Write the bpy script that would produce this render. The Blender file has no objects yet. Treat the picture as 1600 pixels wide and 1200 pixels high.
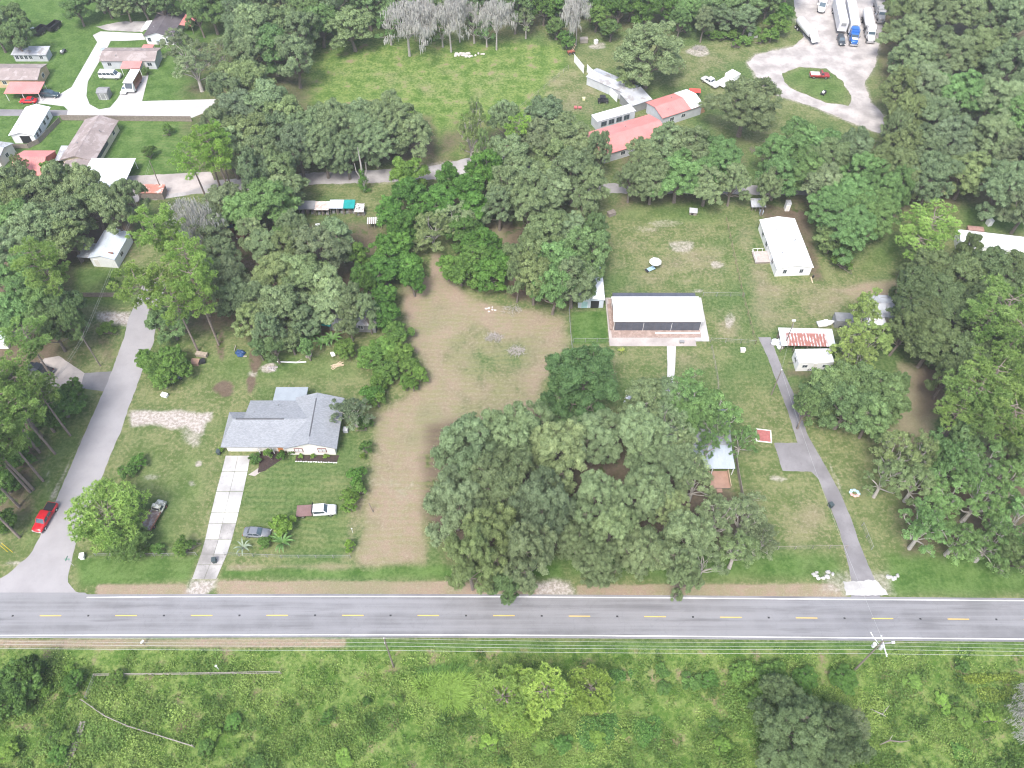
import bpy, math, random
import numpy as np
from mathutils import Vector, Matrix
from mathutils.geometry import tessellate_polygon

# ------------------------------------------------------------------ camera, sky, sun, exposure
SC = bpy.context.scene
COL = SC.collection
FPX = 1290.0; TH = math.radians(52.5); HC = 127.5      # lens in photo pixels, tilt below the horizon, drone height
SC.render.resolution_x = 1024; SC.render.resolution_y = 768
cam = bpy.data.objects.new('camera', bpy.data.cameras.new('camera'))
COL.objects.link(cam)
cam.location = (0, 0, HC); cam.rotation_euler = (math.pi/2 - TH, 0, 0)
cam.data.sensor_width = 36.0; cam.data.lens = FPX/1600*36.0
cam.data.clip_start = 1.0; cam.data.clip_end = 6000
SC.camera = cam
SUN_EL = math.radians(58); SUN_AZ = math.radians(200)   # high behind thin cloud
w = bpy.data.worlds.new('World'); SC.world = w; w.use_nodes = True
nt = w.node_tree; bg = nt.nodes['Background']
sky = nt.nodes.new('ShaderNodeTexSky'); sky.sky_type = 'NISHITA'; sky.sun_disc = False
sky.sun_elevation = SUN_EL; sky.sun_rotation = SUN_AZ
sky.air_density = 1.0; sky.dust_density = 4.0; sky.ozone_density = 0.6
nt.links.new(sky.outputs[0], bg.inputs[0]); bg.inputs[1].default_value = 0.14
sl = bpy.data.lights.new('sun', 'SUN'); sl.energy = 1.5; sl.angle = math.radians(16); sl.color = (1.0, 0.985, 0.96)
so = bpy.data.objects.new('sun', sl); COL.objects.link(so)
sd = Vector((math.sin(SUN_AZ)*math.cos(SUN_EL), math.cos(SUN_AZ)*math.cos(SUN_EL), math.sin(SUN_EL)))
so.location = sd*300; so.rotation_euler = (-sd).to_track_quat('-Z', 'Y').to_euler()
SC.view_settings.view_transform = 'Standard'; SC.view_settings.look = 'None'
SC.view_settings.exposure = 1.35; SC.view_settings.gamma = 1.0; SC.view_settings.use_curve_mapping = False
SC.render.engine = 'CYCLES'
SC.cycles.filter_width = 1.15
SC.cycles.max_bounces = 5; SC.cycles.diffuse_bounces = 3; SC.cycles.transmission_bounces = 3
SC.cycles.glossy_bounces = 2; SC.cycles.transparent_max_bounces = 6

# ------------------------------------------------------------------ pixel to place
def P(px, py, z=0.0):
    dx = (px-800)/FPX; dv = (py-600)/FPX
    dy = math.cos(TH)-dv*math.sin(TH); dz = -math.sin(TH)-dv*math.cos(TH)
    t = (z-HC)/dz
    return Vector((t*dx, t*dy, z))
def scale_at(px, py, z=0.0):
    return (P(px+1, py, z)-P(px, py, z)).length

# ------------------------------------------------------------------ materials
MATS = {}
def _nodes(name):
    m = bpy.data.materials.new(name); m.use_nodes = True
    t = m.node_tree; b = t.nodes['Principled BSDF']
    return m, t, b
def mix(t, fac, a, b, blend='MIX'):
    n = t.nodes.new('ShaderNodeMix'); n.data_type = 'RGBA'; n.blend_type = blend
    for s, v in ((n.inputs[0], fac), (n.inputs[6], a), (n.inputs[7], b)):
        if hasattr(v, 'links'): t.links.new(v, s)
        elif isinstance(v, (tuple, list)): s.default_value = (*v[:3], 1)
        else: s.default_value = v
    return n.outputs[2]
def math_(t, op, a, b=None, clamp=False):
    n = t.nodes.new('ShaderNodeMath'); n.operation = op; n.use_clamp = clamp
    for s, v in zip(n.inputs, (a, b)):
        if v is None: continue
        if hasattr(v, 'links'): t.links.new(v, s)
        else: s.default_value = v
    return n.outputs[0]
def noise(t, co, scale, detail=3.0, rough=0.55, dist=0.0):
    n = t.nodes.new('ShaderNodeTexNoise'); n.inputs['Scale'].default_value = scale
    n.inputs['Detail'].default_value = detail; n.inputs['Roughness'].default_value = rough
    n.inputs['Distortion'].default_value = dist
    t.links.new(co, n.inputs['Vector']); return n.outputs[0]
def ramp(t, fac, lo, hi):
    n = t.nodes.new('ShaderNodeMapRange'); n.interpolation_type = 'SMOOTHSTEP'
    t.links.new(fac, n.inputs[0]); n.inputs[1].default_value = lo; n.inputs[2].default_value = hi
    return n.outputs[0]
def coords(t, kind='Object'):
    return t.nodes.new('ShaderNodeTexCoord').outputs[kind]
def bump(t, b, h, strength, dist=0.05):
    n = t.nodes.new('ShaderNodeBump'); n.inputs['Strength'].default_value = strength; n.inputs['Distance'].default_value = dist
    t.links.new(h, n.inputs['Height']); t.links.new(n.outputs[0], b.inputs['Normal'])
def mat(name, rgb, rough=0.7, var=0.18, scale=0.8, metal=0.0, stain=None, stain_amt=0.0, ribs=0.0, rib_axis=0, spec=0.3):
    """Plain surface with blotchy wear; ribs = spacing in m of a standing-seam relief."""
    if name in MATS: return MATS[name]
    m, t, b = _nodes(name); co = coords(t)
    n1 = noise(t, co, scale, 4); n2 = noise(t, co, scale*7, 3)
    f = math_(t, 'ADD', math_(t, 'MULTIPLY', n1, 0.65), math_(t, 'MULTIPLY', n2, 0.35))
    c = mix(t, ramp(t, f, 0.3, 0.7), tuple(x*(1-var) for x in rgb), tuple(min(1, x*(1+var)) for x in rgb))
    if stain:
        s = noise(t, co, scale*0.9, 5, 0.65, 0.6)
        c = mix(t, ramp(t, s, 0.62-stain_amt*0.3, 0.72-stain_amt*0.3), c, stain)
    t.links.new(c, b.inputs['Base Color'])
    b.inputs['Roughness'].default_value = rough; b.inputs['Metallic'].default_value = metal
    b.inputs['Specular IOR Level'].default_value = spec
    if ribs:
        wv = t.nodes.new('ShaderNodeTexWave'); wv.bands_direction = 'XYZ'[rib_axis]
        wv.inputs['Scale'].default_value = 0.314/ribs; t.links.new(co, wv.inputs['Vector'])
        bump(t, b, wv.outputs[1], 0.5, 0.04)
    else:
        bump(t, b, n2, 0.15, 0.03)
    MATS[name] = m; return m
def glass(name='dark_glass', rgb=(0.03, 0.04, 0.05)):
    if name in MATS: return MATS[name]
    m, t, b = _nodes(name); co = coords(t)
    t.links.new(mix(t, noise(t, co, 1.3, 2), rgb, tuple(x*1.9 for x in rgb)), b.inputs['Base Color'])
    b.inputs['Roughness'].default_value = 0.08; b.inputs['Specular IOR Level'].default_value = 0.6
    MATS[name] = m; return m
def paint(name, rgb, rough=0.3):
    if name in MATS: return MATS[name]
    m, t, b = _nodes(name); co = coords(t)
    n = noise(t, co, 2.5, 4)
    t.links.new(mix(t, ramp(t, n, 0.3, 0.8), rgb, tuple(x*0.82 for x in rgb)), b.inputs['Base Color'])
    b.inputs['Roughness'].default_value = rough; b.inputs['Coat Weight'].default_value = 0.3
    MATS[name] = m; return m

# ------------------------------------------------------------------ mesh helpers
class MB:
    def __init__(s): s.v = []; s.f = []
    def add(s, vs, fs):
        o = len(s.v); s.v += [tuple(map(float, p)) for p in vs]; s.f += [tuple(i+o for i in f) for f in fs]; return s
    def box(s, x0, y0, z0, x1, y1, z1):
        return s.add([(x0,y0,z0),(x1,y0,z0),(x1,y1,z0),(x0,y1,z0),(x0,y0,z1),(x1,y0,z1),(x1,y1,z1),(x0,y1,z1)],
                     [(0,3,2,1),(4,5,6,7),(0,1,5,4),(1,2,6,5),(2,3,7,6),(3,0,4,7)])
    def frustum(s, lo, hi, z0, z1):                       # lo, hi = (x0,y0,x1,y1)
        a, b = lo, hi
        return s.add([(a[0],a[1],z0),(a[2],a[1],z0),(a[2],a[3],z0),(a[0],a[3],z0),(b[0],b[1],z1),(b[2],b[1],z1),(b[2],b[3],z1),(b[0],b[3],z1)],
                     [(0,3,2,1),(4,5,6,7),(0,1,5,4),(1,2,6,5),(2,3,7,6),(3,0,4,7)])
    def prism(s, poly, z0, z1):                           # flat polygon (ccw) raised from z0 to z1
        n = len(poly)
        return s.add([(x,y,z0) for x,y in poly]+[(x,y,z1) for x,y in poly],
                     [tuple(range(n-1,-1,-1)), tuple(range(n,2*n))]+[(i,(i+1)%n,n+(i+1)%n,n+i) for i in range(n)])
    def profile_y(s, prof, y0, y1):                       # side outline in x,z pulled along y
        n = len(prof)
        return s.add([(x,y0,z) for x,z in prof]+[(x,y1,z) for x,z in prof],
                     [tuple(range(n)), tuple(range(2*n-1,n-1,-1))]+[(i,n+i,n+(i+1)%n,(i+1)%n) for i in range(n)])
    def profile_x(s, prof, x0, x1):
        n = len(prof)
        return s.add([(x0,y,z) for y,z in prof]+[(x1,y,z) for y,z in prof],
                     [tuple(range(n-1,-1,-1)), tuple(range(n,2*n))]+[(i,(i+1)%n,n+(i+1)%n,n+i) for i in range(n)])
    def tube(s, pts, rad, n=6, caps=True):
        pts = [Vector(p) for p in pts]; o = len(s.v); k = len(pts)
        for i, p in enumerate(pts):
            d = (pts[min(i+1,k-1)]-pts[max(i-1,0)])
            d = d.normalized() if d.length > 1e-9 else Vector((0,0,1))
            a = d.cross(Vector((0,0,1)) if abs(d.z) < 0.9 else Vector((1,0,0))).normalized(); b = d.cross(a)
            r = rad[i] if isinstance(rad, (list, tuple)) else rad
            for j in range(n):
                t = 2*math.pi*j/n; s.v.append(tuple(p+a*(r*math.cos(t))+b*(r*math.sin(t))))
        for i in range(k-1):
            for j in range(n):
                a0 = o+i*n+j; a1 = o+i*n+(j+1)%n
                s.f.append((a0, a0+n, a1+n, a1))
        if caps:
            s.f.append(tuple(o+j for j in range(n))); s.f.append(tuple(o+(k-1)*n+j for j in range(n-1,-1,-1)))
        return s
    def loft(s, st, ch=0.12):                             # st: (x, halfwidth, zbottom, ztop); eight-sided rings
        o = len(s.v)
        for x, h, z0, z1 in st:
            c = min(ch, h*0.4, (z1-z0)*0.4)
            for y, z in ((-h+c,z0),(h-c,z0),(h,z0+c),(h,z1-c),(h-c,z1),(-h+c,z1),(-h,z1-c),(-h,z0+c)): s.v.append((x,y,z))
        for i in range(len(st)-1):
            for j in range(8):
                a = o+i*8+j; b = o+i*8+(j+1)%8; s.f.append((a,b,b+8,a+8))
        s.f.append(tuple(o+j for j in range(7,-1,-1))); s.f.append(tuple(o+(len(st)-1)*8+j for j in range(8)))
        return s
    def ball(s, c, rx, ry, rz, nu=10, nv=6, jit=0.0, rng=None):
        o = len(s.v)
        for i in range(nv+1):
            p = math.pi*i/nv
            for j in range(nu):
                t = 2*math.pi*j/nu; k = 1+(rng.uniform(-jit,jit) if rng and 0 < i < nv else 0)
                s.v.append((c[0]+rx*k*math.sin(p)*math.cos(t), c[1]+ry*k*math.sin(p)*math.sin(t), c[2]+rz*k*math.cos(p)))
        for i in range(nv):
            for j in range(nu):
                a = o+i*nu+j; b = o+i*nu+(j+1)%nu; s.f.append((a,a+nu,b+nu,b))
        return s
    def build(s, name, m, parent=None, smooth=False, bevel=0.0):
        me = bpy.data.meshes.new(name); me.from_pydata(s.v, [], s.f); me.validate(); me.update()
        if m: me.materials.append(m)
        if smooth: me.polygons.foreach_set('use_smooth', [True]*len(me.polygons))
        o = bpy.data.objects.new(name, me); COL.objects.link(o)
        if parent: o.parent = parent
        if bevel:
            bv = o.modifiers.new('bevel', 'BEVEL'); bv.width = bevel; bv.segments = 2; bv.limit_method = 'ANGLE'
        return o
def npmesh(name, V, F, m, attrs=None):
    me = bpy.data.meshes.new(name); k = F.shape[1]
    me.vertices.add(len(V)); me.vertices.foreach_set('co', np.ascontiguousarray(V, np.float32).ravel())
    me.loops.add(F.size); me.loops.foreach_set('vertex_index', np.ascontiguousarray(F, np.int32).ravel())
    me.polygons.add(len(F)); me.polygons.foreach_set('loop_start', np.arange(0, F.size, k, dtype=np.int32))
    me.update(calc_edges=True)
    for an, (dom, arr) in (attrs or {}).items():
        a = me.attributes.new(an, 'FLOAT', dom); a.data.foreach_set('value', np.ascontiguousarray(arr, np.float32))
    if m: me.materials.append(m)
    return me
def link(name, me, parent=None):
    o = bpy.data.objects.new(name, me); COL.objects.link(o)
    if parent: o.parent = parent
    return o
def tag(o, label=None, cat=None, group=None, kind=None):
    if label: o['label'] = label
    if cat: o['category'] = cat
    if group: o['group'] = group
    if kind: o['kind'] = kind
    return o
def empty(name, loc=(0,0,0), rz=0.0):
    o = bpy.data.objects.new(name, None); COL.objects.link(o); o.location = loc; o.rotation_euler = (0,0,rz)
    o.empty_display_size = 0.5
    return o
def thing(name, label, cat, loc=(0,0,0), rz=0.0, group=None):
    return tag(empty(name, loc, rz), label, cat, group)
def copy_tree(o, parent=None):
    c = o.copy(); COL.objects.link(c); c.parent = parent
    for ch in list(o.children): copy_tree(ch, c)
    return c
# ================================================================== THE GROUND
rs = np.random.RandomState(7)
def grid_axis(lo, hi, step, far):
    core = np.arange(lo, hi+step/2, step)
    k = np.array([3, 8, 18, 40, 90, 200, 450, 1000, far])
    return np.concatenate([(lo-k)[::-1], core, hi+k])
GX = grid_axis(-165, 165, 0.6, 2500.0); GY = grid_axis(14, 262, 0.6, 2500.0)
gx, gy = np.meshgrid(GX, GY); gx = gx.ravel(); gy = gy.ravel()
W = {k: np.zeros(gx.shape, np.float32) for k in ('lush', 'dry', 'sand', 'dirt', 'rough', 'stripe')}
def zone(layer, pts, weight=1.0, feather=1.5, mode='max'):
    """Where a kind of ground cover grows: a soft-edged patch of the map."""
    q = np.array([P(*p)[:2] for p in pts])
    lo = q.min(0)-feather*2; hi = q.max(0)+feather*2
    ix = np.where((gx > lo[0]) & (gx < hi[0]) & (gy > lo[1]) & (gy < hi[1]))[0]
    if not len(ix): return
    x = gx[ix]; y = gy[ix]; ins = np.zeros(len(ix), bool); d2 = np.full(len(ix), 1e9)
    for a, b in zip(q, np.roll(q, -1, 0)):
        c = ((a[1] > y) != (b[1] > y)); dy = b[1]-a[1]
        xi = a[0]+(y-a[1])*(b[0]-a[0])/(dy if abs(dy) > 1e-9 else 1e-9)
        ins ^= c & (x < xi)
        e = b-a; L = (e**2).sum()+1e-9; tt = np.clip(((x-a[0])*e[0]+(y-a[1])*e[1])/L, 0, 1)
        d2 = np.minimum(d2, (x-a[0]-tt*e[0])**2+(y-a[1]-tt*e[1])**2)
    s = np.sqrt(d2)*np.where(ins, 1, -1)
    k = np.clip(0.5+s/(2*feather), 0, 1); k = (k*k*(3-2*k)*weight).astype(np.float32)
    if mode == 'max': W[layer][ix] = np.maximum(W[layer][ix], k)
    else: W[layer][ix] *= (1-k)
def blob(layer, px, py, rx, ry, weight=1.0, feather=None, mode='max'):
    pts = [(px+rx*math.cos(a)*(1+0.2*math.sin(3*a+px)), py+ry*math.sin(a)*(1+0.2*math.sin(2*a+py))) for a in np.linspace(0, 6.283, 12, endpoint=False)]
    s = scale_at(px, py); zone(layer, pts, weight, feather or max(0.4, min(rx, ry)*s*0.5), mode)

# yards and fields
zone('lush', [(-60,-20),(330,-20),(345,120),(330,300),(-60,320)], 0.85, 6)
zone('lush', [(330,20),(480,20),(480,120),(330,120)], 0.6, 5)
zone('rough', [(478,62),(640,58),(880,68),(890,105),(840,180),(800,250),(700,255),(560,180),(470,165)], 0.95, 5)
zone('dry', [(500,110),(700,100),(830,110),(780,160),(600,160)], 0.28, 9)
zone('lush', [(480,60),(890,55),(890,75),(600,85),(490,110)], 0.55, 4)
zone('lush', [(700,180),(800,170),(790,230),(680,240)], 0.6, 5)
zone('lush', [(990,290),(1130,300),(1130,360),(960,345)], 0.5, 5)
zone('dry', [(1170,520),(1190,530),(1250,690),(1200,740),(1180,660)], 0.15, 3)
zone('lush', [(893,488),(949,486),(950,536),(893,538)], 1.0, 0.8)
zone('lush', [(110,868),(312,866),(300,908),(125,920)], 0.7, 1.2)
zone('lush', [(350,884),(700,880),(880,876),(880,905),(343,903)], 0.8, 1.2)
zone('lush', [(880,862),(1312,858),(1322,908),(890,906)], 0.7, 2.0)
zone('lush', [(1378,862),(1700,860),(1700,934),(1392,930)], 0.75, 2.0)
zone('lush', [(540,998),(1720,1002),(1720,1030),(540,1022)], 0.75, 1.0)
zone('lush', [(1330,430),(1420,420),(1420,330),(1340,400)], 0.5, 3)
zone('lush', [(1500,310),(1640,330),(1640,370),(1500,355)], 0.7, 3)
zone('lush', [(110,415),(230,415),(230,480),(110,480)], 0.6, 2)
zone('lush', [(90,600),(160,600),(110,760),(60,850),(20,880),(60,760)], 0.45, 2)
zone('lush', [(215,690),(330,700),(310,860),(120,870),(160,770)], 0.4, 3)
zone('lush', [(400,540),(580,560),(560,600),(420,600),(250,610),(240,560)], 0.45, 3)
zone('lush', [(360,740),(555,740),(545,880),(350,880)], 0.35, 3)
zone('stripe', [(395,730),(560,720),(550,890),(350,890)], 0.8, 2)
zone('stripe', [(625,440),(690,430),(790,480),(890,490),(890,560),(835,660),(660,790),(665,880),(560,885),(590,650),(640,600)], 1.0, 2)
zone('stripe', [(1180,560),(1230,690),(1210,740),(1300,850),(1160,850),(1150,600)], 0.6, 3)
zone('rough', [(-200,1014),(1800,1016),(1800,1500),(-200,1500)], 1.0, 0.8)
zone('lush', [(540,1030),(760,1030),(760,1120),(560,1120)], 0.4, 4)
zone('lush', [(1150,1030),(1500,1030),(1450,1200),(1200,1200)], 0.5, 4)
# dry mown lot and thatch
zone('dry', [(622,446),(688,428),(745,468),(800,478),(888,492),(893,560),(850,600),(838,660),(800,660),(720,700),(664,790),(668,884),(556,888),(553,860),(580,740),(584,655),(650,605),(668,585),(640,545),(632,500)], 0.85, 2.2)
zone('dry', [(672,395),(690,395),(698,440),(672,440)], 0.9, 1)
zone('dry', [(735,345),(800,345),(812,400),(770,410),(740,385)], 0.85, 1.5)
zone('dry', [(150,913),(290,912),(298,930),(150,932)], 0.9, 0.6)
zone('dry', [(338,907),(700,908),(862,916),(862,934),(340,932)], 0.95, 0.6)
zone('dry', [(900,914),(1300,912),(1322,934),(900,935)], 1.0, 0.6)
zone('dry', [(-100,999),(540,999),(540,1011),(-100,1013)], 0.95, 0.5)
zone('dry', [(1142,350),(1192,345),(1215,436),(1292,440),(1422,428),(1405,482),(1345,468),(1300,500),(1192,525),(1172,520)], 0.45, 4)
zone('dry', [(1290,452),(1424,430),(1412,475),(1340,468)], 0.85, 2)
zone('dry', [(960,350),(1130,345),(1160,460),(960,465)], 0.34, 5)
zone('dry', [(1110,470),(1165,470),(1180,545),(1110,540)], 0.4, 3)
zone('dry', [(900,545),(1100,545),(1130,620),(920,600)], 0.3, 4)
zone('dry', [(1400,565),(1472,575),(1462,700),(1396,705)], 0.85, 2)
zone('dry', [(1390,660),(1470,670),(1450,700),(1380,690)], 0.6, 2)
zone('dry', [(1225,740),(1300,790),(1310,860),(1220,858)], 0.35, 3)
zone('dry', [(980,65),(1170,60),(1180,130),(1080,150),(990,100)], 0.28, 5)
zone('dry', [(850,110),(890,100),(960,160),(930,185),(830,170)], 0.35, 3)
zone('dry', [(355,880),(550,880),(550,890),(352,892)], 0.6, 0.6)
zone('dry', [(545,770),(575,770),(560,880),(535,880)], 0.5, 1)
zone('dry', [(120,500),(185,505),(180,560),(150,600)], 0.4, 2)
zone('lush', [(740,480),(870,520),(830,640),(700,660),(660,620)], 0.10, 4)
blob('lush', 800, 500, 30, 10, 0.35); blob('lush', 610, 710, 25, 12, 0.35); blob('lush', 760, 610, 60, 14, 0.25)
zone('dry', [(700,500),(860,510),(840,620),(760,680),(690,640)], 0.42, 7, 'cut'); zone('dry', [(590,700),(640,690),(650,730),(590,735)], 0.35, 4, 'cut')
# bare soil and leaf litter
zone('dirt', [(660,660),(820,640),(960,650),(1000,720),(1140,760),(1190,800),(1180,850),(880,860),(700,880),(655,800)], 0.75, 3)
zone('dirt', [(330,340),(600,345),(622,470),(590,520),(420,545),(350,520),(280,520),(260,450)], 0.65, 4)
zone('dirt', [(500,330),(600,330),(600,380),(500,380)], 0.35, 2)
zone('dirt', [(-80,600),(60,600),(70,700),(50,800),(-80,850)], 0.7, 3)
zone('dirt', [(1380,700),(1700,690),(1700,872),(1410,868)], 0.65, 4)
zone('dirt', [(1400,430),(1700,410),(1700,680),(1420,660)], 0.6, 5)
zone('dirt', [(1330,-30),(1750,-30),(1750,320),(1300,330),(1390,200)], 0.6, 6)
zone('dirt', [(-60,300),(220,290),(215,400),(110,420),(110,600),(-60,600)], 0.7, 5)
zone('dirt', [(280,60),(480,60),(520,300),(280,300)], 0.5, 6)
zone('dirt', [(480,170),(680,180),(690,250),(480,262)], 0.7, 3)
zone('dirt', [(700,180),(930,200),(930,330),(600,340)], 0.5, 5)
zone('dirt', [(780,350),(945,350),(940,480),(790,470)], 0.75, 3)
zone('dirt', [(960,200),(1160,220),(1180,310),(960,330)], 0.55, 4)
zone('dirt', [(1180,200),(1480,230),(1500,350),(1200,330)], 0.5, 5)
zone('dirt', [(560,-30),(1230,-30),(1230,40),(870,60),(560,50)], 0.4, 5)
zone('dirt', [(1180,312),(1190,340),(1272,440),(1290,440),(1262,330)], 0.7, 1.5)
zone('dirt', [(1225,575),(1300,578),(1300,592),(1225,590)], 0.6, 1.5)
for a in [(440,505,20,10),(415,535,16,10),(398,565,10,18),(392,600,8,16),(345,540,6,24),(350,608,18,12),(510,640,20,12),(95,100,1,1)]: blob('dirt', *a, 0.85)
zone('dirt', [(128,505),(150,520),(185,535),(178,570),(160,560)], 0.5, 1.5)
# sand, marl and broken shell
zone('sand', [(201,643),(225,640),(250,642),(280,640),(312,645),(332,644),(330,656),(322,662),(318,680),(300,676),(288,668),(270,672),(240,664),(205,667)], 0.9, 1.0)
zone('sand', [(275,665),(318,668),(314,695),(302,702),(284,688)], 0.55, 1.2)
zone('sand', [(150,488),(205,486),(208,510),(175,508),(150,500)], 0.8, 1.2)
zone('sand', [(1165,98),(1180,84),(1240,72),(1262,60),(1240,30),(1275,20),(1380,30),(1375,75),(1370,100),(1352,130),(1362,160),(1394,190),(1384,212),(1340,197),(1270,168),(1220,153),(1188,132)], 0.8, 2.0)
zone('sand', [(470,268),(600,265),(720,248),(800,225),(800,262),(720,278),(600,288),(470,290)], 0.5, 2.0)
zone('sand', [(570,740),(640,735),(660,790),(640,860),(590,850)], 0.22, 4)
zone('sand', [(1282,890),(1390,890),(1400,930),(1280,930)], 0.45, 1.5)
zone('sand', [(838,912),(862,904),(890,908),(904,926),(896,934),(838,934)], 0.8, 1.2)
zone('sand', [(298,903),(340,905),(336,918),(322,934),(284,934),(292,918)], 0.75, 1.2)
for a in [(1065,385,22,12,.5),(1120,414,12,6,.45),(1040,350,30,6,.35),(1000,358,30,6,.3),(420,575,14,8,.7),(395,585,10,6,.5),(310,725,6,5,.8),(300,755,6,6,.5),(238,745,18,5,.4),
          (75,740,3,30,.4),(1140,500,10,12,.5),(1092,80,20,8,.6),(935,72,14,6,.5),(930,470,8,4,.5),(1215,748,16,6,.6),(1090,455,10,4,.5),(600,755,28,12,.30),(640,770,25,18,.28),(22,880,14,5,.5),(140,870,8,4,.4)]: blob('sand', *a)
zone('sand', [(140,660),(152,640),(118,705),(95,760),(82,790),(78,775),(110,715)], 0.6, 0.6)
zone('sand', [(1290,715),(1300,730),(1322,775),(1316,778)], 0.6, 0.6)
zone('sand', [(1222,115),(1250,104),(1292,107),(1316,125),(1333,155),(1326,166),(1290,161),(1240,141),(1224,128)], 1.0, 0.8, 'cut')

zone('lush', [(1222,115),(1250,104),(1292,107),(1316,125),(1333,155),(1326,166),(1290,161),(1240,141),(1224,128)], 0.55, 2)
zone('sand', [(150,929),(500,928),(860,929),(1320,932),(1320,937),(150,936)], 0.42, 0.5); zone('sand', [(1392,933),(1700,936),(1700,941),(1392,938)], 0.35, 0.5); zone('sand', [(-100,995),(600,995),(1700,1000),(1700,1004),(600,999),(-100,999)], 0.40, 0.5)
zone('stripe', [(955,345),(1130,345),(1165,460),(955,460)], 0.7, 4); zone('stripe', [(1150,350),(1200,350),(1290,440),(1410,440),(1300,500),(1190,525)], 0.7, 4); zone('stripe', [(200,190),(300,190),(290,270),(200,270)], 0.6, 3); zone('stripe', [(500,90),(850,80),(800,200),(560,170)], 0.5, 6)
def ground_material():
    m, t, b = _nodes('ground_cover'); co = coords(t)
    def at(n):
        a = t.nodes.new('ShaderNodeAttribute'); a.attribute_name = n; return a.outputs['Fac']
    nb = noise(t, co, 0.045, 3); nm = noise(t, co, 0.30, 4, 0.6); ns = noise(t, co, 1.6, 5, 0.65); nf = noise(t, co, 7.0, 3, 0.7)
    bl = math_(t, 'ADD', math_(t, 'MULTIPLY', nm, 0.5), math_(t, 'MULTIPLY', ns, 0.5))
    bl2 = math_(t, 'ADD', math_(t, 'MULTIPLY', noise(t, co, 0.14, 3), 0.5), math_(t, 'MULTIPLY', bl, 0.5))
    def edge(wt, gain=0.9):       # ragged patch edge
        return ramp(t, math_(t, 'ADD', wt, math_(t, 'MULTIPLY', math_(t, 'SUBTRACT', bl2, 0.5), gain*1.5)), 0.18, 0.82)
    lawn = mix(t, ramp(t, bl, 0.40, 0.60), (0.086, 0.124, 0.040), (0.172, 0.190, 0.086))
    lawn = mix(t, math_(t, 'MULTIPLY', ramp(t, ns, 0.52, 0.66), 0.50), lawn, (0.240, 0.215, 0.135))
    lawn = mix(t, ramp(t, nb, 0.45, 0.62), lawn, mix(t, ramp(t, ns, .35, .65), (0.052, 0.100, 0.028), (0.118, 0.165, 0.060)))
    lush = mix(t, ramp(t, bl, 0.38, 0.62), (0.046, 0.102, 0.020), (0.108, 0.176, 0.052))
    dry = mix(t, ramp(t, bl, 0.42, 0.60), (0.265, 0.204, 0.152), (0.225, 0.202, 0.122))
    dry = mix(t, math_(t, 'MULTIPLY', ramp(t, ns, 0.48, 0.70), 0.6), dry, (0.310, 0.260, 0.205))
    dry = mix(t, math_(t, 'MULTIPLY', ramp(t, nb, 0.50, 0.60), 0.45), dry, (0.170, 0.180, 0.092))
    dry = mix(t, ramp(t, nf, 0.55, 0.8), dry, (0.345, 0.300, 0.245))
    dirt = mix(t, ramp(t, bl, 0.3, 0.7), (0.095, 0.070, 0.050), (0.150, 0.118, 0.088))
    dirt = mix(t, ramp(t, nm, 0.56, 0.66), dirt, (0.060, 0.085, 0.026))
    sand = mix(t, ramp(t, ns, 0.40, 0.60), (0.29, 0.255, 0.225), (0.43, 0.40, 0.37))
    rough = mix(t, ramp(t, bl, 0.40, 0.60), (0.066, 0.132, 0.024), (0.175, 0.235, 0.070))
    rough = mix(t, ramp(t, nm, 0.56, 0.70), rough, (0.215, 0.185, 0.110))
    wv = t.nodes.new('ShaderNodeTexWave'); wv.bands_direction = 'Y'; wv.inputs['Scale'].default_value = 0.26
    wv.inputs['Distortion'].default_value = 9.0; wv.inputs['Detail'].default_value = 2.0; wv.inputs['Detail Scale'].default_value = 0.25
    t.links.new(co, wv.inputs['Vector'])
    c = mix(t, edge(at('lush')), lawn, lush)
    c = mix(t, edge(at('rough')), c, rough)
    c = mix(t, edge(at('dry'), 1.25), c, dry)
    c = mix(t, edge(at('dirt')), c, dirt)
    sm = math_(t, 'MULTIPLY', math_(t, 'MULTIPLY', at('stripe'), ramp(t, wv.outputs[1], 0.25, 0.8)), math_(t, 'MULTIPLY', ramp(t, nm, .34, .66), 0.70))
    c = mix(t, sm, c, mix(t, 0.6, c, (0.185, 0.195, 0.085)))
    c = mix(t, edge(at('sand'), 0.75), c, sand)
    nq = noise(t, co, 2.6, 4, 0.7)
    fine = math_(t, 'ADD', 0.48, math_(t, 'ADD', math_(t, 'MULTIPLY', nf, 0.52), math_(t, 'MULTIPLY', nq, 0.52)))
    c = mix(t, 1.0, c, fine, 'MULTIPLY')
    t.links.new(c, b.inputs['Base Color']); b.inputs['Roughness'].default_value = 0.95; b.inputs['Specular IOR Level'].default_value = 0.05
    bump(t, b, math_(t, 'ADD', math_(t, 'MULTIPLY', ns, 0.6), math_(t, 'MULTIPLY', nf, 0.5)), 0.9, 0.16)
    return m
nx, ny = len(GX), len(GY)
ii = (np.arange(ny-1)[:, None]*nx+np.arange(nx-1)[None, :]).ravel()
g_me = npmesh('ground', np.stack([gx, gy, np.zeros_like(gx)], 1), np.stack([ii, ii+1, ii+nx+1, ii+nx], 1), ground_material(),
              {k: ('POINT', v) for k, v in W.items()})
tag(link('ground', g_me), 'flat rural ground of lawns, dry mown grass and bare soil', kind='structure')

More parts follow.
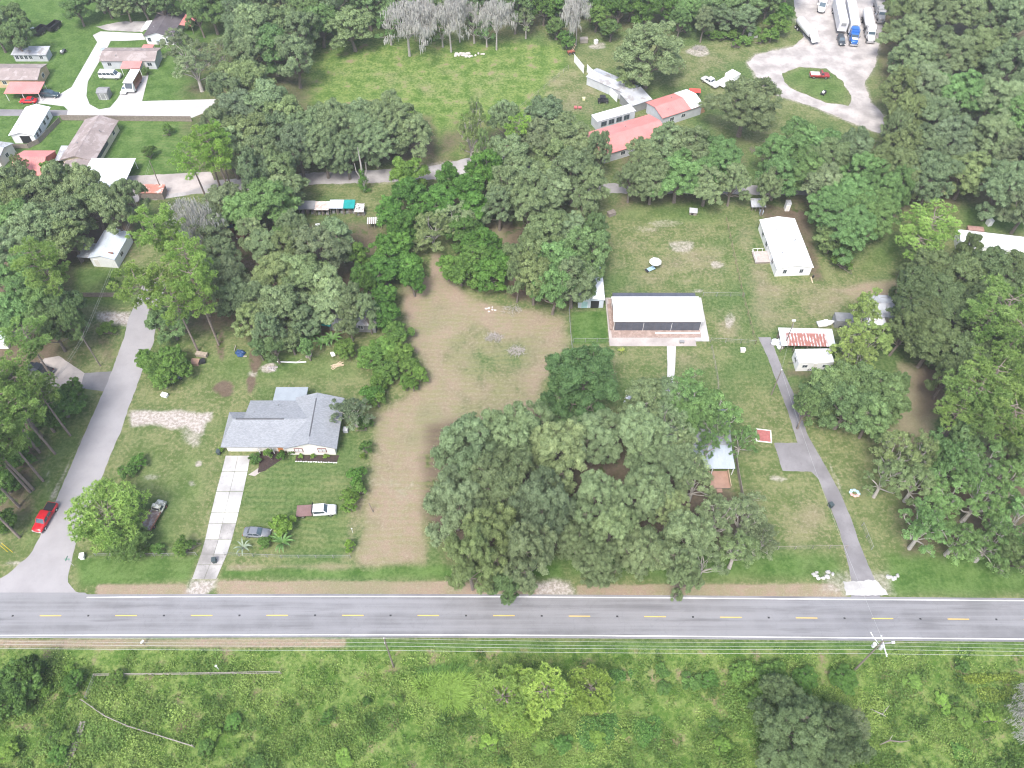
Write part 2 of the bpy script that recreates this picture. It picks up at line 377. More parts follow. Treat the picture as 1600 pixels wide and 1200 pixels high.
# ---------------------------------------------------------------- roads and paved areas
def asphalt(name, rgb, stains=0.25, streak=0.0, speck=1.0):
    m, t, b = _nodes(name); co = coords(t)
    n1 = noise(t, co, 0.22, 4); n2 = noise(t, co, 9.0, 3, 0.7); n3 = noise(t, co, 1.5, 4, 0.6)
    c = mix(t, ramp(t, n1, 0.3, 0.7), tuple(x*(1-stains*0.5) for x in rgb), tuple(x*(1+stains*0.5) for x in rgb))
    c = mix(t, math_(t, 'MULTIPLY', ramp(t, n3, 0.5, 0.75), stains), c, tuple(x*0.7 for x in rgb))
    if streak:                                     # worn wheel tracks along the lane
        mp = t.nodes.new('ShaderNodeMapping'); mp.inputs['Scale'].default_value = (0.02, 0.9, 1); t.links.new(co, mp.inputs[0])
        s = noise(t, mp.outputs[0], 1.0, 3, 0.6)
        c = mix(t, math_(t, 'MULTIPLY', ramp(t, s, 0.35, 0.65), streak), c, tuple(min(1, x*1.35) for x in rgb))
        mp2 = t.nodes.new('ShaderNodeMapping'); mp2.inputs['Scale'].default_value = (0.05, 0.6, 1); mp2.inputs['Location'].default_value = (9, 5, 0); t.links.new(co, mp2.inputs[0])
        s2 = noise(t, mp2.outputs[0], 1.0, 4, 0.6)
        c = mix(t, math_(t, 'MULTIPLY', ramp(t, s2, 0.55, 0.72), streak), c, tuple(x*0.72 for x in rgb))
    if streak:                                     # hairline cracks and darker patches
        vo = t.nodes.new('ShaderNodeTexVoronoi'); vo.feature = 'DISTANCE_TO_EDGE'; vo.inputs['Scale'].default_value = 0.16; vo.inputs['Randomness'].default_value = 1.0
        wp = t.nodes.new('ShaderNodeVectorMath'); wp.operation = 'ADD'; t.links.new(co, wp.inputs[0])
        nv = t.nodes.new('ShaderNodeTexNoise'); nv.inputs['Scale'].default_value = 0.5; nv.inputs['Detail'].default_value = 5; t.links.new(co, nv.inputs['Vector'])
        sc_ = t.nodes.new('ShaderNodeVectorMath'); sc_.operation = 'SCALE'; sc_.inputs['Scale'].default_value = 4.0; t.links.new(nv.outputs['Color'], sc_.inputs[0]); t.links.new(sc_.outputs[0], wp.inputs[1])
        t.links.new(wp.outputs[0], vo.inputs['Vector'])
        c = mix(t, math_(t, 'MULTIPLY', math_(t, 'SUBTRACT', 1.0, ramp(t, vo.outputs['Distance'], 0.0, 0.015)), 0.14), c, tuple(x*0.5 for x in rgb))
    f = math_(t, 'ADD', 1-0.14*speck, math_(t, 'MULTIPLY', n2, 0.28*speck))
    c = mix(t, 1.0, c, f, 'MULTIPLY')
    t.links.new(c, b.inputs['Base Color']); b.inputs['Roughness'].default_value = 0.85; b.inputs['Specular IOR Level'].default_value = 0.25
    bump(t, b, n2, 0.25, 0.01); return m
M_ROAD = asphalt('weathered_asphalt', (0.176, 0.178, 0.187), 0.28, 0.8)
M_SIDE = asphalt('pale_asphalt', (0.285, 0.277, 0.285), 0.16, 0.0, 0.7)
M_DRIVE = asphalt('grey_drive_asphalt', (0.195, 0.190, 0.198), 0.35)
M_CONC = asphalt('bleached_concrete', (0.44, 0.435, 0.43), 0.2, 0.0, 0.5)
M_SLAB = asphalt('stained_concrete', (0.42, 0.415, 0.405), 0.5, 0.0, 0.6)
M_SLABD = asphalt('dirty_concrete', (0.30, 0.29, 0.28), 0.7, 0.0, 0.8)
M_PINK = asphalt('pinkish_concrete', (0.37, 0.335, 0.315), 0.4, 0.0, 0.6)
M_SAND = asphalt('sandy_marl', (0.37, 0.345, 0.33), 0.55, 0.0, 1.2)
M_GRAV = asphalt('grey_gravel', (0.33, 0.315, 0.31), 0.5, 0.0, 1.4)
M_WLINE = asphalt('white_line_paint', (0.66, 0.66, 0.65), 0.3, 0.0, 1.2)
M_YLINE = asphalt('yellow_line_paint', (0.62, 0.44, 0.11), 0.35, 0.0, 1.2)

def outline(pts, z, jitter=0.0, step=1.0, close=True, seed=1):
    r = random.Random(seed); q = [P(*p) for p in pts]; out = []
    for a, b in zip(q, q[1:]+q[:1]):
        n = max(1, int((b-a).length/step)) if jitter else 1
        for i in range(n):
            p = a.lerp(b, i/n)
            out.append(Vector((p.x+r.uniform(-jitter, jitter), p.y+r.uniform(-jitter, jitter), z)))
    return out
def sheet(name, pts, z, m, label, jitter=0.0, step=1.0, holes=(), seed=1):
    loops = [outline(pts, z, jitter, step, seed=seed)]+[outline(h, z, jitter, step, seed=seed+5) for h in holes]
    tris = tessellate_polygon(loops); vs = [v for l in loops for v in l]
    me = bpy.data.meshes.new(name); me.from_pydata(vs, [], tris)
    me.update()
    me.materials.append(m)
    o = link(name, me)
    for p in me.polygons:
        if p.normal.z < 0: p.flip()
    return tag(o, label, kind='structure')

def polyline_strip(pts, off0, off1, z, mb):
    n = len(pts)
    L = []; R = []
    for i, p in enumerate(pts):
        d = (pts[min(i+1,n-1)]-pts[max(i-1,0)]).normalized(); nn = Vector((-d.y, d.x, 0))
        L.append(p+nn*off0); R.append(p+nn*off1)
    o = len(mb.v)
    for a, b in zip(L, R): mb.v += [(a.x,a.y,z),(b.x,b.y,z)]
    for i in range(n-1): mb.f.append((o+2*i, o+2*i+2, o+2*i+3, o+2*i+1))
    return mb
cl_px = [(0,962.6),(250,961.9),(500,961.5),(800,962.1),(1050,963.8),(1300,966.0),(1600,968.2)]
cl = [P(*p) for p in cl_px]
d0 = (cl[0]-cl[1]).normalized(); d1 = (cl[-1]-cl[-2]).normalized()
cl = [cl[0]+d0*500]+cl+[cl[-1]+d1*500]
road = polyline_strip(cl, 3.62, -3.62, 0.030, MB()).build('road', M_ROAD)
tag(road, 'grey two lane asphalt road with white edge lines and yellow dashes', kind='structure')
# the white edge line breaks at the mouth of the side road
pN = [p for p in cl if p.x > P(150,934).x]; pN = [P(136,933.6)-Vector((0,3.18,0))]+pN
polyline_strip(pN, 3.26, 3.10, 0.034, MB()).build('edge_line', M_WLINE, road)
polyline_strip(cl, -3.10, -3.26, 0.034, MB()).build('edge_line', M_WLINE, road)
def along(s):                                  # point at arc length s east of the first dash
    base = P(79, 962.2); acc = 0
    i = next(k for k in range(len(cl)-1) if cl[k+1].x > base.x)
    seg = [base]+cl[i+1:]
    if s < 0: return base+d0*(-s), -d0
    for a, b in zip(seg, seg[1:]):
        L = (b-a).length
        if acc+L >= s: return a.lerp(b, (s-acc)/L), (b-a).normalized()
        acc += L
dash_me = None
for k in range(-1, 14):
    p, d = along(k*12.1)
    if dash_me is None:
        o = MB().add([(-1.72,-0.075,0),(1.72,-0.075,0),(1.72,0.075,0),(-1.72,0.075,0)], [(0,1,2,3)]).build('yellow_dash', M_YLINE, road); dash_me = o.data
    else: o = link('yellow_dash', dash_me, road)
    o.location = (p.x, p.y, 0.034); o.rotation_euler = (0, 0, math.atan2(d.y, d.x))
mk_me = None; M_DARK = mat('dark_plastic', (0.03, 0.03, 0.033), 0.5)
for k in range(-1, 14):
    p, d = along(k*12.1+6.05)
    if mk_me is None:
        o = MB().frustum((-0.16,-0.14,0.16,0.14), (-0.08,-0.08,0.08,0.08), 0, 0.03).build('road_marker', M_DARK, road); mk_me = o.data
    else: o = link('road_marker', mk_me, road)
    o.location = (p.x, p.y, 0.031); o.rotation_euler = (0, 0, math.atan2(d.y, d.x))
sheet('side_road', [(-30,928),(0,904),(12,897),(47,867),(62,840),(90,775),(110,730),(130,682),(150,637),(167,600),(175,579),(195,525),(200,500),(212,474),(225,440),(262,440),
      (248,478),(245,500),(240,535),(222,580),(215,600),(200,640),(190,672),(172,712),(155,757),(140,790),(118,852),(107,895),(106,910),(118,924),(140,932.5),(140,936),(-30,936)],
      0.020, M_SIDE, 'pale grey side road joining the two lane road', 0.06, 0.8)
sheet('driveway_apron', [(-20,926),(132,926),(150,936),(-20,936)], 0.026, M_ROAD, 'darker asphalt flare where the side road meets the main road')
sheet('driveway', [(1185,527),(1204,527),(1213,552),(1222,575),(1240,615),(1262,680),(1285,720),(1310,765),(1330,810),(1345,855),(1360,890),(1370,912),(1376,934),(1330,934),(1330,905),(1325,880),(1312,830),(1296,790),(1280,750),(1268,737),(1223,736),(1209,692),(1246,692),(1230,640),(1215,600),(1200,560)],
      0.016, M_DRIVE, 'narrow grey asphalt driveway with a square parking pad', 0.05, 0.8)
sheet('culvert_apron', [(1318,909),(1368,906),(1384,922),(1388,929),(1352,931),(1322,930)], 0.022, M_SLAB, 'bleached concrete apron at the foot of the asphalt driveway', 0.12, 0.5)
sheet('gravel_road', [(200,300),(330,282),(420,276),(490,270),(600,265),(660,262),(715,251),(760,240),(800,232),(860,262),(930,286),(1000,288),(1100,288),(1200,290),(1310,292),(1310,305),(1200,304),(1050,303),(930,302),(850,284),(790,258),(740,270),(690,280),(620,284),(500,288),(400,296),(300,304),(200,318)],
      0.010, M_GRAV, 'pale gravel lane winding between the tree groves', 0.25, 1.0)
sheet('truck_yard', [(1168,98),(1182,85),(1240,73),(1255,58),(1243,20),(1240,0),(1290,-10),(1384,-5),(1380,40),(1373,75),(1368,100),(1351,130),(1360,160),(1391,190),(1380,210),(1340,195),(1270,166),(1220,151),(1190,131)],
      0.012, M_SAND, 'bare sandy truck yard looping round a grass island', 0.3, 1.2, holes=[[(1221,115),(1250,105),(1290,107),(1315,125),(1332,155),(1325,165),(1290,160),(1240,140),(1224,128)]])
sheet('concrete_lane', [(145,55),(157,49),(200,51),(222,52),(228,62),(195,64),(173,64),(165,80),(148,108),(137,128),(135,150),(140,163),(155,171),(172,168),(183,155),(192,140),(200,120),(232,118),(222,158),(260,157),(338,155),(330,172),(300,184),(104,181),(106,172),(100,166),(66,162),(40,160),(64,150),(92,148),(112,136),(122,118),(137,92),(152,66)],
      0.014, M_CONC, 'bright white concrete lane branching between the far houses')
sheet('carport_slab', [(196,275),(262,272),(330,268),(335,285),(290,300),(255,304),(190,304)], 0.018, M_PINK, 'pinkish concrete slab beside the white carport', 0.1)
sheet('asphalt_lane', [(-60,170),(106,172),(104,181),(-60,181)], 0.009, M_DRIVE, 'grey asphalt lane leading off the white concrete')
sheet('gravel_pad', [(150,42),(185,34),(228,33),(236,38),(222,50),(190,49),(165,47)], 0.011, M_GRAV, 'grey gravel pad behind the white concrete turnaround', 0.2)
sheet('garden_path', [(1042,541),(1056,541),(1055,570),(1052,610),(1042,610),(1043,570)], 0.013, M_CONC, 'straight white concrete path leading to the screened pavilion')
sheet('front_walk', [(388,742),(398,744),(418,730),(434,717),(428,713),(410,727)], 0.015, M_PINK, 'short concrete walk from the driveway to the front door', 0.03)
sheet('parking_pad', [(70,560),(92,556),(132,583),(124,610),(60,600),(40,590)], 0.017, M_PINK, 'stained concrete parking pad beside the side road', 0.05)
sheet('driveway_stub', [(132,583),(176,580),(166,612),(124,606)], 0.013, M_DRIVE, 'short grey asphalt stub between the parking pad and the side road', 0.05)
# long concrete driveway: each cast slab is a piece of its own
dw = tag(empty('driveway'), 'long bleached concrete driveway of square cast slabs', kind='structure')
rows = [(712,352.5,391.5),(737,346.5,387),(768,338,380.5),(801,330,373),(818,326,369),(843,320.5,362.5),(866,314,355),(882,308,348),(905,300,338)]
for i in range(len(rows)-1):
    (ya, la, ra), (yb, lb, rb) = rows[i], rows[i+1]
    for j in (0, 1):
        u0, u1 = j*0.5, (j+1)*0.5
        q = [P(lb+(rb-lb)*u0, yb), P(lb+(rb-lb)*u1, yb), P(la+(ra-la)*u1, ya), P(la+(ra-la)*u0, ya)]
        c = sum(q, Vector())/4
        q = [c+(p-c)*0.975 for p in q]
        z = 0.05+0.012*((i*7+j*5) % 4)/3
        MB().prism([(p.x, p.y) for p in q], -0.02, z).build('slab', (M_SLABD if (i+j) % 2 or i > 5 else M_SLAB) if i > 3 else M_SLAB, dw)
# ================================================================== BUILDINGS
M_WHITE = mat('white_siding', (0.72, 0.73, 0.73), 0.6, 0.06)
M_WROOF = mat('white_metal_roof', (0.74, 0.76, 0.78), 0.45, 0.07, 0.4, ribs=0.6, rib_axis=0)
M_WROOFY = mat('white_coated_roof', (0.74, 0.76, 0.78), 0.5, 0.07, 0.4, stain=(0.55, 0.58, 0.62), stain_amt=0.3)
M_CREAM = mat('cream_stucco', (0.66, 0.60, 0.46), 0.8, 0.1)
M_TAN = mat('tan_siding', (0.50, 0.38, 0.24), 0.75, 0.15)
M_GREYW = mat('pale_grey_siding', (0.46, 0.48, 0.51), 0.7, 0.1)
M_PALEW = mat('off_white_stucco', (0.66, 0.64, 0.60), 0.75, 0.08)
M_RED = mat('red_metal_roof', (0.56, 0.215, 0.20), 0.5, 0.12, 0.35, ribs=0.5)
M_REDW = mat('red_siding', (0.42, 0.10, 0.065), 0.65, 0.15)
M_BROWN = mat('faded_brown_shingle', (0.255, 0.215, 0.205), 0.9, 0.16, 0.5, stain=(0.33, 0.29, 0.28), stain_amt=0.4)
M_DKSH = mat('dark_shingle', (0.105, 0.095, 0.105), 0.85, 0.22, 0.5)
M_GALV = mat('galvanized_roof', (0.42, 0.44, 0.47), 0.4, 0.14, 0.5, stain=(0.30, 0.29, 0.29), stain_amt=0.4, ribs=0.4)
M_BLUEG = mat('pale_blue_metal', (0.50, 0.56, 0.63), 0.45, 0.1, 0.5, ribs=0.4)
M_WOOD = mat('weathered_boards', (0.22, 0.19, 0.165), 0.9, 0.25, 1.5)
M_DECK = mat('reddish_deck', (0.34, 0.215, 0.165), 0.85, 0.15, 1.2)
M_LUMB = mat('fresh_lumber', (0.52, 0.42, 0.30), 0.8, 0.12)
M_TEAL = mat('teal_tarp', (0.015, 0.26, 0.25), 0.5, 0.2, 1.0)
M_RUSTM = mat('rust', (0.22, 0.105, 0.07), 0.85, 0.35, 1.2)
M_MAROON = mat('maroon_trim', (0.16, 0.04, 0.04), 0.5, 0.15)
M_BLACK = mat('black_steel', (0.022, 0.023, 0.026), 0.5, 0.3)
M_GREYM = mat('grey_steel', (0.24, 0.245, 0.25), 0.5, 0.15)
M_BRICKP = mat('brick_pavers', (0.33, 0.255, 0.22), 0.9, 0.25, 1.2, stain=(0.27, 0.20, 0.17), stain_amt=0.5)
M_GLASS = glass()
def shingle_mat():
    m, t, b = _nodes('grey_blue_shingle'); co = coords(t)
    br = t.nodes.new('ShaderNodeTexBrick'); br.inputs['Scale'].default_value = 1.0; br.inputs['Mortar Size'].default_value = 0.012
    br.inputs['Brick Width'].default_value = 0.33; br.inputs['Row Height'].default_value = 0.14
    br.inputs['Color1'].default_value = (0.205, 0.22, 0.24, 1); br.inputs['Color2'].default_value = (0.285, 0.30, 0.32, 1); br.inputs['Mortar'].default_value = (0.17, 0.19, 0.21, 1)
    t.links.new(co, br.inputs['Vector'])
    c = mix(t, 1.0, br.outputs[0], math_(t, 'ADD', 0.85, math_(t, 'MULTIPLY', noise(t, co, 0.6, 4), 0.3)), 'MULTIPLY')
    t.links.new(c, b.inputs['Base Color']); b.inputs['Roughness'].default_value = 0.9; return m
M_SHING = shingle_mat()
def rusty_roof():
    m, t, b = _nodes('rusting_metal_roof'); co = coords(t)
    sp = t.nodes.new('ShaderNodeSeparateXYZ'); t.links.new(co, sp.inputs[0])
    wv = t.nodes.new('ShaderNodeTexWave'); wv.bands_direction = 'X'; wv.inputs['Scale'].default_value = 0.5; wv.inputs['Distortion'].default_value = 1.2; t.links.new(co, wv.inputs['Vector'])
    n = noise(t, co, 0.9, 4)
    inside = math_(t, 'MULTIPLY', ramp(t, sp.outputs[0], 0.7, 1.2), math_(t, 'SUBTRACT', 1.0, ramp(t, sp.outputs[0], 8.6, 9.4)))
    inside = math_(t, 'MULTIPLY', inside, math_(t, 'SUBTRACT', 1.0, ramp(t, sp.outputs[1], 2.7, 3.3)))
    f = math_(t, 'MULTIPLY', inside, ramp(t, math_(t, 'ADD', math_(t, 'MULTIPLY', wv.outputs[1], 0.35), n), 0.36, 0.66))
    t.links.new(mix(t, f, (0.68, 0.70, 0.72), mix(t, n, (0.24, 0.09, 0.07), (0.33, 0.15, 0.12))), b.inputs['Base Color'])
    b.inputs['Roughness'].default_value = 0.6; bump(t, b, wv.outputs[1], 0.3, 0.03); return m
def peeled_roof():
    m, t, b = _nodes('peeling_white_roof'); co = coords(t)
    mp = t.nodes.new('ShaderNodeMapping'); mp.inputs['Location'].default_value = (-5.0, -2.1, 0); t.links.new(co, mp.inputs[0])
    ln = t.nodes.new('ShaderNodeVectorMath'); ln.operation = 'LENGTH'; t.links.new(mp.outputs[0], ln.inputs[0])
    n = noise(t, co, 0.75, 3, 0.5, 0.8)
    f = ramp(t, math_(t, 'SUBTRACT', math_(t, 'MULTIPLY', n, 2.2), math_(t, 'MULTIPLY', ln.outputs[1], 0.55)), 0.28, 0.32)
    t.links.new(mix(t, f, (0.74, 0.75, 0.75), (0.20, 0.17, 0.155)), b.inputs['Base Color']); b.inputs['Roughness'].default_value = 0.6; return m

def frame_of(A, B, z=0.0):
    a = P(*A, z); b = P(*B, z); d = b-a; d.z = 0
    return Vector((a.x, a.y, 0)), math.atan2(d.y, d.x), d.length
def opening(root, L, D, side, u, z, w, h, fm, pm, name='window', bars=0, base=0.0):
    """A framed window or door standing proud of its wall, the pane a piece of its own."""
    t = 0.07
    def put(mb, u0, z0, u1, z1, o0, o1):
        if side == 'front': mb.box(u0, -o1, z0, u1, -o0, z1)
        elif side == 'back': mb.box(u0, D+o0, z0, u1, D+o1, z1)
        elif side == 'left': mb.box(-o1, u0, z0, -o0, u1, z1)
        else: mb.box(L+o0, u0, z0, L+o1, u1, z1)
    u0, u1, z0, z1 = u-w/2, u+w/2, z, z+h
    mb = MB(); put(mb, u0-t, z0-t, u1+t, z0, -0.02, 0.06); put(mb, u0-t, z1, u1+t, z1+t, -0.02, 0.06)
    put(mb, u0-t, z0+.001, u0, z1-.001, -0.02, 0.058); put(mb, u1, z0+.001, u1+t, z1-.001, -0.02, 0.058)
    if bars: put(mb, u-0.02, z0+.002, u+0.02, z1-.002, -0.02, 0.05)
    o = mb.build(name, fm, root)
    p = MB(); put(p, u0, z0, u1, z1, -0.02, 0.03); p.build('pane' if name == 'window' else 'panel', pm, o)
    return o
def gable(root, L, D, h, rise, axis, ov, m, name='roof', ovg=None, th=0.14, x0=0.0, y0=0.0):
    ovg = ov if ovg is None else ovg
    if axis == 'x':
        k = ov*rise/(D/2); pr = [(-ov+y0, h-k+.004), (D/2+y0, h+rise+.004), (D+ov+y0, h-k+.004), (D+ov+y0, h-k+th), (D/2+y0, h+rise+th), (-ov+y0, h-k+th)]
        return MB().profile_x(pr, x0-ovg, x0+L+ovg).build(name, m, root)
    k = ov*rise/(L/2); pr = [(-ov+x0, h-k+.004), (L/2+x0, h+rise+.004), (L+ov+x0, h-k+.004), (L+ov+x0, h-k+th), (L/2+x0, h+rise+th), (-ov+x0, h-k+th)]
    return MB().profile_y(pr, y0-ovg, y0+D+ovg).build(name, m, root)
def ridge_cap(root, L, D, h, rise, axis, m, ovg=0.2, parent=None):
    z = h+rise+0.14
    mb = MB()
    if axis == 'x': mb.profile_x([(D/2-.22, z-.05), (D/2+.22, z-.05), (D/2, z+.05)], -ovg, L+ovg)
    else: mb.profile_y([(L/2-.22, z-.05), (L/2+.22, z-.05), (L/2, z+.05)], -ovg, D+ovg)
    return mb.build('ridge_cap', m, parent)
def house(name, label, A, B, D, h, roof, rise, wm, rm, zref=0.0, ov=0.35, cat='house', windows=(), doors=(), open_walls=False, group=None, posts=None, base=0.0):
    o, rz, L = frame_of(A, B, zref); root = thing(name, label, cat, o, rz, group)
    if not open_walls:
        if roof == 'x': MB().profile_x([(0,-0.05),(D,-0.05),(D,h),(D/2,h+rise),(0,h)], 0, L).build('wall', wm, root)
        elif roof == 'y': MB().profile_y([(0,-0.05),(L,-0.05),(L,h),(L/2,h+rise),(0,h)], 0, D).build('wall', wm, root)
        elif roof == 'shed': MB().profile_x([(0,-0.05),(D,-0.05),(D,h+rise),(0,h)], 0, L).build('wall', wm, root)
        else: MB().box(0, 0, -0.05, L, D, h).build('wall', wm, root)
    else:
        n = posts or 3
        for i in range(n):
            for y in (0.08, D-0.08):
                x = 0.08+(L-0.16)*i/(n-1)
                MB().box(x-.06, y-.06, -0.05, x+.06, y+.06, h+(rise*y/D if roof == 'shed' else 0)+.02).build('post', wm, root)
    if roof in 'xy':
        r = gable(root, L, D, h, rise, roof, ov, rm); ridge_cap(root, L, D, h, rise, roof, rm, ov, r)
    elif roof == 'shed':
        k = ov*rise/D
        MB().profile_x([(-ov, h-k+.004), (D+ov, h+rise+k+.004), (D+ov, h+rise+k+.11), (-ov, h-k+.11)], -ov, L+ov).build('roof', rm, root)
    else: MB().box(-ov, -ov, h+.004, L+ov, D+ov, h+.16).build('roof', rm, root, bevel=0.04)
    for w in windows: opening(root, L, D, *w[:5], w[5] if len(w) > 5 else M_WHITE, w[6] if len(w) > 6 else M_GLASS, 'window', 1)
    for d in doors: opening(root, L, D, *d[:5], d[5] if len(d) > 5 else M_WHITE, d[6] if len(d) > 6 else M_PALEW, 'door')
    return root, L

# --- grey shingled house with front wing, rear annex and attached garage
hx, hy = -52.0, 82.3
H1 = thing('shingled_house', 'cream ranch house with grey-blue shingle roof at the head of the slab driveway', 'house', (hx, hy, 0))
MB().box(0, 0, -0.05, 11.2, 6.6, 2.5).build('wall', M_PALEW, H1)
MB().profile_y([(11.2,-0.05),(19.9,-0.05),(19.9,2.55),(15.7,4.0),(11.2,2.55)], -0.75, 9.6).build('wall', M_PALEW, H1)
MB().box(7.6, 6.6, -0.05, 12.9, 12.3, 2.6).build('wall', M_PALEW, H1)
# west roof: ridge along the street, hipped at the garage end, stepping back over the rear rooms
zr = 4.12; ze = 2.62
Rw = MB()
Rw.add([(-0.5,-0.8,ze),(15.7,-0.8,ze),(15.7,4.4,zr),(1.1,4.4,zr),(-0.5,6.9,ze+.05),(3.2,6.9,ze+.05),(3.2,4.4,zr)], [(0,1,2,3)])
Rw.add([(-0.5,-0.8,ze),(1.1,4.4,zr),(-0.5,6.9,ze+.08)], [(0,1,2)])
Rw.add([(1.1,4.4,zr),(-0.5,6.9,ze+.08),(3.0,6.9,ze+.08),(3.0,4.4,zr)], [(0,3,2,1)])
Rw.add([(3.0,4.4,zr),(3.0,9.4,ze+.30),(15.7,9.4,ze+.30),(15.7,4.4,zr)], [(0,3,2,1)])
Rw.add([(3.0,4.4,zr),(3.0,9.4,ze+.30),(3.0,6.9,ze+.08)], [(0,1,2)])
Rw.add([(-0.5,-0.8,ze-.18),(11.0,-0.8,ze-.18),(11.0,-0.8,ze),(-0.5,-0.8,ze)], [(0,1,2,3)])
Rw.add([(-0.5,-0.8,ze-.18),(-0.5,-0.8,ze),(-0.5,6.9,ze+.08),(-0.5,6.9,ze-.1)], [(0,1,2,3)])
rw = Rw.build('roof', M_SHING, H1)
MB().profile_x([(4.2,zr-.02),(4.6,zr-.02),(4.4,zr+.07)], 1.6, 10.4).build('ridge_vent', mat('dark_ridge', (0.10,0.105,0.115)), rw)
# wing roof: ridge running back from the street
pr = [(11.0,2.60),(15.7,4.30),(20.5,2.60),(20.5,2.76),(15.7,4.46),(11.0,2.76)]
rg = MB().profile_y(pr, -1.25, 10.1).build('roof', M_SHING, H1)
MB().profile_y([(15.55,4.40),(15.85,4.40),(15.7,4.50)], 0.3, 8.8).build('ridge_vent', mat('dark_ridge', (0.10,0.105,0.115)), rg)
MB().add([(7.2,9.4,2.93),(13.3,9.4,2.93),(13.3,12.7,2.74),(7.2,12.7,2.74),(7.2,9.4,2.75),(13.3,9.4,2.75),(13.3,12.7,2.6),(7.2,12.7,2.6)],
         [(0,1,2,3),(4,7,6,5),(0,4,5,1),(1,5,6,2),(2,6,7,3),(3,7,4,0)]).build('roof', mat('grey_roll_roof', (0.27,0.305,0.335), 0.8, 0.08), H1)
o = MB().box(0.5, -0.06, 0.02, 5.6, 0.04, 2.2).build('garage_door', M_PALEW, H1)
for k in range(3): MB().box(0.55, -0.075, 0.55+k*0.55, 5.55, -0.058, 0.58+k*0.55).build('door_seam', M_GREYW, o)
for u in (13.35, 17.6):
    w_ = MB(); f0 = -0.75
    w_.box(u-.78, f0-.08, 0.95, u+.78, f0+.02, 1.05); w_.box(u-.78, f0-.08, 2.05, u+.78, f0+.02, 2.15); w_.box(u-.78, f0-.078, 1.051, u-.68, f0+.02, 2.049); w_.box(u+.68, f0-.078, 1.051, u+.78, f0+.02, 2.049); w_.box(u-.03, f0-.07, 1.052, u+.03, f0+.02, 2.048)
    o = w_.build('window', M_MAROON, H1); MB().box(u-.68, f0-.045, 1.05, u+.68, f0+.02, 2.05).build('pane', mat('pale_blind', (0.55,0.56,0.57), 0.3), o)
MB().box(9.3, -0.05, 0.02, 10.2, 0.05, 2.05).build('door', mat('orange_door', (0.5,0.2,0.07), 0.5), H1)
for x in (6.0, 8.6): MB().tube([(x,-0.5,0),(x,-0.5,2.55)], 0.09, 8).build('porch_post', M_WHITE, H1)
MB().box(20.0, 6.0, 0.9, 20.03, 7.2, 2.0).build('window', M_GLASS, H1)
MB().box(20.6, 4.0, 0.0, 21.5, 4.9, 0.9).build('air_conditioner', M_GREYW, H1, bevel=0.05)
for x, y in ((4.5,6.3),(8.6,8.0)): MB().tube([(x,y,3.0),(x,y,3.9)], 0.06, 6).build('vent_pipe', M_GREYM, rw)
# flower beds
bed = thing('flower_bed', 'dark mulch bed edged with white stones under the front windows', 'flower bed', (hx+12.6, hy-2.1, 0))
MB().prism([(0,0),(7.6,-0.25),(7.9,1.2),(0.1,1.2)], 0, 0.07).build('mulch', mat('dark_mulch', (0.045,0.032,0.028), 0.95, 0.3, 3.0), bed)
er = random.Random(4)
for k in range(17): MB().ball((0.2+k*0.46, -0.1-0.018*k+er.uniform(-.03,.03), 0.07), .2, .12, .09, 6, 4, .15, er).build('edging_stone', M_WHITE, bed)
bed = thing('flower_bed', 'dark leafy bed between the garage driveway and the front walk', 'flower bed', (hx+5.9, hy-4.6, 0))
MB().prism([(0.4,0),(1.6,0.4),(4.6,3.2),(4.9,4.5),(0.1,4.5)], 0, 0.06).build('mulch', MATS['dark_mulch'], bed)

# --- screened pavilion
PV = thing('screened_pavilion', 'screened pavilion with long curved white roof and brick patio', 'pavilion', (20.9, 111.6, 0))
MB().box(-1.2, -4.15, -0.03, 16.3, 9.2, 0.08).build('patio_slab', M_PINK, PV)
MB().box(16.301, -2.9, -0.03, 19.1, 9.2, 0.10).build('patio_slab', M_SLAB, PV)
MB().box(-0.6, -1.95, 0.081, 17.6, 8.8, 0.11).build('brick_floor', M_BRICKP, PV)
M_SCRF = mat('bronze_frame', (0.10, 0.10, 0.11), 0.5); M_SCR = mat('dark_screen', (0.085, 0.095, 0.12), 0.35, 0.2, 1.0)
for yy, nm in ((0.0, 'front'), (8.45, 'back')):
    zt = 2.45 if yy == 0 else 2.2
    for i in range(16):
        x0 = 0.1+i*17.2/15
        MB().box(x0-.035, yy-.035, 0.08, x0+.035, yy+.035, zt).build('frame_post', M_WHITE if i in (5, 10) else M_SCRF, PV)
        if i < 15: MB().box(x0+.036, yy-.008, 0.10, x0+17.2/15-.036, yy+.008, zt-.05).build('screen_panel', M_SCR, PV)
    MB().box(0.05, yy-.05, zt, 17.35, yy+.05, zt+.1).build('top_rail', M_SCRF, PV)
for xx in (0.1, 17.3):
    for i in range(7):
        y0 = 0.05+i*8.4/7
        MB().box(xx-.008, y0+.036, 0.10, xx+.008, y0+8.4/7-.036, 2.2).build('screen_panel', M_SCR, PV)
        MB().box(xx-.034, y0+8.4/7-.034, 0.08, xx+.034, y0+8.4/7+.034, 2.4).build('frame_post', M_SCRF, PV)
arc = [(0.15+6.95*t-0.25, 2.62+1.15*math.sin(math.pi*(0.08+0.84*t))) for t in np.linspace(0, 1, 13)]
MB().profile_x(arc+[(y, z-0.12) for y, z in reversed(arc)], -0.35, 17.75).build('roof', mat('white_vinyl_roof', (0.80,0.80,0.79), 0.45, 0.03, 0.3), PV)
for xx in (-0.3, 5.6, 11.5, 17.6):
    MB().tube([(xx, y, z-0.16) for y, z in arc], 0.05, 5).build('roof_rib', M_WHITE, PV)
for xx in (-0.1, 17.5):
    for yy in (0.2, 6.7): MB().tube([(xx,yy,0.08),(xx,yy,2.75)], 0.06, 6).build('roof_post', M_WHITE, PV)
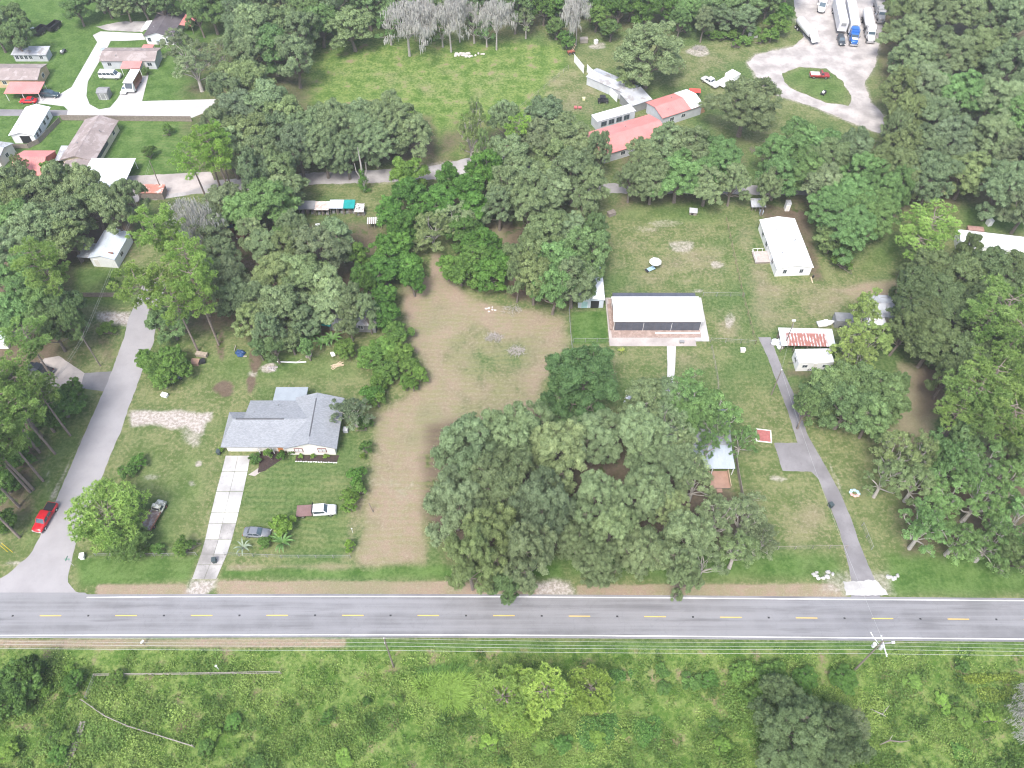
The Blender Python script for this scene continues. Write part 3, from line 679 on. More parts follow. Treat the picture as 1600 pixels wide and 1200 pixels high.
# sloping screen roof behind the white roof
MB().add([(0.1,6.6,2.55),(17.3,6.6,2.55),(17.3,8.5,2.25),(0.1,8.5,2.25)], [(0,1,2,3)]).build('screen_roof', M_SCR, PV)
MB().box(8.3, -0.9, 0.111, 17.4, -0.75, 0.3).build('planter_curb', M_WHITE, PV)
MB().box(-0.9, 0.0, 0.112, -0.35, 7.0, 0.5).build('brick_planter', M_BRICKP, PV)

# --- half-hidden house under the oaks
o, rz, L = frame_of((1000,694), (1140,696), 2.6)
HH = thing('oak_shaded_house', 'grey shingled house half hidden under the live oaks with a timber deck', 'house', (o.x, o.y, 0), 0)
MB().profile_x([(0,-.05),(7.4,-.05),(7.4,2.6),(3.7,3.9),(0,2.6)], 0, L).build('wall', M_PALEW, HH)
r = gable(HH, L, 7.4, 2.6, 1.3, 'x', .4, M_SHING); ridge_cap(HH, L, 7.4, 2.6, 1.3, 'x', mat('dark_ridge', (0.10,0.105,0.115)), .4, r)
MB().profile_x([(-5.0,2.25),(-0.3,2.58),(-0.3,2.68),(-5.0,2.35)], L-7.6, L+.3).build('roof', mat('pale_blue_porch_roof', (0.38,0.43,0.49), 0.4, 0.08, 0.5, ribs=0.5), HH)
for x in (L-7.4, L-3.6, L+.1): MB().box(x-.07, -4.9, 0, x+.07, -4.76, 2.28).build('porch_post', M_WHITE, HH)
MB().profile_x([(7.7,2.5),(12.4,2.3),(12.4,2.4),(7.7,2.6)], -1.6, 9.0).build('roof', M_WROOF, HH)
for x in (-1.4, 3.6, 8.8): MB().box(x-.07, 12.1, 0, x+.07, 12.24, 2.32).build('porch_post', M_WHITE, HH)
MB().box(-2.0, 7.6, -.05, -0.4, 10.2, 2.1).build('utility_room', M_GREYW, HH)
for u in (2.5, 6.0): opening(HH, L, 7.4, 'front', u, 0.9, 1.3, 1.1, M_WHITE, M_GLASS, 'window', 1)
for u in (2.0, 5.0): opening(HH, L, 7.4, 'right', u, 0.9, 1.2, 1.1, M_WHITE, M_GLASS, 'window', 1)
dk = P(1110,764); dx0 = dk.x-o.x; dy0 = dk.y-o.y
for k in range(17): MB().box(dx0, dy0+k*.205, 0.32, dx0+3.5, dy0+k*.205+.185, 0.37).build('deck_board', M_DECK, HH)
MB().box(dx0+.05, dy0+.05, 0.0, dx0+3.45, dy0+3.4, 0.319).build('deck_frame', M_WOOD, HH)
MB().box(dx0+3.42, dy0, 0.32, dx0+3.5, dy0+3.5, 1.25).build('deck_rail', M_LUMB, HH)
MB().box(dx0+.2, dy0-.75, 0.0, dx0+2.0, dy0-.02, 0.2).build('deck_step', M_DECK, HH)

# --- double-wide mobile home
M_MHR = mat('white_mobile_roof', (0.76,0.77,0.78), 0.5, 0.05, 0.3, stain=(0.56,0.60,0.66), stain_amt=0.25)
mh, L = house('mobile_home', 'white double-wide mobile home with low gable roof and side deck', (1210,432), (1265,432), 15.2, 2.45, 'y', 0.75, M_WHITE, M_MHR, ov=0.22,
      windows=[('front',1.9,0.9,0.7,1.0,M_GREYW),('front',5.5,0.9,0.7,1.0,M_GREYW),('left',11.8,0.9,1.0,1.0,M_GREYW),('left',8.6,0.9,1.0,1.0,M_GREYW),('left',3.2,0.9,0.9,1.0,M_GREYW),('right',3.0,0.9,1.0,1.0),('right',9.0,0.9,1.0,1.0)], doors=[('left',5.6,0.3,0.9,2.0)])
mh.rotation_euler[2] += math.radians(3.0)
for k in range(16): MB().box(-3.3, 4.0+k*.215, 0.45, -0.05, 4.0+k*.215+.195, 0.5).build('deck_board', mat('bleached_deck', (0.42,0.37,0.34), 0.9, 0.15, 1.5), mh)
MB().box(-3.25, 4.05, 0.0, -0.1, 7.4, 0.449).build('deck_frame', M_WOOD, mh)
for a, b in (((-3.3,4.0),(-3.3,7.4)), ((-3.3,7.4),(-1.0,7.4))):
    MB().tube([(a[0],a[1],1.35),(b[0],b[1],1.35)], .045, 4).build('deck_rail', M_WHITE, mh)
    for t in (0.02, .5, .98): MB().box(a[0]+(b[0]-a[0])*t-.05, a[1]+(b[1]-a[1])*t-.05, .45, a[0]+(b[0]-a[0])*t+.05, a[1]+(b[1]-a[1])*t+.05, 1.35).build('deck_post', M_WHITE, mh)

house('mobile_home', 'long white single-wide mobile home beyond the dark oak thicket', (1494,395), (1612,409), 4.6, 2.6, 'x', 0.45, M_WHITE, M_WROOF, ov=0.12,
      windows=[('front',1.6,0.95,1.3,1.0,M_BLACK),('front',6.2,0.95,1.1,1.0,M_BLACK),('front',11.5,0.95,1.1,1.0,M_BLACK),('left',2.3,1.0,0.9,1.0)], doors=[('front',8.6,0.3,0.9,2.0)])
rs_, L = house('equipment_shed', 'open shed with white metal roof streaked red with rust', (1222,540), (1303,542), 3.9, 2.3, 'shed', 0.25, M_WOOD, rusty_roof(), zref=2.0, ov=0.25, cat='shed', open_walls=True, posts=5)
MB().box(0.1, 3.7, 0, L-.1, 3.8, 2.3).build('back_wall', M_WOOD, rs_)
cp, L = house('camper_trailer', 'white camper trailer with brown patch peeling on its roof', (1243,580), (1297,579), 3.4, 2.5, 'flat', 0.0, M_WHITE, peeled_roof(), ov=0.06, cat='camper',
      windows=[('front',1.4,1.2,0.9,0.7,M_GREYW),('front',5.4,1.2,0.9,0.7,M_GREYW),('left',1.7,1.2,1.2,0.7,M_GREYW)], doors=[('front',3.4,0.4,0.7,1.8)])
MB().tube([(0,1.7,.5),(-1.2,1.7,.5)], .06, 6).build('tow_bar', M_BLACK, cp)
for x in (2.6, 4.0):
    w_ = MB().tube([(x,-.02,.35),(x,.22,.35)], .35, 12).build('wheel', M_BLACK, cp); MB().tube([(x,-.035,.35),(x,-.019,.35)], .18, 8).build('rim', M_WHITE, w_)
house('workshop', 'silver and white metal workshop behind the yellow-green trees', (1352,508), (1402,508), 5.6, 2.7, 'x', 0.7, M_GREYW, M_GALV, zref=0, cat='workshop', windows=[('front',2.0,1.0,1.0,0.9)], doors=[('front',4.2,0.02,1.0,2.1)])
house('lean_to', 'white roofed lean-to against the silver workshop', (1353,517), (1376,517), 2.0, 2.1, 'shed', 0.3, M_WHITE, M_WROOF, cat='shed', open_walls=True, posts=2)
ct, L = house('cargo_trailer', 'small grey box trailer behind the rusty shed roof', (1303,512), (1330,513), 2.4, 1.9, 'flat', 0, M_GREYM, M_GREYM, ov=0.03, cat='trailer')
for x in (1.2, 2.2):
    w_ = MB().tube([(x,-.16,.33),(x,-.003,.33)], .33, 12).build('wheel', M_BLACK, ct); MB().tube([(x,-.175,.33),(x,-.161,.33)], .17, 8).build('rim', M_WHITE, w_)
ns, L = house('narrow_shed', 'narrow white roofed shed tucked under the large oaks', (903,481), (942,481), 9.6, 2.5, 'y', 0.5, M_BLUEG, M_WROOFY, ov=0.2, cat='shed', doors=[('front',1.3,0.0,1.3,2.0,M_WHITE,mat('pale_teal',(0.35,0.55,0.56)))], windows=[('right',2.0,1.0,.9,.9),('right',6.0,1.0,.9,.9)])
MB().box(2.6, -0.05, 0.0, 4.3, 0.01, 2.1).build('doorway_dark_panel', M_BLACK, ns)  # flat black panel on the closed wall paints the doorway's dark inside

# --- small sheds on the lane
sh, L = house('feed_shed', 'small pale roofed open shed near the white mobile home', (1174,330), (1192,330), 1.8, 1.5, 'shed', 0.35, M_WOOD, M_GALV, cat='shed', open_walls=True, posts=4)
MB().box(.05, 1.6, 0, L-.05, 1.7, 1.6).build('back_wall', M_WOOD, sh)
sh, L = house('dog_kennel', 'tiny pale roofed kennel on the shady lawn', (1077,336), (1088,337), 1.1, 0.8, 'shed', 0.25, M_WOOD, M_GALV, cat='kennel', ov=.12)
MB().box(.4, -.02, .05, .9, .01, .6).build('opening', M_BLACK, sh)  # no hole cut: the kennel's shaded inside is a black panel
sh, L = house('outhouse', 'narrow pale shed standing against the dark trees', (1226,330), (1233,330), 1.2, 2.0, 'shed', 0.2, M_WHITE, M_GALV, cat='shed', ov=.08, doors=[('front',.5,0,.6,1.7)])
# --- row of scrap sheds
SR = 'scrap sheds in a row'
for nm, lab, a, b, rmx, hh in (('scrap_shed','dark grey roofed scrap shed at the shaded end of the shed row',(469,337),(493,337),M_GREYM,1.9),('scrap_shed','tan roofed scrap shed beside the pale blue shed roof',(494.5,338),(515,338),mat('tan_patched_roof',(0.45,0.38,0.34),.8,.25,1.2,stain=(.6,.58,.56),stain_amt=.5),1.9),
        ('scrap_shed','open scrap shed with pale blue metal roof',(517,336),(538,336),M_BLUEG,2.0),('scrap_shed','open scrap shed roofed with teal tarp',(538.5,336),(555,336),M_TEAL,2.0),('scrap_shed','small shed with mottled white roof closing the shed row',(556,339),(569,339),mat('mottled_roof',(0.62,0.60,0.57),.8,.1,1.2,stain=(.12,.11,.10),stain_amt=.5),1.5)):
    s_, L = house(nm, lab, a, b, 2.4, hh, 'shed', 0.3, M_WOOD, rmx, cat='shed', ov=.1, open_walls=True, posts=3, group=SR)
    MB().box(.05, 2.2, 0, L-.05, 2.28, hh+.2).build('back_wall', M_WOOD, s_)
    for k in range(3): MB().box(.3+k*L/3.2, .5, 0, .3+k*L/3.2+.6, 1.4, .5+.25*(k % 2)).build('stored_crate', M_WOOD if k % 2 else M_GREYM, s_)
sh, L = house('slatted_shelter', 'slatted white topped shelter at the edge of the vine thicket', (575,359), (597,358), 1.8, 1.7, 'flat', 0, M_WOOD, M_WOOD, cat='shelter', open_walls=True, posts=3, ov=0.0)
for k in range(7): MB().box(.05+k*L/7, -.2, 1.88, .05+k*L/7+.22, 2.0, 1.93).build('slat', M_WHITE, sh)
# --- cottage hidden in the grove
hc, L = house('grove_cottage', 'dark roofed cottage hidden in the grove behind the grey shingled house', (516,516), (588,520), 6.0, 2.5, 'x', 1.0, M_GREYM, M_GALV, cat='house', windows=[('front',2,1,1,1),('front',6.5,1,1,1)])
house('tarp_shelter', 'shelter under a bright teal tarp beside the hidden cottage', (502,517), (518,519), 1.9, 1.9, 'shed', 0.35, M_WOOD, M_TEAL, cat='shelter', open_walls=True, posts=2, ov=.15)
# --- metal building on the side road
mb_, L = house('metal_building', 'pale blue-grey metal building with white walls beside the dark oaks', (147,416), (187,416), 8.4, 2.6, 'y', 0.8, M_WHITE, M_BLUEG, ov=.2, cat='building', doors=[('front',1.2,0,1.0,2.0)], windows=[('right',3.0,1,1.1,.9)])
mb_.rotation_euler[2] -= math.radians(6)
MB().profile_x([(0.3,2.1),(4.6,2.3),(4.6,2.38),(0.3,2.18)], -3.2, -.25).build('lean_to_roof', M_GALV, mb_)
for y in (.5, 4.4): MB().box(-3.1, y-.06, 0, -2.98, y+.06, 2.12).build('post', M_WOOD, mb_)
MB().box(1.9, 1.2, 3.02, 5.0, 1.5, 3.22).build('rusty_panel', M_RUSTM, mb_)
house('cottage', 'pale blue roofed cottage behind the pine at the parking pad', (-40,545), (14,545), 7.0, 2.6, 'x', 1.0, M_WHITE, M_BLUEG, windows=[('front',3,1,1,1)])

# --- far north-west homes
ha, L = house('ranch_house', 'white walled house with dark shingle roof and red rear awning', (231,69), (272,70.5), 12.2, 2.6, 'y', 1.1, M_WHITE, M_DKSH, windows=[('right',2.2,.9,1.1,1.1,M_GREYW),('right',5.0,.9,1.1,1.1,M_GREYW),('front',6.4,.9,1.1,1.1,M_GREYW),('front',1.0,.9,.8,1.1,M_GREYW)], doors=[('front',3.6,0.1,.9,2.0)])
MB().profile_y([(L+.5,2.7),(L+4.0,2.4),(L+4.0,2.5),(L+.5,2.8)], 6.0, 11.8).build('awning', M_RED, ha)
for y in (6.2, 11.6): MB().box(L+3.8, y-.06, 0, L+3.92, y+.06, 2.42).build('post', M_WOOD, ha)
MB().profile_y([(-2.2,2.4),(-.45,2.6),(-.45,2.68),(-2.2,2.48)], 3.2, 8.0).build('awning', M_WHITE, ha)
MB().box(2.5, -1.9, 2.3, 4.8, -.4, 2.4).build('porch_roof', M_BLUEG, ha)
for x in (2.6, 4.7): MB().box(x-.05, -1.85, 0, x+.05, -1.75, 2.3).build('post', M_WHITE, ha)
hb, L = house('trailer_home', 'long brown roofed trailer home with small red porch', (163,108), (246,108), 6.0, 2.6, 'x', 0.8, M_GREYW, M_BROWN, windows=[('front',2.0,1,1,1),('front',13.0,1,1.2,1)], doors=[('front',11.6,.1,.9,2)])
MB().profile_x([(-3.2,2.15),(-.2,2.5),(-.2,2.6),(-3.2,2.25)], L*.42, L*.78).build('porch_roof', M_RED, hb)
for x in (L*.43, L*.6, L*.77): MB().box(x-.06, -3.1, 0, x+.06, -2.98, 2.18).build('post', M_WHITE, hb)
MB().profile_x([(6.2,2.5),(8.4,2.3),(8.4,2.4),(6.2,2.6)], L*.64, L*.85).build('awning', M_RED, hb)
for x in (L*.66, L*.83): MB().box(x-.05, 8.2, 0, x+.05, 8.3, 2.3).build('post', M_WHITE, hb)
hcx, L = house('trailer_home', 'long brown roofed trailer home with tan end wall beside the red carport', (-70,137), (64,137), 7.0, 2.5, 'x', 1.0, M_TAN, M_BROWN, windows=[('right',3.5,1,1.2,1.0),('front',14.0,1,1,1)])
house('carport', 'red roofed carport sheltering a red car', (14,158), (66,158), 4.6, 2.3, 'shed', 0.25, M_WHITE, M_RED, cat='carport', open_walls=True, posts=3, ov=.2)
sd_, L = house('glazed_shed', 'long pale roofed shed with a wall of dark windows', (25,96), (76,96), 3.2, 2.1, 'shed', 0.3, M_GREYW, M_GALV, cat='shed', windows=[('front',.9+1.25*i,.7,.85,1.1,M_WHITE) for i in range(4)]+[('front',7.6,.8,.9,.9)])
he, L = house('white_roofed_home', 'white roofed mobile home with dark windows along its side wall', (24,224), (59,224), 11.2, 2.6, 'y', 0.8, M_WHITE, M_WROOFY, ov=.4, windows=[('right',1.6,.8,.9,1.2),('right',3.4,.8,.9,1.2),('right',6.6,.8,.9,1.2),('right',8.8,.8,.9,1.2)])
MB().box(L*.36, -.03, .05, L*.8, .012, 2.2).build('porch_dark_panel', M_BLACK, he)  # porch shade put in as a black sheet on the solid front wall
hf, L = house('red_barn', 'red metal barn with ridge across its long red roof', (26,290), (74,290), 9.2, 3.0, 'x', 1.7, M_REDW, M_RED, ov=.2, cat='barn')
hg, L = house('brown_house', 'large house with faded brown roof and cream gable beside the white carport', (104,262), (152,264), 15.5, 2.6, 'y', 1.3, M_CREAM, M_BROWN, ov=.5, windows=[('right',12.5,.9,1.0,1.1,M_WHITE)])
MB().box(L+.02, 1.0, 1.0, L+.08, 8.5, 2.2).build('screen_window', MATS['dark_screen'], hg)
MB().profile_y([(1.2,2.5),(4.8,3.3),(8.4,2.5),(8.4,2.62),(4.8,3.42),(1.2,2.62)], -7.0, -.55).build('roof', M_BROWN, hg)
MB().box(1.5, -6.6, -.05, 8.1, -.02, 2.49).build('wall', M_CREAM, hg)
hw, L = house('white_carport', 'broad flat white carport in front of the faded brown roof', (128,308), (197,308), 10.6, 2.7, 'flat', 0, M_WHITE, M_WROOFY, cat='carport', open_walls=True, posts=3, ov=.3)
house('link_shed', 'pale metal lean-to between the red barn and the brown roof', (92,262), (113,262), 5.2, 2.1, 'shed', .3, M_WHITE, M_GALV, cat='shed', open_walls=True, posts=2, ov=.1)
house('rust_roofed_shed', 'low shed with rust red roof beside the carport slab', (219,312), (257,312), 3.0, 1.9, 'flat', 0, M_WOOD, mat('rust_red_roof',(0.45,0.20,0.15),.7,.2,.8,stain=(.6,.5,.46),stain_amt=.4), cat='shed', ov=.1)
house('tool_shed', 'small grey tool shed alone on the bright lawn', (155,156), (171,156), 2.6, 2.0, 'x', .35, M_GREYM, M_GREYM, cat='shed', ov=.1, doors=[('front',1.4,.05,1.2,1.7,M_WHITE,M_GREYM)])
house('cottage', 'pale roofed cottage beside the white-roofed mobile home', (-50,255), (5,262), 6.0, 2.6, 'x', 1.0, M_PALEW, M_GALV, windows=[('right',3,1,1,1)])

# --- red roofed compound
h1, L = house('red_roofed_house', 'red and white metal roofed house beside the round oak', (1033,199), (1094,179), 7.2, 2.9, 'x', 0.9, M_GREYW, M_RED, ov=.3, windows=[('front',3.0,1,1.2,1),('front',6.5,1,1.2,1)])
gr = MB(); D = 7.2; k = .3*.9/3.6
gr.profile_x([(-.32,2.9-k+.15),(3.6,3.95),(7.52,2.9-k+.15),(7.52,2.9-k+.18),(3.6,3.99),(-.32,2.9-k+.18)], L*.70, L+.32); gr.build('white_roof_panels', M_WROOF, h1)
MB().box(L+.02, .3, 0, L+1.6, 3.2, 1.9).build('side_room', mat('tan_boards',(0.42,0.25,0.15),.8,.15), h1)
h2, L = house('red_roofed_house', 'long red metal roofed house crowded by oaks', (922,262), (1040,226), 9.0, 2.8, 'x', 1.2, M_GREYW, M_RED, ov=.4, windows=[('front',9.0,1,1.2,1),('front',13,1,1.2,1)])
h3, L = house('white_trailer', 'white roofed trailer with dark side openings beside the long red roof', (932,204), (991,187), 3.0, 2.6, 'flat', 0, M_GREYW, M_WROOFY, cat='trailer', ov=.08, windows=[('front',2.0+2.2*i,.8,1.5,1.3,M_GREYM) for i in range(4)])
h4, L = house('metal_shed', 'grey metal shed roof behind the white panel fence', (979,160), (1000,150), 13.0, 2.4, 'y', .5, M_GREYW, M_GALV, cat='shed', ov=.2)
h4.rotation_euler[2] += math.radians(14)
h5, L = house('metal_shed', 'dark edged low grey shed roof joining the red roofed house', (985,178), (1016,168), 5.4, 2.4, 'shed', .4, M_GREYM, M_GALV, cat='shed', ov=.2)
house('red_cart_shelter', 'small red topped shelter beside the red and white roof', (1076,153), (1093,154), 1.8, 1.6, 'flat', 0, M_WOOD, mat('bright_red_top',(0.62,0.09,0.07),.5), cat='shelter', open_walls=True, posts=2, ov=.05)
fe = thing('panel_fence', 'tall white panel fence across the yard of the red roofed house', 'fence')
for a, b in (((897,97),(912,115)), ((917,113),(964,160))):
    pa, pb = P(*a), P(*b); n = max(2, int((pb-pa).length/2.4)); d = (pb-pa)/n; an = math.atan2(d.y, d.x)
    for i in range(n):
        q = MB().box(0.03, -.03, .02, d.length-.03, .03, 2.3).build('panel', M_WHITE, fe); q.location = pa+d*i; q.rotation_euler = (0,0,an)
        q = MB().box(-.06, -.06, 0, .06, .06, 2.4).build('post', M_WHITE, fe); q.location = pa+d*i

# roof vents, flues and stacks on the larger roofs
for hs, pts in ((mh, ((2.0,4.0,2.9),(5.6,7.5,2.95),(2.4,11.0,2.95))), (ha, ((2.0,3.0,3.2),(5.5,8.0,3.3))), (hb, ((4.0,1.2,2.9),(10.0,4.6,3.0))), (hg, ((2.2,5.0,3.2),(6.0,10.0,3.4))), (h1, ((2.5,1.6,3.3),(6.0,5.2,3.4))), (h2, ((6.0,2.4,3.4),(13.0,6.2,3.5))), (he, ((1.4,3.0,2.9),(4.4,7.0,2.9))), (HH, ((3.0,2.0,3.2),(9.5,5.4,3.3)))):
    for x, y, z in pts:
        v_ = MB().tube([(x,y,z),(x,y,z+.55)], .07, 7).build('roof_vent', M_GREYM, hs); MB().tube([(x,y,z+.5),(x,y,z+.62)], .14, 8).build('vent_cap', M_GREYM, v_)
# ================================================================== TREES AND PLANTS
def leaf_material(name, a, b_, trans=0.32, hue=True):
    m, t, bs = _nodes(name)
    at = t.nodes.new('ShaderNodeAttribute'); at.attribute_name = 'tint'
    oi = t.nodes.new('ShaderNodeObjectInfo')
    c = mix(t, at.outputs['Fac'], a, b_)
    c = mix(t, 1.0, c, oi.outputs['Color'], 'MULTIPLY')
    t.links.new(c, bs.inputs['Base Color']); bs.inputs['Roughness'].default_value = 0.55; bs.inputs['Specular IOR Level'].default_value = 0.25
    tr = t.nodes.new('ShaderNodeBsdfTranslucent'); t.links.new(mix(t, 1.0, c, (1.0, 1.0, 0.55), 'MULTIPLY'), tr.inputs[0])
    mx = t.nodes.new('ShaderNodeMixShader'); mx.inputs[0].default_value = trans
    t.links.new(bs.outputs[0], mx.inputs[1]); t.links.new(tr.outputs[0], mx.inputs[2])
    t.links.new(mx.outputs[0], t.nodes['Material Output'].inputs[0]); return m
M_OAK = leaf_material('oak_leaf', (0.092, 0.136, 0.060), (0.310, 0.398, 0.218))
M_PINE = leaf_material('pine_needle', (0.096, 0.185, 0.040), (0.320, 0.460, 0.150), 0.38)
M_BROAD = leaf_material('broad_leaf', (0.048, 0.100, 0.024), (0.190, 0.300, 0.092), 0.3)
M_WEED = leaf_material('weed_leaf', (0.078, 0.165, 0.028), (0.310, 0.430, 0.115), 0.32)
M_STRAW = leaf_material('straw', (0.13, 0.12, 0.05), (0.27, 0.25, 0.12), 0.2)
M_BARK = mat('grey_bark', (0.17, 0.145, 0.125), 0.9, 0.3, 2.5)
M_PBARK = mat('pine_bark', (0.215, 0.175, 0.155), 0.9, 0.3, 2.5)
M_DEAD = mat('bleached_wood', (0.34, 0.32, 0.30), 0.9, 0.25, 2.0)
M_PALE = mat('pale_bark', (0.36, 0.335, 0.31), 0.9, 0.3, 2.5)
M_MOSS = mat('grey_moss', (0.40, 0.40, 0.375), 0.95, 0.25, 2.0)

def unit(v): return v/np.maximum(np.linalg.norm(v, axis=-1, keepdims=True), 1e-9)
def leaf_quads(C, N, S, asp, r):
    n = len(C); T = unit(np.cross(N, r.normal(size=(n,3)))); B = np.cross(N, T)
    S = S[:, None]; asp = asp if np.ndim(asp) == 0 else asp[:, None]
    V = np.stack([C-T*S, C-B*S*asp+N*S*0.12, C+T*S, C+B*S*asp+N*S*0.12], 1).reshape(-1, 3)
    return V, np.arange(4*n).reshape(n, 4)
def clump_leaves(r, centers, radii, density, size, flat=0.75, asp=0.55, tint_c=None, under=-0.45):
    Cs, Ns, Ss, Ts = [], [], [], []
    for i, (c, rc) in enumerate(zip(centers, radii)):
        n = max(12, int(density*rc*rc)); d = unit(r.normal(size=(int(n*1.5),3))); d = d[d[:, 2] > under][:n]; n = len(d)
        lump = 1+0.22*np.sin(d[:, 0]*5+i)*np.sin(d[:, 1]*5+i*2.1)+0.12*np.sin(d[:, 2]*9+i)
        rad = rc*(0.30+0.62*np.sqrt(r.rand(n))+0.42*r.rand(n)**3)*lump
        Cs.append(c+d*rad[:, None]*np.array([1, 1, flat])); Ns.append(unit(d*0.9+r.normal(size=(n,3))*0.55+np.array([0, 0, 0.35])))
        Ss.append(size*(0.6+0.8*r.rand(n)))
        tc = tint_c[i] if tint_c is not None else r.rand()
        Ts.append(np.clip(tc*0.72+r.rand(n)*0.34, 0, 1))
    C = np.concatenate(Cs); V, F = leaf_quads(C, np.concatenate(Ns), np.concatenate(Ss), asp, r)
    return V, F, np.concatenate(Ts)
def oak_variant(seed, R, H, leaf=0.20, density=260, bm=None, lobes=None, trunk_h=0.26, gaps=0.12, limb=1.0, sub=1.0, bark=None, fill=8.5):
    """Spreading crown: limbs carry lobes, each lobe a cluster of leafy sprays with gaps between; trunk base at the origin."""
    r = np.random.RandomState(seed); hc = H*0.54; up = H*0.40; dn = H*0.36
    a0, a1, a2 = r.rand(3)*6.28
    n = lobes or int(9+R*1.5); L = []; LR = []
    for i in range(n):
        t = (i+0.5)/n; cz = 1-t*1.25; az = i*2.39996+r.uniform(-.35, .35)
        s = math.sqrt(max(0, 1-min(1, abs(cz))**2))
        lob = 1+0.20*math.sin(2*az+a0)+0.16*math.sin(3*az+a1)+0.08*math.sin(5*az+a2)
        if r.rand() < gaps: continue
        k = r.uniform(0.56, 0.82)
        L.append([R*s*k*lob*math.cos(az), R*s*k*lob*math.sin(az), hc+(up*cz*r.uniform(.7, 1.1) if cz > 0 else dn*cz*3.6*r.uniform(.3, 1.0))])
        LR.append(R*r.uniform(0.24, 0.38))
    L = np.array(L); LR = np.array(LR); cs = []; rads = []; tc = []; own = []
    for i, (c, q) in enumerate(zip(L, LR)):
        m = int(max(4, fill*(q/sub)**1.6)); tl = r.rand()
        for j in range(m):
            d = unit(r.normal(size=3)); d[2] = abs(d[2])*1.15-0.38; d = unit(d)
            cs.append(c+d*q*r.uniform(.62, 1.08)*np.array([1, 1, .72])); rads.append(sub*r.uniform(.38, .78)); tc.append(np.clip(.45*tl+.55*r.rand(), 0, 1)); own.append(i)
    cs = np.array(cs); rads = np.array(rads)
    V, F, T = clump_leaves(r, cs, rads, density, leaf, 0.62, 0.55, tc)
    crown = npmesh('crown', V, F, bm or M_OAK, {'tint': ('FACE', T)})
    mb = MB(); r0 = 0.055*R*limb+0.10; zf = H*trunk_h; bend = r.normal(size=2)*0.25
    mb.tube([(0,0,-0.1),(bend[0]*.3,bend[1]*.3,zf*.5),(bend[0],bend[1],zf)], [r0*1.25, r0, r0*0.9], 7)
    f = np.array([bend[0], bend[1], zf*0.96])
    for i, c in enumerate(L):
        m1 = f+(c-f)*0.4+np.array([r.normal()*.5, r.normal()*.5, 0.1*(c[2]-f[2])]); m2 = f+(c-f)*0.75+np.array([r.normal()*.4, r.normal()*.4, r.normal()*.25])
        q = r0*r.uniform(.26, .42)
        mb.tube([f, m1, m2, c], [q, q*.75, q*.55, q*.3], 5, False)
        for j in [k for k in range(len(cs)) if own[k] == i][::2]:
            e = cs[j]; s0 = m2 if r.rand() < .5 else c
            mb.tube([s0, (s0+e)/2+r.normal(size=3)*.15*LR[i]*.5, e], [q*.30, q*.2, q*.07], 4, False)
    me = bpy.data.meshes.new('trunk'); me.from_pydata(mb.v, [], mb.f); me.materials.append(bark or M_BARK); me.update()
    return dict(R=R, H=H, hc=hc, crown=crown, trunk=me)
def tufts(r, C, D, n, L, wd):
    """Needle tufts: n thin blades fanned round each shoot direction."""
    k = len(C); C = np.repeat(C, n, 0); D = np.repeat(D, n, 0)
    d = unit(D*0.75+unit(r.normal(size=C.shape))*1.0); s = unit(np.cross(d, r.normal(size=C.shape)))*wd
    l = L*(0.7+0.5*r.rand(len(C)))[:, None]
    V = np.stack([C-s, C+s, C+d*l+s*0.4, C+d*l-s*0.4], 1).reshape(-1, 3)
    return V, np.arange(4*len(C)).reshape(-1, 4)
def pine_variant(seed, R, H, base=0.55, nb=22, nt=26, flat=0.5, L=0.42):
    r = np.random.RandomState(seed); mb = MB()
    lean = r.normal(size=2)*0.35
    ax = lambda z: np.array([lean[0]*(z/H)**2*H*0.05*2, lean[1]*(z/H)**2*H*0.05*2, z])
    tr = 0.011*H+0.05
    mb.tube([ax(-0.1), ax(H*.25), ax(H*.5), ax(H*.75), ax(H*.95)], [tr*1.15, tr, tr*.8, tr*.5, tr*.12], 7)
    C = []; D = []; T = []
    for i in range(nb):
        t = (i+0.5)/nb; z = H*(base+(0.97-base)*t); az = i*2.4+r.uniform(-.5, .5)
        l = R*(0.35+0.75*math.sin(math.pi*min(1, (1-t)*0.62+0.18)))*r.uniform(.6, 1.08)
        a = ax(z); e = a+np.array([l*math.cos(az), l*math.sin(az), l*r.uniform(.05, .45)])
        m = (a+e)/2+np.array([0, 0, -l*0.08])+r.normal(size=3)*0.2
        mb.tube([a, m, e], [tr*.34, tr*.22, tr*.07], 5, False)
        tc = r.rand()
        for c0, k in ((e, nt), (a+(e-a)*0.66+r.normal(size=3)*0.3, nt//2)):
            pr = r.uniform(.26, .40)*R*0.75
            d = unit(r.normal(size=(k,3))); d[:, 2] = np.abs(d[:, 2])*0.9-0.18; d = unit(d)
            p = c0+d*pr*np.array([1, 1, flat])*(0.55+0.5*r.rand(k))[:, None]
            C.append(p); D.append(unit(d+np.array([0, 0, .55]))); T.append(np.clip(tc*.5+r.rand(k)*.5, 0, 1))
    C = np.concatenate(C); D = np.concatenate(D); T = np.concatenate(T); n = 15
    V, F = tufts(r, C, D, n, L, 0.055)
    crown = npmesh('crown', V, F, M_PINE, {'tint': ('FACE', np.clip(np.repeat(T, n)+r.uniform(-.25, .25, len(F)), 0, 1))})
    me = bpy.data.meshes.new('trunk'); me.from_pydata(mb.v, [], mb.f); me.materials.append(M_PBARK); me.update()
    return dict(R=R, H=H, hc=H*(base+0.97)/2+0.03*H, crown=crown, trunk=me)
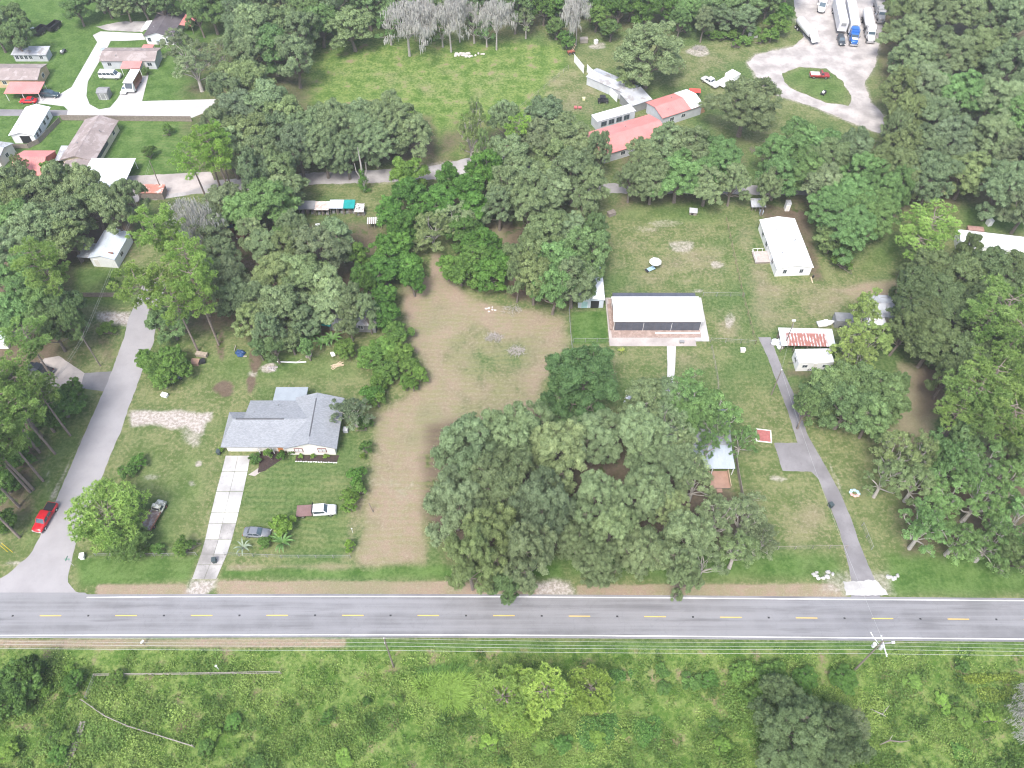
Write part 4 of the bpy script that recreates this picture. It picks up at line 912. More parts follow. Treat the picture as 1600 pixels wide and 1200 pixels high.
def bare_variant(seed, R, H, moss=0.95):
    r = np.random.RandomState(seed); mb = MB(); tips = []
    def grow(p, d, L, q, lv):
        n = 3; pts = [p]; rad = [q]
        for i in range(n):
            d = unit(d+r.normal(size=3)*0.16+np.array([0, 0, .05])); p = p+d*L/n; pts.append(p); rad.append(q*(1-0.5*(i+1)/n))
        mb.tube(pts, rad, 5 if lv < 2 else 4, False)
        if lv >= 3: tips.append(p); return
        for k in range(r.randint(3, 5)):
            j = r.randint(1, n+1); dd = unit(d+unit(r.normal(size=3))*np.array([1, 1, .6])*0.95)
            grow(pts[j], dd, L*r.uniform(.5, .75), rad[j]*0.62, lv+1)
    mb.tube([(0,0,-.1),(.1,.05,H*.2),(.15,.1,H*.36)], [.32, .26, .22], 7)
    for k in range(6):
        a = k*1.05+r.uniform(-.3, .3); grow(np.array([.15,.1,H*.34]), unit(np.array([math.cos(a)*R/H*1.6, math.sin(a)*R/H*1.6, 1.0])), H*.38, .15, 0)
    me = bpy.data.meshes.new('trunk'); me.from_pydata(mb.v, [], mb.f); me.materials.append(M_DEAD); me.update()
    tp = np.array(tips); tp = tp[r.rand(len(tp)) < moss]; n = 12
    C = np.repeat(tp, n, 0)+r.normal(size=(len(tp)*n, 3))*0.35; L = r.uniform(.4, 1.3, len(C)); s = unit(r.normal(size=C.shape)*np.array([1, 1, 0]))*0.07
    dn = np.zeros_like(C); dn[:, 2] = -L
    V = np.stack([C-s, C+s, C+dn+s*.3, C+dn-s*.3], 1).reshape(-1, 3)
    crown = npmesh('hanging_moss', V, np.arange(len(V)).reshape(-1, 4), M_MOSS)
    return dict(R=R, H=H, hc=H*0.62, crown=crown, trunk=me, cname='hanging_moss')

VAR = {
 'oakL': [oak_variant(11+i, 8.0, 14.0, 0.17, 360, gaps=0.08, sub=1.3) for i in range(4)],
 'oakM': [oak_variant(31+i, 5.2, 11.0, 0.165, 420, gaps=0.07, sub=1.05) for i in range(5)],
 'oakS': [oak_variant(51+i, 3.2, 8.0, 0.15, 480, gaps=0.05, sub=0.8) for i in range(3)],
 'thin': [oak_variant(71+i, 5.5, 11.0, 0.15, 300, gaps=0.30, limb=1.15, sub=0.95, bark=M_PALE, fill=4.6) for i in range(4)],
 'broad': [oak_variant(91+i, 3.6, 7.0, 0.18, 420, bm=M_BROAD, gaps=0.05, sub=0.85) for i in range(4)],
 'bush': [oak_variant(111+i, 1.8, 3.0, 0.12, 500, bm=M_BROAD, lobes=9, trunk_h=0.12, gaps=0.0, sub=0.5) for i in range(3)],
 'pine': [pine_variant(131+i, 4.2, 20.0, 0.60, 24, 26) for i in range(4)],
 'youngpine': [pine_variant(151+i, 4.5, 9.5, 0.14, 52, 24, 0.6) for i in range(2)],
 'bare': [bare_variant(171+i, 4.5, 12.0) for i in range(3)],
}
tree_rng = random.Random(3)
TINT = {'oak': (0.96, 1.0, 0.96), 'grey': (0.98, 0.98, 1.02), 'dark': (0.64, 0.69, 0.56), 'olive': (1.06, 1.07, 0.88), 'green': (0.80, 1.05, 0.70), 'bright': (1.10, 1.18, 0.85),
        'yellow': (1.35, 1.40, 0.85), 'pine': (1.0, 1.0, 1.0), 'gold': (1.30, 1.25, 0.95), 'glossy': (0.56, 0.76, 0.50), 'lime': (1.15, 1.15, 1.0), 'light': (1.25, 1.25, 1.2), 'deep': (0.78, 0.92, 0.70)}
NAMES = {'oakL': 'live_oak_tree', 'oakM': 'live_oak_tree', 'oakS': 'small_oak_tree', 'thin': 'open_crowned_oak_tree', 'broad': 'leafy_tree', 'bush': 'bush', 'pine': 'pine_tree', 'youngpine': 'young_pine_tree', 'bare': 'bare_tree'}
TREES = []
TINT_WORDS = {'olive': ', olive tinged', 'grey': ', dull grey tinged', 'deep': ', deep green', 'green': ', fresh green', 'bright': ', bright green', 'light': ', pale leaved', 'yellow': ', yellowish', 'dark': ', very dark', 'oak': ', plain grey-green'}
def tree(kind, px, py, rp, h, label, tint='oak', group=None, base=False, cat=None, squash=1.0):
    """px, py, rp: crown centre and radius in the photo; the crown hangs at its real height h above the ground."""
    v = tree_rng.choice(VAR[kind])
    if kind in ('oakL', 'oakM', 'oakS', 'thin') and not base: h = max(h, (1.68*rp*scale_at(px, py, h*.55)+1.5)*tree_rng.uniform(.94, 1.08))
    sz = h/v['H']; hc = v['hc']*sz
    p = P(px, py, 0) if base else P(px, py, hc)
    R = rp*scale_at(px, py, 0 if base else hc); s = R/v['R']
    e = empty(NAMES[kind], (p.x, p.y, 0), tree_rng.uniform(0, 6.283)); e.scale = (s, s*squash, sz)
    tag(e, label, cat or ('bush' if kind == 'bush' else 'tree'), group)
    link('trunk', v['trunk'], e); c = link(v.get('cname', 'crown'), v['crown'], e)
    if 'cname' in v: c['kind'] = 'stuff'
    k = tree_rng.uniform(0.84, 1.20); t = TINT[tint]; j = tree_rng.uniform(-.05, .045)
    c.color = (t[0]*(k+j), t[1]*k, t[2]*(k-j), 1)
    TREES.append((p.x, p.y, R)); return e
def grove(kind, rows, label, group, h=11, tint='oak', **kw):
    for a in rows:
        px, py, rp = a[:3]; tn = a[3] if len(a) > 3 else (tree_rng.choice([tint]*4+['olive', 'green', 'light', 'grey']) if len(rows) > 8 and kind[:3] == 'oak' and tint == 'oak' else tint); hh = a[4] if len(a) > 4 else h*tree_rng.uniform(.92, 1.30)
        kd = a[5] if len(a) > 5 else kind; lab = label
        rr = sorted((b[2] for b in rows), reverse=True)
        if tn != tint: lab += TINT_WORDS.get(tn, '')
        if len(rr) > 2 and rp == rr[0] and rr[1] < rr[0]: lab += ', widest of them'
        elif len(rr) > 2 and rp == rr[-1] and rr[-2] > rr[-1]: lab += ', smallest of them'
        if len(lab.split()) > 16: lab = label
        tree(kd, px, py, rp, hh, lab, tn, group, **kw)

# --- the great oaks in front of the half-hidden house
G = 'spreading oaks between the mown lot and the grey roofed house'
grove('oakL', [(735,712,58),(805,688,54),(712,790,52),(785,765,58),(765,850,54),(845,800,52),(825,875,46,'grey'),(868,718,54,'light'),(735,880,40)],
      'broad grey-green live oak in the cluster beside the dry mown lot', G, 14)
grove('oakL', [(928,690,46,'light'),(930,790,44,'light'),(1000,690,48,'light'),(1005,775,44,'light'),(1050,735,40,'light')],
      'light grey-green live oak shading the half-hidden grey roof', G, 14)
grove('thin', [(1010,640,36,'oak',11),(1075,630,44,'green',11),(1120,650,38,'green',11),(1160,690,24,'green',9),(1105,700,20,'green',9),(1040,665,38,'light',12),(1065,712,34,'light',12),(1120,668,26,'green',10),(1085,755,36,'light',11),(1000,628,32,'oak',11,'oakM'),(1045,628,28,'oak',10,'oakM'),(1075,655,26,'green',10,'oakM'),(1100,640,26,'green',10,'oakM')], 'open oak with roof showing between its boughs', 'open oaks over the grey roofed house', 11)
grove('oakL', [(905,850,40),(955,835,36,'light'),(935,885,34),(1005,865,42,'light'),(1065,850,46,'light'),(1118,812,40,'light',12,'thin'),(1045,800,30,'light',11),(1065,905,26)], 'grey-green live oak overhanging the grassy road verge', 'oaks along the road verge', 12)
grove('thin', [(1160,815,40,'grey',10),(1190,845,30,'grey',9),(1150,865,36,'olive',10),(1100,880,34,'oak',10)], 'thin-leaved oak at the edge of the striped lawn', 'thin oaks at the lawn edge', 10)
tree('oakL', 905, 605, 68, 11, 'dense dark glossy green oak beside the white garden path', 'glossy')
tree('oakM', 880, 640, 34, 9, 'low dark green oak tucked under the dense glossy oak', 'deep')
tree('oakM', 795, 915, 30, 11, 'oak bough drooping over the white edge line of the road', 'deep', squash=0.8)

# --- west grove
G = 'dark oaks behind the metal building'
grove('oakM', [(15,295,36),(55,312,40),(98,300,34),(100,345,38),(145,325,34),(140,300,28),(180,335,30),(20,345,42),(62,365,40),(110,375,32),(15,400,42),(55,400,36),(205,318,24),(30,318,34)],
      'dark green oak in the dense grove beyond the metal building', G, 12, 'oak')
tree('broad', 85, 275, 22, 8, 'bright glossy green tree in front of the red roofed barn', 'bright')
tree('thin', 35, 262, 14, 9, 'thin half-bare tree standing against the red barn roof', 'olive')
G = 'leafy oaks beside the parking pad'
grove('oakM', [(12,455,36,'green'),(45,465,36,'green'),(70,482,34,'green'),(105,485,30,'deep'),(25,500,36,'green'),(80,515,30,'deep'),(118,510,20,'deep'),(50,430,30,'green')],
      'mid green oak in the thicket above the parking pad', G, 10)
tree('bush', 168, 514, 15, 2.4, 'round green bush beside the sandy turnout', 'bright')
tree('bush', 178, 442, 8, 3.5, 'small dark bush by the low fence', 'deep')
PL = 'tall pines by the metal building and side road'
tree('pine', 60, 405, 32, 21, 'tall leaning pine with bright crown, taller of a pair by the parking pad', 'pine', PL)
tree('pine', 78, 428, 26, 18, 'tall slim pine, shorter of a pair by the parking pad', 'pine', PL)
tree('pine', 38, 528, 30, 15, 'broad bright pine leaning over the black pickup', 'pine', PL)
tree('pine', 0, 592, 30, 15, 'bright pine at the edge of the parking pad', 'pine', PL)
for a in [(240,358,32,20),(265,372,24,18),(215,445,34,18),(255,445,26,17),(290,405,30,20),(300,440,30,19),(275,475,26,17),(310,465,22,17)]:
    tree('pine', *a, 'bright yellow-green pine in the clump at the end of the side road', 'lime', 'pines at the end of the side road')
tree('bare', 300, 345, 28, 13, 'moss-draped bare grey tree behind the bright pines')
tree('oakM', 265, 505, 30, 9, 'dark drooping oak over the edge of the side road', 'deep')
tree('oakM', 330, 365, 32, 10, 'dull grey-green oak behind the bright pine clump', 'grey')
tree('oakM', 345, 400, 30, 10, 'grey-green oak between the pines and the rusty trucks', 'oak')
grove('broad', [(245,575,24),(270,560,22),(228,560,16),(255,595,20),(285,575,16)], 'bright green leafy shrub beside the side road', 'leafy shrubs beside the side road', 4, 'bright', cat='shrub')
# pine strip along the side road, crowns partly out of frame
for a in [(52,765,34,19),(47,769,30,17),(30,792,32,18),(31,840,30,16),(62,707,30,18),(85,675,32,17),(66,682,30,19),(15,822,30,18),(-25,770,34,19),(-30,700,34,18)]:
    tree('pine', *a, 'tall pine with long bare trunk in the strip along the side road', 'pine', 'pines along the side road', base=True)
for a in [(30,640,30,17),(5,680,30,18),(60,615,26,16),(8,615,30,17)]:
    tree('pine', *a, 'full bright pine overhanging the shaded grass strip', 'pine', 'bright pines over the grass strip')
grove('broad', [(95,635,32,'deep',6),(70,650,26,'deep',5),(115,615,20,'deep',5),(25,715,24,'deep',4),(8,760,24,'deep',4),(10,815,22,'deep',4),(45,690,18,'deep',4)], 'dark green thicket shrub under the roadside pines', 'thicket under the roadside pines', 5, cat='shrub')
tree('youngpine', 172, 812, 52, 8.0, 'broad bushy young pine beside the rusty flatbed', 'lime', squash=0.9)
tree('youngpine', 200, 846, 28, 5, 'low bushy pine growing into the broad young pine', 'pine')
grove('bush', [(198,735,15,'deep',2.4),(216,722,14,'green',2.2),(288,854,18,'bright',3.0),(222,860,14,'olive',2),(248,858,12,'deep',1.8)], 'low green bush in the rough lawn near the young pine', 'bushes in the rough lawn', 2.5)

# --- around the grey shingled house
tree('thin', 553, 645, 30, 8, 'olive-grey tree leaning against the grey shingled house', 'grey')
for a in [(578,618,18,'green',4),(590,625,13,'bright',4),(570,662,13,'deep',3),(556,745,15,'green',4),(560,765,13,'bright',3),(545,775,13,'bright',3),(572,700,11,'deep',3),(548,790,12,'yellow',3)]:
    tree('bush', *a[:3], a[4], 'leafy bush on the line between the front lawn and the dry lot', a[3], 'bushes along the lawn boundary')
tree('bush', 566, 713, 5, 1.6, 'clipped lime green ball bush on the lawn boundary', 'yellow')
tree('bush', 546, 853, 9, 2.5, 'small yellow-green sapling at the corner of the front lawn', 'yellow')
tree('bush', 420, 709, 8, 2.2, 'clipped round dark green topiary beside the front door', 'bright')
tree('bush', 440, 713, 8, 2.2, 'clipped round green topiary at the corner of the front wing', 'green')
tree('bush', 400, 716, 11, 1.3, 'low leafy shrub in the bed beside the garage driveway', 'deep')
tree('bush', 455, 706, 6, 1.5, 'grey-green shrub against the front wing wall', 'grey')
tree('bush', 346, 702, 4, 1.4, 'small yellow shrub at the corner of the garage', 'yellow')
for a in [(470,713),(489,713),(509,713)]: tree('bush', *a, 4.6, 0.7, 'small yellow-green shrub in the bed under the front windows', 'yellow', 'yellow shrubs under the front windows')
tree('broad', 440, 820, 18, 4, 'wispy yellow-green tree between the car and the flatbed truck', 'yellow')
tree('bush', 414, 848, 12, 2.0, 'dark leafy shrub beside the dark car', 'deep')

# --- middle grove
G = 'oaks behind the grey shingled house'
grove('oakM', [(425,325,42),(380,335,34),(350,318,32),(445,300,34),(490,395,46),(455,392,32,'olive'),(525,375,30),(430,440,40),(470,435,42,'olive'),(400,478,38),(440,485,38),(505,445,30),(520,480,34),(548,475,24),(375,470,30),(395,505,28,'olive'),(365,440,26)],
      'grey-green oak in the grove behind the grey shingled house', G, 10)
grove('oakM', [(545,505,22),(480,505,26),(335,430,28),(420,395,30),(395,370,26),(575,490,18),(460,360,22),(420,520,24)], 'oak filling the middle of the grove behind the shingled house', 'inner oaks of the middle grove', 9)
grove('oakS', [(455,535,18,'olive'),(430,548,18,'deep'),(405,545,14,'deep'),(480,545,12,'green'),(350,470,20,'grey')], 'small oak at the lower edge of the middle grove', 'small oaks at the grove edge', 6)
G = 'bright leafy trees beside the mown lot'
grove('broad', [(610,395,32),(600,425,32),(635,420,30),(645,440,20),(598,470,22,'green'),(600,495,24,'green'),(560,405,20,'bright'),(565,432,18,'deep'),(575,445,14,'deep')],
      'leafy green tree on the edge of the dry mown lot', G, 7, 'green')
grove('broad', [(618,520,22),(600,545,24),(622,555,24),(580,560,22),(605,580,22),(640,575,18),(655,585,14),(590,600,14),(540,545,18),(635,600,10),(645,602,8)],
      'bright green low shrub in the thicket at the lot corner', 'thicket shrubs at the lot corner', 4, 'bright', cat='shrub')
grove('broad', [(745,405,32,'bright'),(720,425,26,'bright'),(765,430,30,'green'),(700,420,20,'bright'),(785,410,22,'green'),(760,385,24,'green'),(740,385,20,'green')],
      'bright green tree at the gap above the mown lot', 'bright trees at the lot gap', 7)
G = 'vine tangled trees above the mown lot'
grove('broad', [(640,275,26,'bright',9),(640,310,30,'green',9),(610,335,26,'green',9),(650,345,30,'green',8),(690,320,32,'green',9),(730,300,28,'green',10),(700,285,22,'green',10),(760,270,28,'green',12),(740,330,30,'green',9),(625,365,22,'green',8),(725,365,28,'deep',8)],
      'vine tangled green tree in the thicket along the gravel lane', G, 9)
tree('thin', 675, 360, 36, 8, 'arching grey-olive tree over the gap in the thicket', 'olive')
tree('thin', 715, 345, 30, 8, 'half-dead grey tree lying across the thicket', 'light')
grove('thin', [(735,215,22,'bright',15),(757,235,16,'bright',14),(745,190,14,'bright',16)], 'slender pale green tree rising over the gravel lane', 'slender pale green trees', 14)
tree('pine', 812, 200, 20, 14, 'small bright pine crown among the dark oaks', 'bright')
G = 'dark oaks by the gravel lane'
grove('oakM', [(850,190,36),(880,215,36),(835,225,34),(905,245,30),(800,250,34),(790,190,22),(860,255,40),(820,285,38),(895,275,36),(790,300,32),(860,310,36),(925,300,26),(910,335,24),(935,240,18),(830,335,30),(780,325,28)],
      'dark grey-green oak in the clump beside the red roofed house', G, 12)
G = 'oaks beside the narrow white shed'
grove('oakM', [(850,375,40,'olive'),(890,370,40),(820,400,30,'olive'),(870,415,42),(915,395,34,'deep'),(835,435,30,'olive'),(895,445,36),(915,430,28,'deep'),(865,455,28,'green'),(808,440,16,'olive'),(930,370,22,'deep')],
      'large green oak crowding the narrow white shed', G, 11)

# --- north west woods
G = 'trees round the far white-walled houses'
grove('oakM', [(15,30,26,'deep'),(28,60,22,'deep'),(120,14,22,'green'),(165,2,22),(195,8,22),(222,2,22),(252,6,22,'deep'),(330,18,28),(355,8,26),(308,22,18,'deep'),(-10,45,24)],
      'dark tree in the belt behind the far houses', G, 10)
tree('thin', 285, 80, 34, 9, 'sparse dark tree with pale bare limbs beside the brown roofed trailer', 'grey')
tree('thin', 305, 110, 34, 8, 'sparse spreading tree over the bright lawn', 'grey')
tree('thin', 345, 85, 28, 10, 'sparse dark tree with a cavity showing bright lawn', 'oak')
tree('bush', 232, 238, 11, 3.2, 'dark round shrub alone on the bright lawn', 'deep')
tree('bush', 262, 203, 9, 3.0, 'pale green shrub on the bright lawn near the long fence', 'bright')
tree('bush', 228, 110, 7, 2.4, 'grey-green bush beside the red porch', 'grey')
G = 'oaks between the far houses and the pasture'
grove('oakM', [(375,30,30),(400,45,34),(440,45,34),(425,80,36),(460,95,30),(470,55,28),(395,85,30),(375,125,32,'olive'),(355,150,28),(400,135,30,'olive'),(420,165,36),(375,175,36),(340,200,26),(390,215,38),(430,215,34),(360,240,32),(410,250,34),(445,185,28,'olive'),(465,235,30),(440,270,30),(400,280,28),(380,75,24)],
      'grey-green oak in the broad belt beside the pasture', G, 12)
for a in [(320,225,26,17),(300,250,24,16),(340,245,22,16),(335,215,20,17)]:
    tree('pine', *a, 'bright tall pine in front of the oak belt by the lawn', 'bright', 'pines in front of the oak belt')
G = 'oaks at the near edge of the pasture'
grove('oakL', [(520,205,42),(560,200,42),(612,195,40),(645,215,34),(505,240,36),(480,215,34),(585,225,36),(540,245,28)],
      'large grey-green oak between the pasture and the gravel lane', G, 12)
G = 'woods on the far side of the pasture'
grove('oakM', [(500,40,32,'green'),(520,10,28),(550,45,34,'olive'),(480,20,26,'deep'),(575,10,26,'deep'),(600,5,24,'deep'),(660,0,24,'deep'),(735,2,26,'deep'),(805,10,24,'deep'),(690,-8,24,'deep'),(770,-6,24,'deep'),(630,-10,26,'deep')],
      'dark oak in the woods along the far edge of the pasture', G, 12)
for a in [(635,38,34,15),(662,28,20,13)]: tree('bare', *a, 'silvery bare tree at the far edge of the pasture, wider of the dead trees', 'oak', 'silvery dead trees')
for a in [(702,32,24,15),(716,20,18,14)]: tree('bare', *a, 'pale brownish bare tree between two other dead trees at the pasture edge', 'oak', 'pale dead trees')
tree('bare', 775, 32, 22, 14, 'silvery bare tree with stubby limbs at the far pasture edge')
grove('thin', [(660,45,20,'light',9),(690,48,18,'green',9),(740,42,20,'light',9),(760,48,16,'green',9),(608,42,20,'green',10)], 'pale leafy tree among the dead trees at the pasture edge', 'leafy trees among the dead ones', 9)
tree('thin', 822, 32, 16, 10, 'pale thin tree at the corner of the pasture', 'light')
tree('bare', 903, 22, 18, 15, 'moss-hung bare tree behind the white panel fence')
G = 'mixed woods behind the white panel fence'
grove('broad', [(870,45,18,'grey',6),(886,62,14,'deep',5),(932,30,22,'olive',7),(955,48,18,'grey',6),(965,18,22,'deep',9),(985,8,20,'deep',9),(1012,18,24,'deep',10),(1040,8,24,'deep',10),(850,12,22,'deep',10),(880,10,22,'deep',10),(925,5,22,'deep',10)],
      'mixed green tree in the woods behind the white panel fence', G, 8)
G = 'woods behind the round oak and scrap heap'
grove('oakM', [(1075,20,24,'green'),(1062,35,16,'green'),(1100,5,24,'deep'),(1135,12,26,'deep'),(1170,10,26,'deep'),(1100,35,16,'grey'),(1200,5,22,'deep'),(1130,30,22,'oak'),(1165,32,20,'oak')],
      'tree in the woods between the scrap heap and the truck yard', G, 9)
grove('broad', [(1215,38,18,'bright',6),(1205,55,12,'bright',4),(1222,20,16,'green',6)], 'bright green tree beside the tank trailer', 'bright trees by the tank trailer', 5)
grove('bush', [(1110,52,12),(1128,56,10),(1148,55,11),(1165,62,12),(1178,50,12),(1150,68,8),(1190,62,8)], 'low bright weedy bush along the woods edge', 'weedy bushes along the woods edge', 2.2, 'bright')

grove('oakM', [(x, y, 26, 'deep' if (x//7) % 2 else 'oak') for x, y in [(150,-14),(185,-20),(225,-24),(265,-18),(300,-8),(335,-16),(370,-12),(410,5),(440,-8),(470,-10),(505,-18),(545,-14),(590,-22)]], 'dark oak in the second row of woods beyond the far houses', 'second row of far woods', 12)
grove('oakM', [(x, y, 26, 'deep') for x, y in [(640,-30),(685,-30),(725,-28),(765,-30),(805,-18),(845,-22),(890,-24),(935,-26),(980,-22),(1025,-26),(1065,-22),(1110,-26),(1150,-24),(1195,-24),(1235,-28),(1400,-16),(1440,-10)]], 'dark oak in the deep woods beyond the pasture', 'deep woods beyond the pasture', 12)
# --- north east
tree('oakL', 1015, 88, 56, 11, 'big round oak beside the grey metal shed roofs', 'oak')
tree('oakM', 990, 120, 26, 8, 'low bough of oak resting over the shed roofs', 'olive')
tree('oakL', 1165, 170, 52, 11, 'big round dark oak beside the sandy loop', 'oak')
G = 'oaks between the red roof and the shady lawn'
grove('oakL', [(1080,240,50),(1035,235,40),(1005,255,34),(1120,260,44,'green'),(1060,280,42,'green'),(1105,290,36),(1020,285,32),(1145,290,26),(985,285,24)],
      'grey-green oak between the red roof and the shady lawn', G, 11)
G = 'trees between the sandy loop and the mobile home'
grove('oakM', [(1240,225,36,'green'),(1210,245,30,'green'),(1275,230,36,'green'),(1215,280,30,'green'),(1250,270,36,'green'),(1295,255,34),(1280,290,30),(1325,240,34),(1200,300,20),(1345,275,32)],
      'mid green tree in the belt south of the sandy loop', G, 11)
G = 'deep green trees beside the mobile home'
grove('oakL', [(1330,320,46,'green'),(1295,330,34,'green'),(1360,340,40,'green'),(1325,365,42,'green'),(1375,310,34,'green'),(1300,375,24,'bright',7)],
      'deep green leafy oak beside the white mobile home', G, 11)
tree('bush', 1318, 408, 18, 3.5, 'rounded green shrub on the lawn by the mobile home', 'bright')
tree('pine', 1455, 345, 36, 13, 'pale lime feathery tree between the mobile homes', 'lime')
tree('pine', 1440, 380, 30, 10, 'low pale lime feathery tree beside the rust coloured lawn', 'lime')
G = 'dense oaks of the eastern woods'
grove('oakL', [(1425,95,38),(1405,145,30),(1420,60,36),(1450,30,38),(1495,20,40),(1545,20,40),(1590,40,40),(1445,140,42),(1480,90,44),(1530,85,44),(1580,110,44),(1418,188,30),(1450,190,44),(1500,150,46),(1555,165,46),(1600,190,42),(1408,235,32),(1435,240,42),(1490,220,44),(1545,230,46),(1590,260,42),(1400,275,34),(1455,285,38),(1510,275,40),(1560,300,40),(1605,325,36),(1378,262,30),(1620,110,40),(1410,20,30),(1400,300,26),(1402,205,22)],
      'grey-green oak in the dense woods east of the truck yard', G, 12)
G = 'dark oaks of the eastern thicket'
grove('oakM', [(1450,425,34),(1425,455,34),(1465,470,40),(1500,435,38),(1440,500,38),(1490,500,42),(1540,430,34),(1580,425,34),(1530,470,36),(1410,520,26),(1455,540,38),(1500,555,36),(1480,590,26),(1420,490,30),(1600,455,34),(1510,395,20),(1550,530,38),(1590,560,36)],
      'dark oak in the thicket beyond the rusty roofed shed', G, 10, 'dark')
for a in [(1575,480,44,18),(1540,500,30,16),(1590,520,36,17),(1530,610,44,17),(1560,590,40,18),(1500,640,30,14),(1585,650,40,17),(1545,650,30,16),(1600,600,40,17)]:
    tree('pine', *a, 'large bright green pine in front of the dark oak thicket', 'pine', 'bright pines by the oak thicket')
for a in [(1345,505,30,12,'thin'),(1325,540,28,11,'thin'),(1360,535,30,11,'thin'),(1340,570,32,10,'thin'),(1320,580,22,9,'thin'),(1350,480,18,12,'thin')]:
    tree(a[4], *a[:4], 'yellow-green tree overhanging the white camper', 'yellow', 'yellow-green trees by the camper')
G = 'oaks beside the asphalt driveway'
grove('oakM', [(1300,610,42),(1345,605,40),(1275,625,30),(1320,640,38),(1375,625,38),(1360,655,32),(1400,605,20),(1395,640,20),(1260,640,18,'deep')], 'dark grey-green oak spreading over the asphalt driveway', G, 9, 'deep')
G = 'gnarled oaks by the road and driveway'
grove('thin', [(1398,708,34,'olive'),(1435,712,32,'olive'),(1385,748,32,'olive'),(1432,758,36,'olive'),(1482,722,40,'green'),(1530,728,40,'green'),(1475,780,38,'green'),(1530,785,42,'green'),(1580,750,40,'green'),(1445,828,36,'green'),(1498,845,40,'green'),(1550,850,42,'green'),(1590,815,40,'green'),],
      'gnarled green oak with pale bare limbs in the corner by the road', G, 10)
grove('oakM', [(1590,870,34,'deep'),(1470,725,26,'green'),(1585,700,30,'deep'),(1500,690,28,'deep')], 'fuller oak among the gnarled road oaks', 'fuller oaks in the road corner', 10)

# --- overgrown field south of the road
tree('pine', 790, 1085, 40, 9, 'yellow-green pine, broader of a pair in the overgrown field', 'gold')
tree('pine', 850, 1075, 36, 8, 'yellow-green pine close beside the broader field pine', 'gold')
tree('youngpine', 810, 1100, 42, 6.5, 'bushy low yellow-green pine under the field pines', 'gold')
tree('youngpine', 922, 1080, 30, 6, 'small yellow-green pine beside the blue-green creeper', 'gold')
tree('oakL', 1235, 1140, 62, 10, 'dark grey oak with pale twigs in the overgrown field', 'dark')
tree('oakL', 1300, 1170, 56, 9, 'dark grey oak leaning over the weeds, lower of a pair', 'dark')
tree('oakM', 1215, 1080, 28, 8, 'dark grey topped oak next to bright weeds', 'dark')
tree('thin', 1320, 1135, 36, 7, 'twiggy grey oak beside a fallen dead branch', 'grey')
grove('broad', [(25,1065,34,'deep'),(10,1095,34,'deep'),(48,1045,20,'deep')], 'dark green leafy tree beside the broken rail fence', 'dark trees by the broken fence', 5)
grove('broad', [(1195,1065,22,'bright',3),(1180,1090,20,'bright',3),(1160,1050,18,'bright',2.5),(1260,1060,20,'green',2.5),(45,1105,10,'bright',2),(115,1065,16,'green',2.5),(15,1175,18,'yellow',2),(90,1180,16,'green',2),(180,1060,14,'bright',2),(1210,1050,18,'bright',3),(1320,1060,22,'green',2.5)],
      'rank green shrub in the overgrown field', 'rank shrubs in the overgrown field', 3, cat='shrub')
tree('bare', 1618, 1120, 28, 7, 'bare grey tree at the edge of the overgrown field')

fr = random.Random(12)
for i in range(46):
    px, py = fr.uniform(60, 1590), fr.uniform(1040, 1195)
    if 740 < px < 960 and py < 1150 or 1170 < px < 1350 and py > 1070 or 120 < px < 310 and 1085 < py < 1175: continue
    tree(fr.choice(('bush', 'broad')), px, py, fr.uniform(7, 17), fr.uniform(.8, 1.9), 'low leafy shrub rising from the weeds of the overgrown field', fr.choice(('bright', 'green', 'bright', 'deep', 'yellow')), 'low shrubs among the field weeds', cat='shrub')
# ================================================================== VEHICLES
V_WHITE = paint('white_car_paint', (0.74, 0.75, 0.76)); V_RED = paint('red_car_paint', (0.52, 0.012, 0.02)); V_BLACK = paint('black_car_paint', (0.018, 0.022, 0.032)); V_BLUE = paint('blue_car_paint', (0.02, 0.13, 0.45))
V_GREY = paint('silver_grey_car_paint', (0.16, 0.175, 0.20)); V_DKRED = paint('dull_red_car_paint', (0.30, 0.03, 0.03), 0.5); V_DKG = paint('charcoal_car_paint', (0.045, 0.055, 0.065))
M_TYRE = mat('tyre_rubber', (0.02, 0.02, 0.021), 0.9); M_CHROME = mat('bright_metal', (0.62, 0.62, 0.63), 0.25, 0.05, metal=0.8); M_WGLASS = glass('windscreen_glass', (0.05, 0.075, 0.095))
M_LAMP = mat('clear_lamp', (0.75, 0.76, 0.74), 0.2, 0.05); M_TAIL = mat('red_lamp', (0.35, 0.01, 0.01), 0.3)
def two(front, rear):
    a, b = P(*front), P(*rear); d = a-b; c = (a+b)/2
    return (c.x, c.y, 0), math.atan2(d.y, d.x), d.length
def wheels(root, xs, hw, r, wd=0.24, rim=None):
    for x in xs:
        for s in (-1, 1):
            w_ = MB().tube([(x, s*(hw-wd), r), (x, s*hw, r)], r, 14).build('wheel', M_TYRE, root)
            MB().tube([(x, s*(hw-.02), r), (x, s*(hw+.015), r)], r*0.58, 10).build('rim', rim or M_CHROME, w_)
def panel(q, i0=0.08, i1=0.08, off=0.012):
    q = [Vector(p) for p in q]
    def at(u, v): return q[0].lerp(q[1], u).lerp(q[3].lerp(q[2], u), v)
    n = (q[1]-q[0]).cross(q[3]-q[0]).normalized()*off
    return [tuple(at(u, v)+n) for u, v in ((i0,i1),(1-i0,i1),(1-i0,1-i1),(i0,1-i1))]
